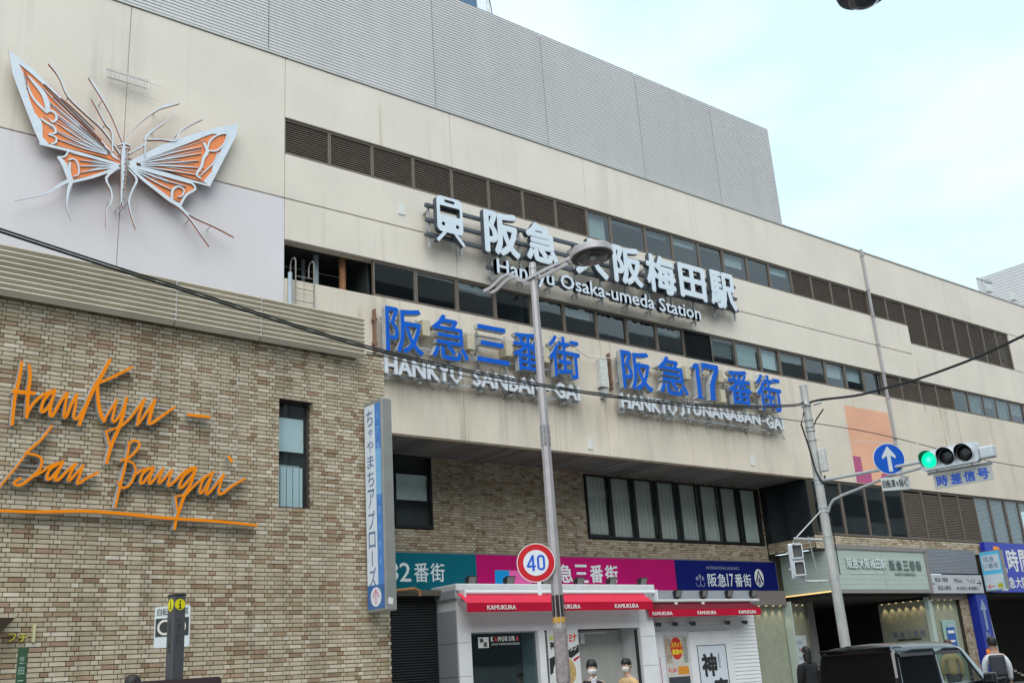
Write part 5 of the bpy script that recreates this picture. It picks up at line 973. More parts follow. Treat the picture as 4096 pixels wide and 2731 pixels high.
for c_, yy in zip('阪急三番街', (21.86, 21.6, 21.33, 21.06, 20.8)): text(c_, (34.615, yy, 2.12), (0, -1, 0), Z1, .21, .22, .02, mats=mat('violet_letter', (.22, .2, .3), .5), parent=EV, name='letter')
text('HANKYU SANBANGAI', (34.615, 21.7, 2.0), (0, -1, 0), Z1, .9, .07, .02, mats=MATS['hall_dark'], parent=EV)
def notice(name, lab, x0, x1, y, z0, z1, m, seed):
    t = thing(name, lab, 'notice board', ((x0 + x1) / 2, y, z0)); bev(build(flat(x0, x1, z0, z1, y, .05), 'panel', m, t), .01, 1); rr = random.Random(seed); mb = MB()
    for q in range(5):
        cz = z1 - (z1 - z0) * (.15 + q * .17); cx = (x0 + x1) / 2 + rr.uniform(-.1, .1); w_ = rr.uniform(.1, .28) * (x1 - x0); mb.box(cx - w_, cx + w_, y - .053, y - .05, cz - .05, cz + .06, q % 2)
    build(mb, 'print', [mat('print_bluegrey', (.35, .42, .48), .5), mat('print_rose', (.45, .28, .30), .5)], t)
notice('notice_board', 'white notice board on the lit stone wall left of the dark entrance opening', 29.12, 29.92, 22.19, .9, 2.35, mat('notice_white', (.55, .62, .64), .4), 1)
notice('notice_board', 'pale green notice board with a blue poster at the right of the entrance', 35.35, 36.2, 20.38, 1.3, 2.6, mat('notice_green', (.28, .42, .38), .4), 2)
t = thing('blue_poster', 'blue poster with white print hung on the pale green notice board', 'poster', (35.8, 20.3, 1.6))
build(flat(35.5, 36.05, 1.65, 2.35, 20.318, .004), 'sheet', mat('poster_blue', srgb(30, 80, 160), .4, var=.2, scale=6), t); build(flat(35.56, 35.99, 2.15, 2.25, 20.312, .002), 'print', M_txw, t); build(MB().box(35.6, 35.95, 20.310, 20.312, 1.85, 1.92), 'print', M_txw, t)
# grey panel and white direction sign
t = thing('grey_ribbed_panel', 'grey ribbed metal panel above the white direction sign', 'panel', (36.3, 20.1, 4.2)); corr('ribbed_sheet', 34.56, 38.05, 4.2, 5.06, lambda s, d, z: (s, 20.1 + d * .4, z), t, mat('ribbed_grey', (.22, .23, .26), .5, .2), .05); build(MB().box(34.56, 38.05, 20.11, 20.3, 4.2, 5.06), 'backing', M_signside, t)
t = thing('direction_sign', 'white direction sign with black shop names and arrows beside the entrance canopy', 'sign', (36.3, 20.05, 3.5))
build(flat(34.58, 38.05, 3.5, 4.14, 20.14, .12), 'panel', mat('dir_white', (.44, .46, .48), .4, var=.03), t); ye = 20.018
for s_, x, z, w_, h_ in (('阪急17番街', 34.85, 3.88, .85, .16), ('阪急32番街', 34.95, 3.60, .85, .16), ('Mixx', 36.1, 3.86, .55, .16), ('● 北改札口', 36.2, 3.6, .7, .13), ('● 茶屋町口', 37.0, 3.6, .7, .13)): text(s_, (x, ye, z), X1, Z1, w_, h_, .003, mats=M_ink2, parent=t)
build(MB().ribbon([(37.0, 4.0), (37.25, 3.86), (37.3, 4.0)], .02, PF, ye - .003, ye, smooth=1).ribbon([(37.35, 4.0), (37.4, 3.86), (37.5, 3.9), (37.52, 4.0)], .02, PF, ye - .003, ye).ribbon([(37.65, 3.85), (37.95, 3.85)], .035, PF, ye - .003, ye).ribbon([(37.82, 3.95), (37.95, 3.85), (37.82, 3.75)], .03, PF, ye - .0035, ye, smooth=1).ribbon([(34.64, 3.82), (34.78, 3.82)], .03, PF, ye - .003, ye), 'arrows_print', M_ink2, t)
# small projecting lit box sign
t = thing('small_box_sign', 'small pale blue box sign jutting out beside the large parking sign', 'sign', (38.4, 19.7, 3.4))
build(MB().box(38.35, 38.6, 19.3, 20.1, 3.55, 5.0), 'case', mat('case_taupe', (.22, .21, .2), .5), t); build(MB().box(37.95, 38.35, 19.26, 19.28, 3.5, 3.6), 'bracket', M_steel, t)
Pb = lambda a, b, d: (38.35 - d, a, b)
build(MB().prism([(19.32, 3.58), (20.08, 3.58), (20.08, 4.97), (19.32, 4.97)], Pb, .004, 0), 'face', mat('face_cyan', srgb(90, 185, 225), .3), t)
build(MB().prism([(19.37, 4.3), (20.03, 4.3), (20.03, 4.85), (19.37, 4.85)], Pb, .006, .004), 'white_print', mat('face_white', (.55, .62, .68), .4), t); build(MB().prism([(19.34, 3.6), (20.06, 3.6), (20.06, 4.15), (19.34, 4.15)], Pb, .006, .004), 'white_print', MATS['face_white'], t)
text('阪急', (38.342, 19.95, 4.6), (0, -1, 0), Z1, .4, .2, .003, mats=MATS['blue_ink'], parent=t); text('17番街', (38.342, 20.0, 4.36), (0, -1, 0), Z1, .58, .2, .003, mats=MATS['blue_ink'], parent=t)
build(MB().prism([(19.4, 3.65), (19.6, 3.65), (19.6, 3.8), (19.4, 3.8)], Pb, .008, .006), 'yellow_mark', mat('mark_yellow', srgb(180, 180, 20), .4), t)
build(MB().ribbon([(19.98, 3.72), (19.72, 3.72)], .03, Pb, .009, .006).ribbon([(19.88, 3.79), (19.98, 3.72), (19.88, 3.65)], .025, Pb, .0095, .006, smooth=1), 'red_arrow', MATS['print_red'], t)
# parking sign
PK = thing('parking_sign', 'big blue parking sign with an orange P and white Japanese lettering at the right edge', 'sign', (42, 20, 3.5))
M_pkb = mat('parking_blue', srgb(28, 44, 165), .35, var=.04)
build(flat(38.75, 46.5, 3.53, 5.38, 20.2, .18), 'panel', M_pkb, PK); yk = 20.018
text('P', (39.35, yk, 4.62), X1, Z1, .55, .62, .003, bold=.03, ncopy=6, mats=mat('p_orange', srgb(240, 140, 20), .4, var=0), parent=PK)
text('24H', (39.6, yk, 4.25), X1, Z1, .5, .2, .003, bold=.008, ncopy=4, mats=M_txw, parent=PK)
for i, c_ in enumerate('時間貸駐車場'): text(c_, (40.25 + i * .98, yk, 4.3), X1, Z1, .86, .86, .003, bold=.022, ncopy=6, mats=M_txw, parent=PK)
for i, c_ in enumerate('阪急大阪梅田駅直結'): text(c_, (39.55 + i * .5, yk, 3.68), X1, Z1, .45, .42, .003, bold=.008, ncopy=4, mats=M_txw, parent=PK)
t = thing('blue_entry_pillar', 'blue parking entry pillar with a grey arrow, IN lettering and orange band', 'sign', (37.6, 20.1, .15))
build(MB().box(37.35, 38.1, 20.0, 20.5, .15, 3.45), 'pillar', mat('pillar_blue', srgb(16, 38, 140), .4, var=.1), t); build(MB().box(37.34, 38.11, 19.99, 20.0, 1.05, 1.55), 'orange_band', mat('band_orange', srgb(230, 125, 20), .5), t)
M_ar = mat('arrow_greyblue', (.22, .27, .38), .5); build(MB().prism([(37.66, 2.2), (37.80, 2.2), (37.80, 2.9), (37.95, 2.9), (37.73, 3.3), (37.5, 2.9), (37.66, 2.9)], PF, 19.994, 20), 'arrow', M_ar, t); text('IN', (37.55, 19.999, 1.85), X1, Z1, .3, .28, .003, bold=.008, ncopy=4, mats=M_ar, parent=t)
build(MB().box(38.1, 50, 23.5, 23.6, .15, 3.55).box(38.1, 50, 20.3, 23.5, 3.54, 3.6), 'garage_mouth', MATS['hall_dark'], B); build(MB().tube([(38.6, 20.35, 3.4), (38.9, 20.35, .2)], .05, 8), 'gate_rod', M_steel, B)
build(MB().box(46.5, 59, 20.2, 20.4, .1, 5.35), 'lower_wall', M_cream2, B)
# ================================================================ street lamps
LD = Vector((.311, -.95, 0)).normalized(); LB = Vector((11.044, 12.76, .14))
def street_lamp(name, label, base, d, grp, marks=True):
    t = thing(name, label, 'street lamp', base, 0, grp); sd_ = Vector((-d.y, d.x, 0)); b0 = Vector((base[0], base[1], 0))
    m = MB(); prof = [(.115, .14), (.105, 1.2), (.075, 6.0), (.062, 8.33)]; n_ = 8; k = 0
    for r, z in prof:
        for j in range(n_): a = 2 * math.pi * (j + .5) / n_; m.v.append((b0.x + r * math.cos(a), b0.y + r * math.sin(a), z))
    for i in range(len(prof) - 1):
        for j in range(n_): m.f.append((i * n_ + j, i * n_ + (j + 1) % n_, (i + 1) * n_ + (j + 1) % n_, (i + 1) * n_ + j)); m.m.append(0)
    m.f.append(tuple(range(n_))[::-1]); m.m.append(0)
    build(m, 'pole', M_lampcol, t); build(MB().lathe(tuple(b0 + Vector((0, 0, 8.30))), [(.066, 0), (.066, .035), (.06, .05), (.06, .11), (.03, .12)], 16), 'pole_cap', M_lampcol, t)
    build(MB().lathe(tuple(b0 + Vector((0, 0, .14))), [(.2, 0), (.2, .03), (.13, .06)], 16), 'base_plate', M_lampcol, t)
    prof2 = [(-.98, 8.13), (-.83, 8.16), (-.686, 8.24), (-.545, 8.30), (-.424, 8.29), (-.31, 8.21), (-.222, 8.13), (-.13, 8.10), (-.023, 8.12), (.243, 8.17), (.506, 8.215), (.90, 8.27)]
    for off in (-.085, .085):
        P = lambda a, b, dd, off=off: tuple(b0 + d * a + sd_ * (off + dd) + Vector((0, 0, b)))
        build(MB().ribbon(prof2, .055, P, -.012, .012, smooth=4), 'arm', M_lampcol, t)
    for a, b in ((-.97, 8.13), (-.06, 8.11), (.04, 8.13), (.7, 8.24)):
        q = b0 + d * a + Vector((0, 0, b)); build(MB().tube([tuple(q - sd_ * .09), tuple(q + sd_ * .09)], .02, 8), 'cross_tie', M_lampcol, t)
    hc = b0 + d * 1.175 + Vector((0, 0, 8.19))
    tl = (Vector((0, 0, 1)) + d * -.10).normalized()
    build(MB().lathe(tuple(hc), [(.25, .0), (.355, .0), (.365, .015), (.365, .115), (.35, .135), (.2, .16), (.05, .17)], 40, axis=tl), 'lamp_head', M_lampcol, t, smooth=False)
    build(MB().lathe(tuple(hc), [(.27, -.002), (.35, -.004), (.35, .003)], 32, axis=tl), 'gasket', M_black, t)
    build(MB().lathe(tuple(hc), [(.275, .005), (.25, -.045), (.17, -.085), (.08, -.10), (.01, -.103)], 32, axis=tl), 'lamp_lens', glass_mat('lamp_lens', (.8, .82, .82), .05, 1, .03), t, smooth=True)
    m = MB().lathe(tuple(hc), [(.23, .01), (.12, .06), (.04, .07)], 20, axis=tl); build(m, 'reflector', mat('reflector', (.55, .56, .55), .25, .9, .3, 25), t, smooth=True)
    build(MB().tube([tuple(hc - d * .02 + Vector((0, 0, -.03))), tuple(hc + d * .06 + Vector((0, 0, -.01)))], .035, 10), 'lamp_bulb', M_white, t)
    return t
LT = street_lamp('street_lamp', 'grey tapered street lamp with wavy twin arm in front of the station sign', LB, LD, None)
# dark weathering band, sticker and posters on the pole
build(MB().lathe((LB.x, LB.y, 2.42), [(.102, 0), (.1, .33)], 8), 'pole_wrap', mat('wrap_dark', (.03, .012, .012), .6, var=.4, scale=30), LT); build(MB().lathe((LB.x, LB.y, 2.33), [(.1035, 0), (.1025, .085)], 8), 'pole_wrap', mat('wrap_yellow', srgb(200, 150, 40), .6), LT)
build(MB().lathe((LB.x, LB.y, 5.15), [(.084, 0), (.082, .35)], 8), 'old_patch', mat('patch_grey', (.26, .25, .26), .7, var=.4, scale=20), LT); build(MB().lathe((LB.x, LB.y, 1.45), [(.1125, 0), (.1075, .8)], 8), 'old_patch', mat('patch_rust', (.32, .27, .27), .7, var=.35, scale=9), LT)
L2 = thing('hanging_lamp', 'dark round lamp head peeking in at the top edge of the sky', 'street lamp', (6.75, 1.9, .12)); hc = Vector((6.58, 3.48, 6.36)); M_dk = mat('lamp_near', (.12, .12, .13), .4, .3)
build(MB().lathe((6.9, 1.4, .12), [(.115, 0), (.07, 6.5)], 8), 'pole', M_lampcol, L2); build(MB().ribbon([(0, 6.45), (.6, 6.5), (1.2, 6.52), (2.0, 6.45)], .06, lambda a, b, d: (6.9 - a * .14 + d, 1.4 + a, b), -.1, .1), 'arm', M_lampcol, L2)
build(MB().lathe(tuple(hc), [(.10, -.06), (.13, -.02), (.19, -.01), (.2, .02), (.2, .10), (.08, .14)], 32), 'lamp_head', M_dk, L2); build(MB().lathe(tuple(hc), [(.125, -.03), (.11, -.07), (.06, -.10), (.01, -.11)], 24), 'lamp_lens', mat('lens_dark', (.12, .12, .13), .1, .3), L2, smooth=True)
# speed limit sign on the lamp pole
sc = Vector((10.955, 13.02, 3.26)); sc = Vector((LB.x, LB.y, 3.24)) 
SPD = thing('speed_limit_sign', 'round red ringed 40 speed limit sign clamped to the street lamp pole', 'road sign', (LB.x, LB.y, 3.2))
vd = Vector((-.64, -.77, 0)).normalized(); vr = Vector((-vd.y, vd.x, 0)) ; vr = Vector((.77, -.64, 0)).normalized(); c0 = sc + vd * .14 - vr * .30 + Vector((0, 0, .02))
Pv = lambda a, b, d: tuple(c0 + vr * a + Z1 * b + vd * d)
def disc(r, d0, d1, m, name, par, P=Pv, n=40): v, f, fr = fill2d([circle(0, 0, r, n)], P, d0, d1); return mesh_obj(name, v, f, m, par)
disc(.305, .012, -.012, M_white, 'plate', SPD); disc(.292, .0135, .011, mat('sign_red', srgb(200, 20, 35), .3, var=.02), 'red_ring', SPD); disc(.2, .0150, .0130, mat('sign_white2', (.72, .74, .78), .3, var=.02), 'face', SPD)
M_blued = mat('digit_blue', srgb(20, 85, 200), .35, var=0)
Pd = lambda a, b, d: tuple(c0 + vr * a + Z1 * b + vd * (.016 + d))
build(MB().ribbon([(-.045, -.115), (-.045, .11)], .034, Pd, .003, 0).ribbon([(-.045, .115), (-.135, -.045)], .03, Pd, .0035, 0).ribbon([(-.14, -.05), (-.008, -.05)], .03, Pd, .004, 0, caps=False), 'digit_four', M_blued, SPD)
v, f, fr = fill2d([rrect(.018, .142, -.12, .12, .06, 6), rrect(.05, .11, -.088, .088, .03, 6)[::-1]], Pd, .003, 0); mesh_obj('digit_zero', v, f, M_blued, SPD)
build(MB().tube([Pv(.0, 0, -.012), Pv(.30, 0, -.13)], .02, 8).tube([Pv(.05, -.22, -.02), Pv(.33, -.22, -.13)], .012, 8), 'clamp_arm', M_steel, SPD); build(MB().box(-.03, .03, -.01, .01, -.50, -.28, tf=lambda a, d, b: Pv(a + .03, b, d)), 'lower_tab', M_white, SPD)

# ================================================================ signal pole
Q0 = Vector((18.141, 12.556, 0)); DV = Vector((.11737, -.98263, 0)).normalized(); DN = Vector((-DV.y, DV.x, 0))
UP = thing('signal_pole', 'white steel signal pole with a long arm over the road', 'pole', (Q0.x, Q0.y, .14))
lean = lambda z: Vector((Q0.x + .0125 * (4.2 - z), Q0.y, z))
build(MB().tube([lean(.14), lean(3.5), lean(6.98)], [.105, .095, .078], 20), 'pole', mat('pole_white', (.50, .50, .48), .55, .1, .22, 6, stretch=(1, 1, .3)), UP)
build(MB().lathe(tuple(lean(6.98)), [(.082, 0), (.082, .03), (.04, .045)], 18), 'pole_cap', M_steel, UP)
for z in (6.62, 6.55, 6.25, 6.1, 6.02, 5.82, 5.0, 4.92, 4.42, 4.34, 3.85, 3.0): build(MB().lathe(tuple(lean(z)), [(.10, 0), (.10, .035)], 18), 'band_clamp', M_steel, UP)
PV = lambda a, b, d: tuple(Vector((Q0.x, Q0.y, 0)) + DV * a + Z1 * b + DN * d)
build(MB().tube([PV(.05, 4.985, 0), PV(2.3, 4.975, 0), PV(3.5, 4.95, .0)], .032, 12), 'arm', M_steel, UP)
build(MB().tube([PV(.1, 4.34, 0), PV(.15, 4.45, 0), PV(.25, 4.56, 0), PV(.45, 4.62, 0), PV(1.5, 4.82, 0), PV(2.3, 4.88, 0)], .028, 12), 'brace', M_steel, UP)
build(MB().tube([PV(.08, 5.84, 0), PV(2.9, 5.155, 0)], .006, 6), 'stay_wire', M_dirtywhite, UP)
bev(build(MB().box(.10, .24, -.06, .06, 5.16, 5.62, tf=lambda a, d, b: PV(a, b, d)), 'control_box', M_dirtywhite, UP), .015)
build(MB().tube([tuple(lean(6.42) + Vector((-.12, 0, 0))), tuple(lean(6.15) + Vector((-.28, 0, 0))), tuple(lean(5.7) + Vector((-.22, -.05, 0))), tuple(lean(5.2) + Vector((-.12, -.05, 0))), tuple(lean(4.95) + Vector((-.05, -.1, 0))), tuple(lean(4.9) + Vector((.08, -.1, 0))), tuple(lean(5.1) + Vector((.15, -.06, 0)))], .018, 8), 'cable_loop', M_cable, UP)
build(MB().tube([tuple(lean(6.1) + Vector((.1, 0, 0))), tuple(lean(6.25) + Vector((.05, -.15, 0))), tuple(lean(6.4) + Vector((.05, -.36, .02)))], .014, 6).tube([tuple(lean(4.9) + Vector((.1, -.08, 0))), tuple(lean(4.5) + Vector((.08, -.09, 0))), tuple(lean(3.1) + Vector((.08, -.09, 0)))], .012, 6), 'down_cable', M_cable, UP)
mb = MB()
for a, z in ((-.12, 6.6), (-.22, 6.59), (-.02, 6.61)): mb.lathe((Q0.x - .05 + a * .6, Q0.y - .05, z), [(.02, 0), (.04, .02), (.02, .05), (.04, .07), (.02, .09)], 10, axis=(1, -.2, 0))
for q in (.16, .26): mb.lathe((Q0.x + .0, Q0.y - q, 6.57), [(.02, 0), (.04, .02), (.02, .05), (.04, .07), (.02, .09)], 10, axis=(0, -1, 0))
build(mb, 'insulator', mat('porcelain', (.62, .6, .56), .25), UP)
# horizontal traffic signal
TS = thing('traffic_signal', 'horizontal three lamp traffic signal showing green at the end of the arm', 'traffic light', PV(2.75, 4.95, -.2), math.atan2(DV.y, DV.x))
FR = -DN if (-DN).dot(Vector((-1, -.7, 0))) > 0 else DN      # front faces the camera side
PT = lambda a, b, d: tuple(Vector((Q0.x, Q0.y, 0)) + DV * a + Z1 * b + FR * d)
M_sig = mat('signal_grey', (.60, .63, .66), .4, .1, .1, 6)
v, f, fr = fill2d([rrect(2.22, 3.30, 4.76, 5.13, .06)], PT, .20, .04); bev(mesh_obj('housing', v, f, M_sig, TS), .015)
bev(build(MB().box(3.30, 3.56, -.02, .14, 4.80, 5.02, tf=lambda a, d, b: PT(a, b, d)), 'end_bracket', M_sig, TS), .03); build(MB().tube([PT(2.25, 4.73, .0), PT(3.45, 4.72, .0)], .03, 10).tube([PT(2.45, 4.73, 0), PT(2.45, 4.8, .1)], .015, 6).tube([PT(3.1, 4.73, 0), PT(3.1, 4.8, .1)], .015, 6), 'lower_bar', M_steel, TS)
M_green = mat('green_lens', srgb(0, 200, 150), .2, var=.15, scale=60, emit=(srgb(0, 225, 160), .75)); M_lensd = mat('unlit_lens', (.012, .012, .013), .15)
for i, a in enumerate((2.41, 2.745, 3.08)):
    cc = Vector(PT(a, 4.95, .2)); build(MB().lathe(tuple(cc), [(.15, .0), (.14, .02), (.08, .035), (.01, .04)], 28, axis=FR), 'green_lens' if i == 0 else 'unlit_lens', M_green if i == 0 else M_lensd, TS, smooth=True)
    m = MB(); n_ = 24
    for r_ in (.165, .158):
        for q in range(n_ + 1):
            th = R_(-40 + 260 * q / n_)    # hood covers the top and sides
            L_ = .17 * max(.18, min(1, .55 + .6 * math.sin(th)))
            o_ = DV * (r_ * math.cos(th)) + Z1 * (r_ * math.sin(th)); m.v += [tuple(cc + o_), tuple(cc + o_ + FR * L_)]
    for s_ in (0, 1):
        for q in range(n_): k_ = s_ * 2 * (n_ + 1) + 2 * q; m.f.append((k_, k_ + 1, k_ + 3, k_ + 2)); m.m.append(s_)
    for q in range(n_): k_ = 2 * q; j_ = 2 * (n_ + 1); m.f.append((k_ + 1, k_ + 3, k_ + 3 + j_, k_ + 1 + j_)); m.m.append(0)
    build(m, 'hood', [M_sig, M_black], TS)
    if i == 0:
        m = MB(); dotr = .007
        for gx in range(-6, 7):
            for gz in range(-6, 7):
                if gx * gx + gz * gz < 37:
                    e = cc + DV * gx * .021 + Z1 * gz * .021 + FR * (.041 - .0008 * (gx * gx + gz * gz)); m.add([tuple(e + DV * dotr), tuple(e + Z1 * dotr), tuple(e - DV * dotr), tuple(e - Z1 * dotr)], [(0, 1, 2, 3)])
        build(m, 'led_dots', mat('led', (.4, .9, .75), .3, emit=(srgb(150, 255, 220), 1.1)), TS, kind='stuff')
# text board under the signal
t = thing('signal_text_board', 'pale board with four blue characters hung under the traffic signal', 'road sign', PT(2.9, 4.5, .05), math.atan2(DV.y, DV.x))
uxx = DV if DV.cross(Z1).dot(FR) > 0 else -DV
build(MB().box(2.36, 3.44, .04, .055, 4.41, 4.68, tf=lambda a, d, b: PT(a, b, d)), 'plate', mat('board_grey', (.50, .50, .48), .5), t)
for i, c_ in enumerate('時差信号'):
    a = (2.41, 2.67, 2.92, 3.17)[i]; o_ = Vector(PT(a if uxx == DV else a + .2, 4.45, .056)); text(c_, o_, uxx, Z1, .21, .20, .003, bold=.006, ncopy=4, mats=M_blued, parent=t)
# arrow sign
t = thing('arrow_sign', 'round blue sign with a white upward arrow on the signal arm', 'road sign', PT(1.6, 5.14, .06), math.atan2(DV.y, DV.x))
dv2 = vd; ac = Vector(PT(1.58, 5.14, .08)); Pa = lambda a, b, d: tuple(ac + vr * a + Z1 * b + vd * d)
disc(.305, .01, -.01, M_white, 'plate', t, Pa); disc(.293, .0125, .0095, mat('arrow_blue', srgb(0, 82, 185), .35, var=.03), 'face', t, Pa)
v, f, fr = fill2d([[(-.04, -.25), (.04, -.25), (.035, .06), (.125, .0), (.135, .05), (0, .25), (-.135, .05), (-.125, .0), (-.035, .06)]], Pa, .0150, .0120); mesh_obj('arrow', v, f, mat('arrow_white', (.55, .60, .62), .4), t)
t2 = thing('bicycle_exemption_plate', 'small white plate with black lettering under the blue arrow sign', 'road sign', Pa(.1, -.45, 0))
ap = lambda a, b, d: tuple(Vector(PT(1.62, 4.65, .07)) + vr * a + Z1 * b + vd * d); build(MB().box(-.27, .27, -.006, .006, -.125, .125, tf=lambda a, d, b: ap(a, b, d)), 'plate', mat('plate_pale', (.56, .58, .58), .5), t2)
for c_, a, w_ in zip('自転車を除く', (-.25, -.165, -.08, .01, .07, .16), (.08, .08, .08, .05, .085, .07)): text(c_, ap(a, -.075 if c_ != 'を' else -.05, .0065), vr, Z1, w_, .16 if c_ != 'を' else .09, .003, bold=.002, ncopy=4, mats=M_ink2, parent=t2)
# pedestrian signal (side on)
PG = thing('pedestrian_signal', 'pale two lamp pedestrian signal bracketed to the left of the signal pole', 'traffic light', (17.68, 12.95, 3.1))
pc = Vector((17.62, 12.98, 3.44)); pr = Vector((.62, -.78, 0)).normalized(); pf = Vector((-.78, -.62, 0)).normalized(); PP = lambda a, b, d: tuple(pc + pr * a + Z1 * b + pf * d)
bev(build(MB().box(-.15, .13, -.22, .0, -.36, .34, tf=lambda a, d, b: PP(a, b, d)), 'housing', M_sig, PG), .03)
for z in (.17, -.16):
    v, f, fr = fill2d([rrect(-.09, .13, z - .145, z + .145, .03), rrect(-.065, .11, z - .12, z + .12, .02)[::-1]], PP, .07, .0); mesh_obj('hood', v, f, M_sig, PG)
    build(MB().box(-.07, .115, .0, .004, z - .125, z + .125, tf=lambda a, d, b: PP(a, b, d)), 'lens', mat('ped_lens', (.10, .095, .09), .3), PG)
    for z2 in (z,): build(MB().lathe(PP(-.15, z2, -.1), [(.02, 0), (.02, .03)], 8, axis=-pr), 'hinge', M_steel, PG)
build(MB().tube([(18.05, 12.62, 3.80), (17.53, 12.92, 3.86), (17.53, 12.95, 3.76)], .026, 10).tube([(17.69, 12.98, 3.08), (17.76, 12.92, 3.02), (18.16, 12.62, 3.0)], .022, 10), 'bracket_arm', M_steel, PG)
build(MB().tube([(17.77, 12.75, 3.88), (18.0, 12.80, 2.96)], .012, 6).tube([(17.57, 12.88, 3.88), tuple(lean(4.38) + Vector((-.08, 0, 0)))], .013, 6), 'tie_rod', M_steel, PG)

# ================================================================ cables
def cable(name, label, pts, r, twin=0., grp=None):
    Q = []
    for i in range(len(pts) - 1):
        p0, p1, p2, p3 = [Vector(pts[max(0, min(len(pts) - 1, i + k_))]) for k_ in (-1, 0, 1, 2)]
        for q in range(6): t = q / 6; Q.append(.5 * (2 * p1 + (p2 - p0) * t + (2 * p0 - 5 * p1 + 4 * p2 - p3) * t * t + (3 * p1 - p0 - 3 * p2 + p3) * t ** 3))
    Q.append(Vector(pts[-1])); mb = MB().tube(Q, r, 8)
    if twin: mb.tube([q + Vector((0, 0, twin)) for q in Q], r * .8, 8)
    return solo(mb, name, M_cable, label, 'cable', grp)
cable('overhead_cable', 'thick twin black cable sagging from upper left to the signal pole', [(-1.2, 9.9, 6.75)] + [tuple(p) for p in WIRE1] + [(17.97, 12.5, 6.60)], .014, .032)
cable('overhead_cable', 'thin dark wire running from the brick annex past the blue signs to the right edge', WIRE2 + [(29.5, 12.0, 5.75)], .010)
cable('overhead_cable', 'black cable rising from the signal pole to the right edge of the picture', [(18.1, 12.45, 6.61)] + WIRE3, .014, .024)

# ================================================================ left foreground
def shift(p, k_): return camv + (Vector(p) - camv) * k_
pA = shift((3.86, 10.03, 2.48), 1.22); pbase = Vector((pA.x, pA.y, .14))
IP = thing('information_pillar', 'slim dark grey information pillar with yellow i discs', 'information sign', tuple(pbase)); e1 = Vector((.985, -.17, 0)).normalized(); ptop = 2.70
e1 = Vector((.998, .06, 0)).normalized(); e2 = Vector((-.06, .998, 0)).normalized(); h1, h2 = .141, .18
Pp = lambda a, b, d: tuple(pbase + e1 * a + e2 * d + Z1 * (b - .14))
bev(build(MB().box(-h1 / 2, h1 / 2, -h2 / 2, h2 / 2, .14, ptop, tf=lambda a, d, b: Pp(a, b, d)), 'post', mat('pillar_grey', (.105, .105, .115), .45, .4, .1, 3), IP), .008)
build(MB().box(-h1 / 2 - .004, h1 / 2 + .004, -h2 / 2 - .004, h2 / 2 + .004, ptop, ptop + .02, tf=lambda a, d, b: Pp(a, b, d)), 'cap', M_black, IP)
M_iy = mat('info_yellow', srgb(225, 215, 20), .4, var=.02)
Pf1 = lambda a, b, d: Pp(a, b, -h2 / 2 - d); Pf2 = lambda a, b, d: Pp(-h1 / 2 - d, b, a)
v, f, fr = fill2d([circle(0, ptop - .10, .063, 28)], Pf1, .004, 0); mesh_obj('i_disc', v, f, M_iy, IP)
v, f, fr = fill2d([circle(0, ptop - .10, .072, 28)], Pf2, .004, 0); mesh_obj('i_disc', v, f, M_iy, IP)
for Pq_, nm in ((Pf1, 'i_mark'), (Pf2, 'i_mark')):
    build(MB().ribbon([(0, ptop - .14), (0, ptop - .095)], .016, Pq_, .007, .004).ribbon([(-.02, ptop - .143), (.02, ptop - .143)], .009, Pq_, .0075, .004).ribbon([(-.015, ptop - .092), (0, ptop - .092)], .009, Pq_, .0078, .004).ribbon([(0, ptop - .066), (0, ptop - .060)], .02, Pq_, .007, .004), nm, M_ink2, IP)
def vtext(s_, P_, a0, ztop, w_, h_, m_, par):
    for i, c_ in enumerate(s_):
        if c_ == ' ': continue
        o_ = Vector(P_(a0, ztop - (i + 1) * h_, .0015)); ux = (Vector(P_(a0 + 1, 0, 0)) - Vector(P_(a0, 0, 0)));
        text(c_, o_, ux, Z1, w_, h_ * .82, .001, mats=m_, parent=par)
vtext('UMEDA-4', lambda a, b, d: Pp(-h1 / 2 - d, b, -a), -.03, ptop - .25, .05, .055, M_ink2, IP)
for i, c_ in enumerate('RIVER'): text(c_, Pp(-.03, ptop - .30 - i * .06, -h2 / 2 - .001), e1, Z1, .05, .045, .001, mats=mat('dim_print', (.05, .05, .055), .5), parent=IP)
# bicycle notice sign
bA = [shift(p, 1.12) for p in ((4.454, 12.222, 2.565), (4.773, 11.971, 2.54), (4.511, 12.364, 2.119))]
bx = (bA[1] - bA[0]); bx.z = 0; bw = bx.length; bx.normalize(); bh = bA[0].z - bA[2].z + .015; bo = Vector((bA[0].x, bA[0].y, bA[2].z)); bn = bx.cross(Z1)
t = thing('bicycle_notice_sign', 'white bicycle zone notice half hidden behind the information pillar', 'road sign', (bo.x + bx.x * bw / 2, bo.y + bx.y * bw / 2, .14))
PBK = lambda a, b, d: tuple(bo + bx * a + Z1 * b + bn * d)
v, f, fr = fill2d([rrect(0, bw, 0, bh, .03)], PBK, .01, -.005); mesh_obj('plate', v, f, mat('notice_plate', (.60, .63, .64), .4), t)
build(MB().box(.015, bw - .015, .010, .013, bh * .27, bh * .71, tf=lambda a, d, b: PBK(a, b, d)), 'black_panel', M_ink2, t)
for cx in (.3, .68):
    v, f, fr = fill2d([circle(bw * cx, bh * .49, bh * .19, 28), circle(bw * cx, bh * .49, bh * .135, 28)[::-1]], PBK, .018, .013); mesh_obj('wheel_symbol', v, f, mat('symbol_cream', (.6, .58, .52), .5), t)
for c_, a in zip('自転車区域', (.03, .10, .22, .32, .38)): text(c_, PBK(a if a < .36 else bw - .09, bh * .78, .011), bx, Z1, .062, .09, .002, mats=M_ink2, parent=t)
build(MB().tube([PBK(bw * .5, bh * .9, -.03), PBK(bw * .5, -bo.z + .14, -.03)], .025, 10), 'post', M_steel, t)
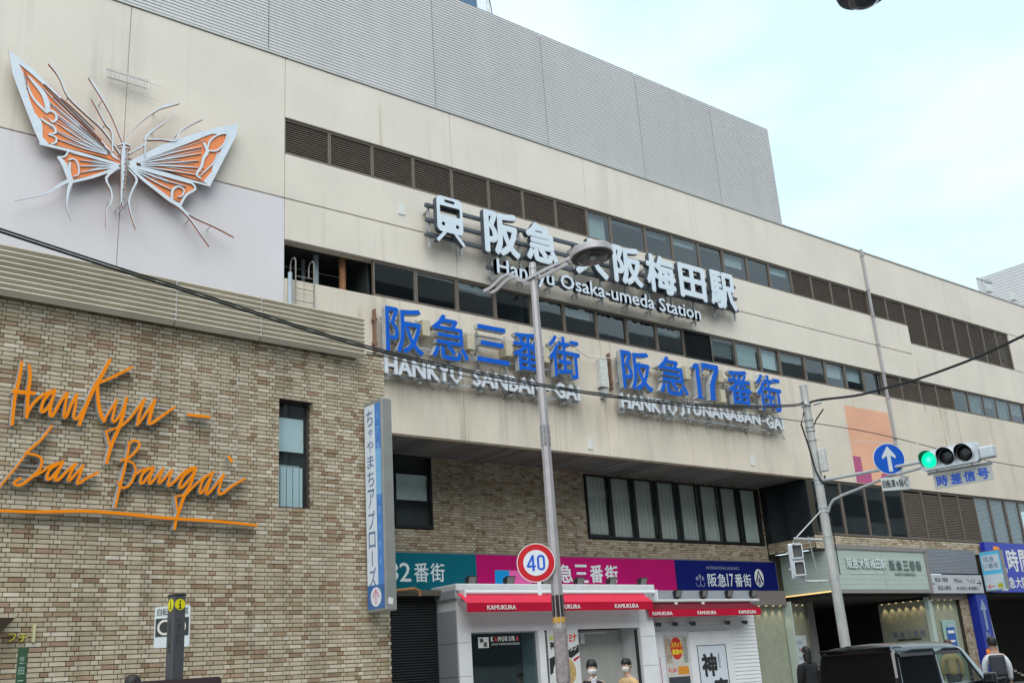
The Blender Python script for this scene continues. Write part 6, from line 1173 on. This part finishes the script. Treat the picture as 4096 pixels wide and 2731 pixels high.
# green street name plate
g0 = Vector((3.62, 14.46, 1.55)); gx = Vector((.785, -.617, 0)).normalized(); gn = gx.cross(Z1)
t = thing('street_name_sign', 'narrow green street name plate with white vertical characters at the left', 'road sign', (g0.x, g0.y, .14)); PG_ = lambda a, b, d: tuple(g0 + gx * (a + .0) + Z1 * b + gn * d)
build(MB().box(-.062, .062, 0, .012, -.15, .75, tf=lambda a, d, b: PG_(a, b, d)), 'plate', mat('plate_green', (.008, .05, .015), .4, var=.1), t)
for i, c_ in enumerate('芝田一丁目'): text(c_, PG_(-.035, .55 - i * .125 + (.045 if c_ == '一' else 0), .0125), gx, Z1, .07, .085 if c_ != '一' else .012, .002, mats=mat('plate_print', (.25, .34, .30), .5, var=0), parent=t)
build(MB().tube([PG_(0, .5, -.02), PG_(0, -1.4, -.02)], .018, 8), 'post', M_steel, t)
# maroon map board
ma, mb_ = Vector((4.25, 12.35, 1.77)), Vector((5.12, 11.87, 1.77)); md = (mb_ - ma); md.z = 0; mw = md.length; md.normalize(); mn = md.cross(Z1)
t = thing('map_board', 'maroon topped map board standing on the pavement behind the pillar', 'notice board', (ma.x, ma.y, .14)); PM = lambda a, b, d: tuple(Vector((ma.x, ma.y, 0)) + md * a + Z1 * b + mn * d)
v, f, fr = fill2d([rrect(0, mw, .7, 1.77, .035)], PM, .05, -.05); mesh_obj('panel', v, f, mat('maroon', (.03, .011, .015), .4), t); build(MB().box(.06, mw - .06, .05, .055, .8, 1.68, tf=lambda a, d, b: PM(a, b, d)), 'map_face', mat('map_face', (.4, .42, .38), .4, var=.4, scale=8), t)
for a in (.1, mw - .1): build(MB().box(a - .03, a + .03, -.03, .03, .14, .72, tf=lambda a_, d, b: PM(a_, b, d)), 'leg', M_black, t)

# ================================================================ people
def skin_mesh(name, pts, edges, rad, m, parent, root=0, sub=1, smooth=True):
    me = bpy.data.meshes.new(name); c = Vector((0, 0, 0))
    me.from_pydata([tuple(p) for p in pts], edges, []); o = bpy.data.objects.new(name, me); COL.objects.link(o)
    md_ = o.modifiers.new('skin', 'SKIN'); md_.use_smooth_shade = True; md_.branch_smoothing = .5
    for i, r in enumerate(rad):
        r = r if isinstance(r, tuple) else (r, r); me.skin_vertices[0].data[i].radius = r
    me.skin_vertices[0].data[root].use_root = True
    s_ = o.modifiers.new('sub', 'SUBSURF'); s_.levels = sub; s_.render_levels = sub
    m2 = bpy.data.meshes.new_from_object(o.evaluated_get(dg())); bpy.data.objects.remove(o); m2.materials.clear(); m2.materials.append(m); m2.name = name
    o = bpy.data.objects.new(name, m2); COL.objects.link(o); place(o, parent, WM[parent.name]); return o
def person(label, pos, face, h=1.70, top=(.03, .03, .035), legs=(.03, .03, .04), hair=(.012, .010, .010), longhair=False, mask=True, stride=.12, shirt=None, bag=False, top_len=.0, female=False, bulk=1.):
    t = thing('person', label, 'person', pos, face); k_ = h / 1.72; sh = .18 * (.92 if female else 1)
    V = lambda x, y, z: Vector((x, y, z)) * k_
    skin = mat('skin', (.52, .33, .24), .5, var=.05)
    pts = [V(0, 0, .93), V(0, 0, 1.1), V(.01, 0, 1.3), V(.0, 0, 1.42), V(.0, 0, 1.50), V(.015, 0, 1.56), V(.02, 0, 1.64), V(.01, 0, 1.69),
           V(0, sh, 1.40), V(.02, sh + .05, 1.15), V(.10, sh + .03, .92), V(.13, sh + .02, .84), V(0, -sh, 1.40), V(-.02, -sh - .05, 1.15), V(.03, -sh - .04, .91), V(.05, -sh - .03, .83),
           V(0, .09, .88), V(stride * .6, .1, .48), V(stride, .1, .07), V(stride + .16, .1, .03), V(0, -.09, .88), V(-stride * .2, -.1, .48), V(-stride, -.1, .07), V(-stride + .16, -.1, .03)]
    ed = [(0, 1), (1, 2), (2, 3), (3, 4), (4, 5), (5, 6), (6, 7), (3, 8), (8, 9), (9, 10), (10, 11), (3, 12), (12, 13), (13, 14), (14, 15), (0, 16), (16, 17), (17, 18), (18, 19), (0, 20), (20, 21), (21, 22), (22, 23)]
    rd = [(.10, .13), (.09, .115), (.09, .11), (.055, .07), .048, (.092, .080), (.108, .090), (.07, .06),   .032, .03, .028, .025, .032, .03, .028, .025, .075, .052, .04, .035, .075, .052, .04, .035]
    skin_mesh('body', pts, ed, [tuple(q * k_ for q in r) if isinstance(r, tuple) else r * k_ for r in rd], skin, t)
    tm_ = mat('cloth_%d' % int(sum(top) * 9999), top, .85, var=.12, scale=8); lm_ = mat('cloth_%d' % int(sum(legs) * 9999 + 1), legs, .85, var=.1)
    ti = [0, 1, 2, 3, 8, 9, 10, 12, 13, 14]; mp_ = {v_: i for i, v_ in enumerate(ti)}; te = [(mp_[a], mp_[b]) for a, b in ed if a in mp_ and b in mp_]
    tp = [pts[i] for i in ti]; tp[0] = V(0, 0, .86 - top_len)
    skin_mesh('jacket', tp, te, [tuple(q * k_ * bulk for q in r) for r in [(.125, .16), (.115, .14), (.125, .165), (.085, .12), (.088, .088), (.066, .066), (.052, .052), (.088, .088), (.066, .066), (.052, .052)]], tm_, t)
    li = [0, 16, 17, 18, 20, 21, 22]; mp_ = {v_: i for i, v_ in enumerate(li)}; le = [(mp_[a], mp_[b]) for a, b in ed if a in mp_ and b in mp_]
    skin_mesh('trousers', [pts[i] for i in li], le, [r * k_ for r in (.12, .09, .068, .058, .09, .068, .058)], lm_, t)
    M0 = WM[t.name]
    hm = mat('hair_%d' % int(sum(hair) * 9999), hair, .55, var=.2, scale=20)
    n_ = 16; m = MB()
    rows = [(1.782, .015), (1.776, .050), (1.757, .080), (1.715, .101), (1.66, .106), (1.60, .098)]
    for z, r in rows:
        for q in range(n_):
            a = 2 * math.pi * q / n_; fr_ = max(0, math.cos(a)); rr_ = r; zz = z
            if z < 1.70 and fr_ > .3: zz = 1.688 + (z - 1.69) * .1; rr_ = .101
            if z < 1.62 and fr_ <= .25: zz = z - (.16 if longhair else 0)
            m.v.append(tuple(M0 @ (Vector((.012 + rr_ * 1.06 * math.cos(a), rr_ * .9 * math.sin(a), zz)) * k_)))
    for i in range(len(rows) - 1):
        for q in range(n_): m.f.append((i * n_ + q, i * n_ + (q + 1) % n_, (i + 1) * n_ + (q + 1) % n_, (i + 1) * n_ + q)); m.m.append(0)
    m.f.append(tuple(range(n_))[::-1]); m.m.append(0)
    build(m, 'hair', hm, t, smooth=True)
    if mask:
        m = MB()
        for i, (z, r) in enumerate(((1.622, .090), (1.60, .100), (1.57, .095), (1.535, .07))):
            for q in range(9):
                a = R_(-72 + 144 * q / 8); m.v.append(tuple(M0 @ (Vector((.015 + r * math.cos(a) * (1.08 if abs(a) < .5 else 1), r * .84 * math.sin(a), z)) * k_)))
        for i in range(3):
            for q in range(8): m.f.append((i * 9 + q, i * 9 + q + 1, (i + 1) * 9 + q + 1, (i + 1) * 9 + q)); m.m.append(0)
        build(m, 'face_mask', mat('mask_white', (.74, .72, .70), .8), t, smooth=True)
    m = MB()
    for s_ in (-1, 1): c_ = M0 @ (Vector((.10, s_ * .032, 1.655)) * k_); m.lathe(tuple(c_), [(.006, -.004), (.006, .004)], 8, axis=M0.to_3x3() @ Vector((1, 0, 0)))
    build(m, 'eyes', M_black, t)
    m = MB()
    for s_ in (-1, 1): c_ = M0 @ (Vector((.0, s_ * .088, 1.63)) * k_); m.lathe(tuple(c_), [(.012, -.006), (.026, 0), (.012, .008)], 8, axis=M0.to_3x3() @ Vector((0, s_, 0)))
    build(m, 'ears', skin, t)
    if shirt:
        build(MB().add([tuple(M0 @ (Vector(q) * k_)) for q in ((.105, .05, 1.46), (.105, -.05, 1.46), (.142, 0, 1.2), (.11, .0, 1.47))], [(0, 1, 2), (0, 3, 1)]), 'shirt_front', mat('shirt_white', (.70, .70, .74), .7), t)
        build(MB().ribbon([(-.045, 1.49), (0, 1.43), (.045, 1.49)], .03, lambda a, b, d: tuple(M0 @ (Vector((.11 + d, a, b)) * k_)), .0, .015, smooth=1), 'collar', MATS['shirt_white'], t)
    if bag:
        bev(build(MB().box(-.30, -.12, -.15, .15, 1.0, 1.42, tf=lambda a, b, c: tuple(M0 @ (Vector((a, b, c)) * k_))), 'backpack', mat('bag_dark', (.035, .04, .05), .7), t), .05)
    return t
yaw_cam = math.atan2(-.77, -.63)
person('man in a dark suit, white shirt and face mask walking before the kiosk', (11.30, 12.38, .14), yaw_cam + .1, 1.56, (.02, .02, .026), shirt=True)
person('woman with tied black hair, mask and mustard top in front of the kiosk opening', (13.20, 13.56, .14), math.pi + .12, 1.575, (.60, .40, .20), (.05, .05, .06), female=True)
person('dark haired passer-by whose head just shows beside the map board', (4.36, 12.6, .14), yaw_cam + math.pi, 1.66, (.05, .05, .06), mask=False)
person('person in a long black coat standing behind the left end of the black van', (18.6, 13.8, .14), 1.2, 1.62, (.010, .010, .012), (.012, .012, .014), mask=False, longhair=True, top_len=.35, bulk=1.3)
person('pedestrian in a white shirt with a dark backpack at the right edge', (21.2, 11.2, .0), .6, 1.70, (.66, .68, .72), (.03, .032, .04), mask=False, bag=True)
person('brown haired passer-by seen over the black van roof', (23.2, 13.3, .14), .9, 1.60, (.35, .4, .45), hair=(.07, .035, .02), mask=False)

# ================================================================ black van
VN = thing('black_van', 'glossy black boxy minivan driving away in front of the station entrance', 'van', (16.6, 10.8, 0))
M_car = mat('car_black', (.006, .007, .009), .12, .0, .0, spec=.5, coat=.8); vx, vy0, vy1 = 14.2, 9.0, 10.48
def vl(profile, ys, name, m, par, bevw=.0):
    """loft of side profiles (x,z) at several y"""
    n_ = len(profile[0]); vs = []
    for pr_, y in zip(profile, ys): vs += [(vx + a, y, b) for a, b in pr_]
    fs = [];
    for i in range(len(ys) - 1):
        for q in range(n_): fs.append((i * n_ + q, i * n_ + (q + 1) % n_, (i + 1) * n_ + (q + 1) % n_, (i + 1) * n_ + q))
    fs += [tuple(range(n_))[::-1], tuple(range((len(ys) - 1) * n_, len(ys) * n_))]
    o = mesh_obj(name, vs, fs, m, par)
    if bevw: bev(o, bevw, 3)
    return o
low = [(0.0, .35), (-.03, .6), (.0, .95), (2.62, .95), (3.15, .86), (3.32, .7), (3.34, .35)]
vl([low, low], [vy0, vy1], 'body', M_car, VN, .06)
vym = (vy0 + vy1) / 2
SEC = [(.74, .95), (.725, 1.06), (.665, 1.54), (.64, 1.60), (.58, 1.655), (.42, 1.69), (.2, 1.705), (0, 1.71)]
ST_ = [(0, .13, .05), (.10, .22, .015), (.6, .6, .0), (1.12, 1.12, 0), (1.21, 1.21, 0), (1.7, 1.5, .004), (2.46, 1.80, .015), (2.66, 1.93, .04)]
def spt(st, i, side, lift=0.):
    xb, xt, drop = st; w_, z = SEC[i]; f_ = (z - .95) / .76; zz = z - drop * max(0, (z - 1.5) / .21)
    return (vx + xb + (xt - xb) * min(1, f_ * 1.05), vym + side * (w_ + lift - .012 * drop * 20), zz)
def vpatch(name, faces, m, smooth=True):
    mb = MB()
    for q in faces: mb.add(q, [tuple(range(len(q)))])
    return build(mb, name, m, VN)
nS = len(SEC); shell = MB(); grid = {}
for si, st in enumerate(ST_):
    for side in (-1, 1):
        for i in range(nS):
            if i == nS - 1 and side == 1: grid[(si, side, i)] = grid[(si, -1, i)]; continue
            grid[(si, side, i)] = len(shell.v); shell.v.append(spt(st, i, side))
for si in range(len(ST_) - 1):
    for side in (-1, 1):
        for i in range(nS - 1):
            if i == 1 and si in (1, 2, 4, 5): continue      # side window openings
            a, b, c, d_ = grid[(si, side, i)], grid[(si + 1, side, i)], grid[(si + 1, side, i + 1)], grid[(si, side, i + 1)]
            shell.f.append((a, b, c, d_) if side < 0 else (d_, c, b, a)); shell.m.append(0)
o = build(shell, 'roof', M_car, VN, smooth=True); so = o.modifiers.new('thick', 'SOLIDIFY'); so.thickness = .02
M_tint = mat('tinted_glass', (.004, .005, .006), .12, .0, 0, spec=.2); M_clear = glass_mat('car_glass_clear', (.62, .70, .66), base=.04)
for side in (-1, 1):
    vpatch('side_window', [[spt(ST_[q], 1, side), spt(ST_[q + 1], 1, side), spt(ST_[q + 1], 2, side), spt(ST_[q], 2, side)] for q in (1, 2)], M_tint)
    vpatch('side_window', [[spt(ST_[q], 1, side), spt(ST_[q + 1], 1, side), spt(ST_[q + 1], 2, side), spt(ST_[q], 2, side)] for q in (4, 5)], M_clear)
    vpatch('window_visor', [[spt(ST_[q], 2, side, .015), spt(ST_[q + 1], 2, side, .015), tuple(Vector(spt(ST_[q + 1], 2, side, .03)) - Vector((0, 0, .05))), tuple(Vector(spt(ST_[q], 2, side, .03)) - Vector((0, 0, .05)))] for q in (1, 2, 4, 5)], mat('visor_smoke', (.06, .06, .065), .2))
cap = [spt(ST_[0], i, -1) for i in range(nS)] + [spt(ST_[0], i, 1) for i in range(nS - 2, -1, -1)]
vpatch('tailgate', [cap + [(vx - .02, vym + .72, .6), (vx - .02, vym - .72, .6)]], M_car)
q0 = lambda y, z: (vx - .006 + (z - .95) / .76 * .135, vym + y, z)
vpatch('rear_window', [[q0(-.66, .98), q0(.66, .98), q0(.60, 1.57), q0(-.60, 1.57)]], M_tint)
vpatch('windscreen', [[spt(ST_[-1], i, -1) for i in (1, 2, 3, 4, 5, 6, 7)] + [spt(ST_[-1], i, 1) for i in (6, 5, 4, 3, 2, 1)]], M_clear)
vpatch('dashboard', [[(vx + 2.7, vy0 + .05, .96), (vx + 2.7, vy1 - .05, .96), (vx + 2.2, vy1 - .05, 1.0), (vx + 2.2, vy0 + .05, 1.0)]], M_black)
bev(build(MB().box(vx - .01, vx + .16, vy0 + .16, vy1 - .16, 1.625, 1.65), 'spoiler', M_car, VN), .01)
for sd2 in (-1,): build(MB().add([q0(sd2 * .665, 1.2), q0(sd2 * .705, 1.2), q0(sd2 * .665, 1.56), q0(sd2 * .61, 1.56)], [(0, 1, 2, 3)]), 'tail_light', mat('tail_silver', (.45, .40, .42), .15, .3), VN)
build(MB().box(vx - .03, vx + .0, 9.72, 9.80, 1.66, 1.69), 'wiper', M_black, VN)
bev(build(MB().box(vx + 2.30, vx + 2.42, vy0 - .20, vy0 - .02, 1.00, 1.17), 'mirror', M_car, VN), .03)
for x in (vx + .55, vx + 2.75):
    for y, s_ in ((vy0 + .04, -1), (vy1 - .04, 1)):
        wv = build(MB().lathe((x, y - s_ * .1, .29), [(.2, -.02), (.29, 0), (.29, .14), (.2, .15)], 24, axis=(0, s_, 0)), 'wheel', M_black, VN, smooth=False); build(MB().lathe((x, y + s_ * .045, .29), [(.18, 0), (.17, .01), (.03, .02)], 16, axis=(0, s_, 0)), 'rim', M_steel, wv)
build(MB().box(vx + .9, vx + 1.4, vy0 + .2, vy0 + .7, .6, 1.25).box(vx + .9, vx + 1.4, vy1 - .7, vy1 - .2, .6, 1.25).box(vx + .95, vx + 1.05, vy0 + .35, vy0 + .55, 1.25, 1.42), 'seat', mat('seat_grey', (.06, .06, .06), .9), VN)
build(MB().box(vx - .04, vx, 9.5, 9.9, .55, .70), 'number_plate', mat('plate_yellow', (.6, .5, .1), .5), VN)
t = thing('driver', 'driver in a pale top behind the wheel of the black van', 'person', (vx + 1.55, vy0 + .42, .48))
t.name = 'person'
WM['person_drv'] = WM['driver']; t['label'] = 'driver in a pale top sitting inside the black van'
WM[t.name] = WM['driver']
sm = [Vector(q) for q in ((0, 0, 0), (-.03, 0, .2), (-.05, 0, .42), (-.03, 0, .54), (0, 0, .62), (0, 0, .72), (-.04, .17, .42), (.12, .2, .25), (.35, .12, .35), (-.04, -.17, .42), (.12, -.2, .25), (.35, -.12, .35), (.35, .1, .02), (.35, -.1, .02))]
skin_mesh('body', sm, [(0, 1), (1, 2), (2, 3), (3, 4), (4, 5), (2, 6), (6, 7), (7, 8), (2, 9), (9, 10), (10, 11), (0, 12), (0, 13)], [(.12, .15), (.1, .13), (.1, .13), .045, .075, .07, .05, .04, .03, .05, .04, .03, .07, .07], mat('skin', (.5, .32, .24), .5), t)
skin_mesh('shirt', sm[:3] + [sm[6], sm[7], sm[9], sm[10]], [(0, 1), (1, 2), (2, 3), (3, 4), (2, 5), (5, 6)], [(.14, .17), (.12, .15), (.12, .15), .065, .055, .065, .055], mat('shirt_mint', (.72, .80, .80), .8), t)
build(MB().lathe((vx + 1.54, vy0 + .42, 1.18), [(.08, 0), (.088, .04), (.075, .09), (.03, .115)], 14), 'hair', mat('hair_b', (.012, .01, .01), .6), t, smooth=True)
# plastic chain on posts at the garage
t = thing('chain_barrier', 'white plastic chain strung between short posts beside the walking pedestrian', 'barrier', (23.2, 11.6, 0)); ca, cb = Vector((22.4, 11.75, 0)), Vector((24.1, 10.35, 0)); M_ch = mat('chain_cream', (.45, .43, .35), .6)
for q in (ca, cb): build(MB().tube([q, q + Vector((0, 0, 1.28))], .018, 8).tube([q + Vector((0, 0, 1.2)), q + Vector((0, 0, 1.42))], .04, 10), 'post', M_ch, t)
mb = MB(); n_ = 34
for i in range(n_):
    f_ = (i + .5) / n_; c_ = ca.lerp(cb, f_); c_.z = 1.3 - .55 * (1 - (2 * f_ - 1) ** 2); ax = (cb - ca).normalized(); w_ = Vector((-ax.y, ax.x, 0)) if i % 2 else Z1
    mb.tube([c_ - ax * .03, c_ - ax * .015 + w_ * .014, c_ + ax * .015 + w_ * .014, c_ + ax * .03, c_ + ax * .015 - w_ * .014, c_ - ax * .015 - w_ * .014, c_ - ax * .03], .006, 5)
build(mb, 'chain', M_ch, t)
# ================================================================ building across the street (seen mirrored in the glass)
OB = thing('opposite_building', 'plain concrete building across the street mirrored in the station windows', 'building', (15, -13, 0))
build(MB().box(-14, 26, -26, -13, .1, 19), 'wall', mat('opposite_wall', (.30, .29, .28), .85, var=.2, scale=.5), OB)
build(MB().box(28, 100, -27, -13.2, .1, 27), 'wing_wall', mat('opposite_pale', (.42, .42, .41), .85, var=.2, scale=.4), OB)
for r_ in range(7): build(MB().box(29, 99, -13.19, -13.1, 2.6 + r_ * 3.5, 4.5 + r_ * 3.5), 'window_band', mat('opposite_glass', (.04, .05, .06), .15), OB)
for r_ in range(5): build(MB().box(-13, 25, -12.99, -12.95, 2.4 + r_ * 3.3, 4.2 + r_ * 3.3), 'window_band', mat('opposite_glass', (.04, .05, .06), .15), OB)
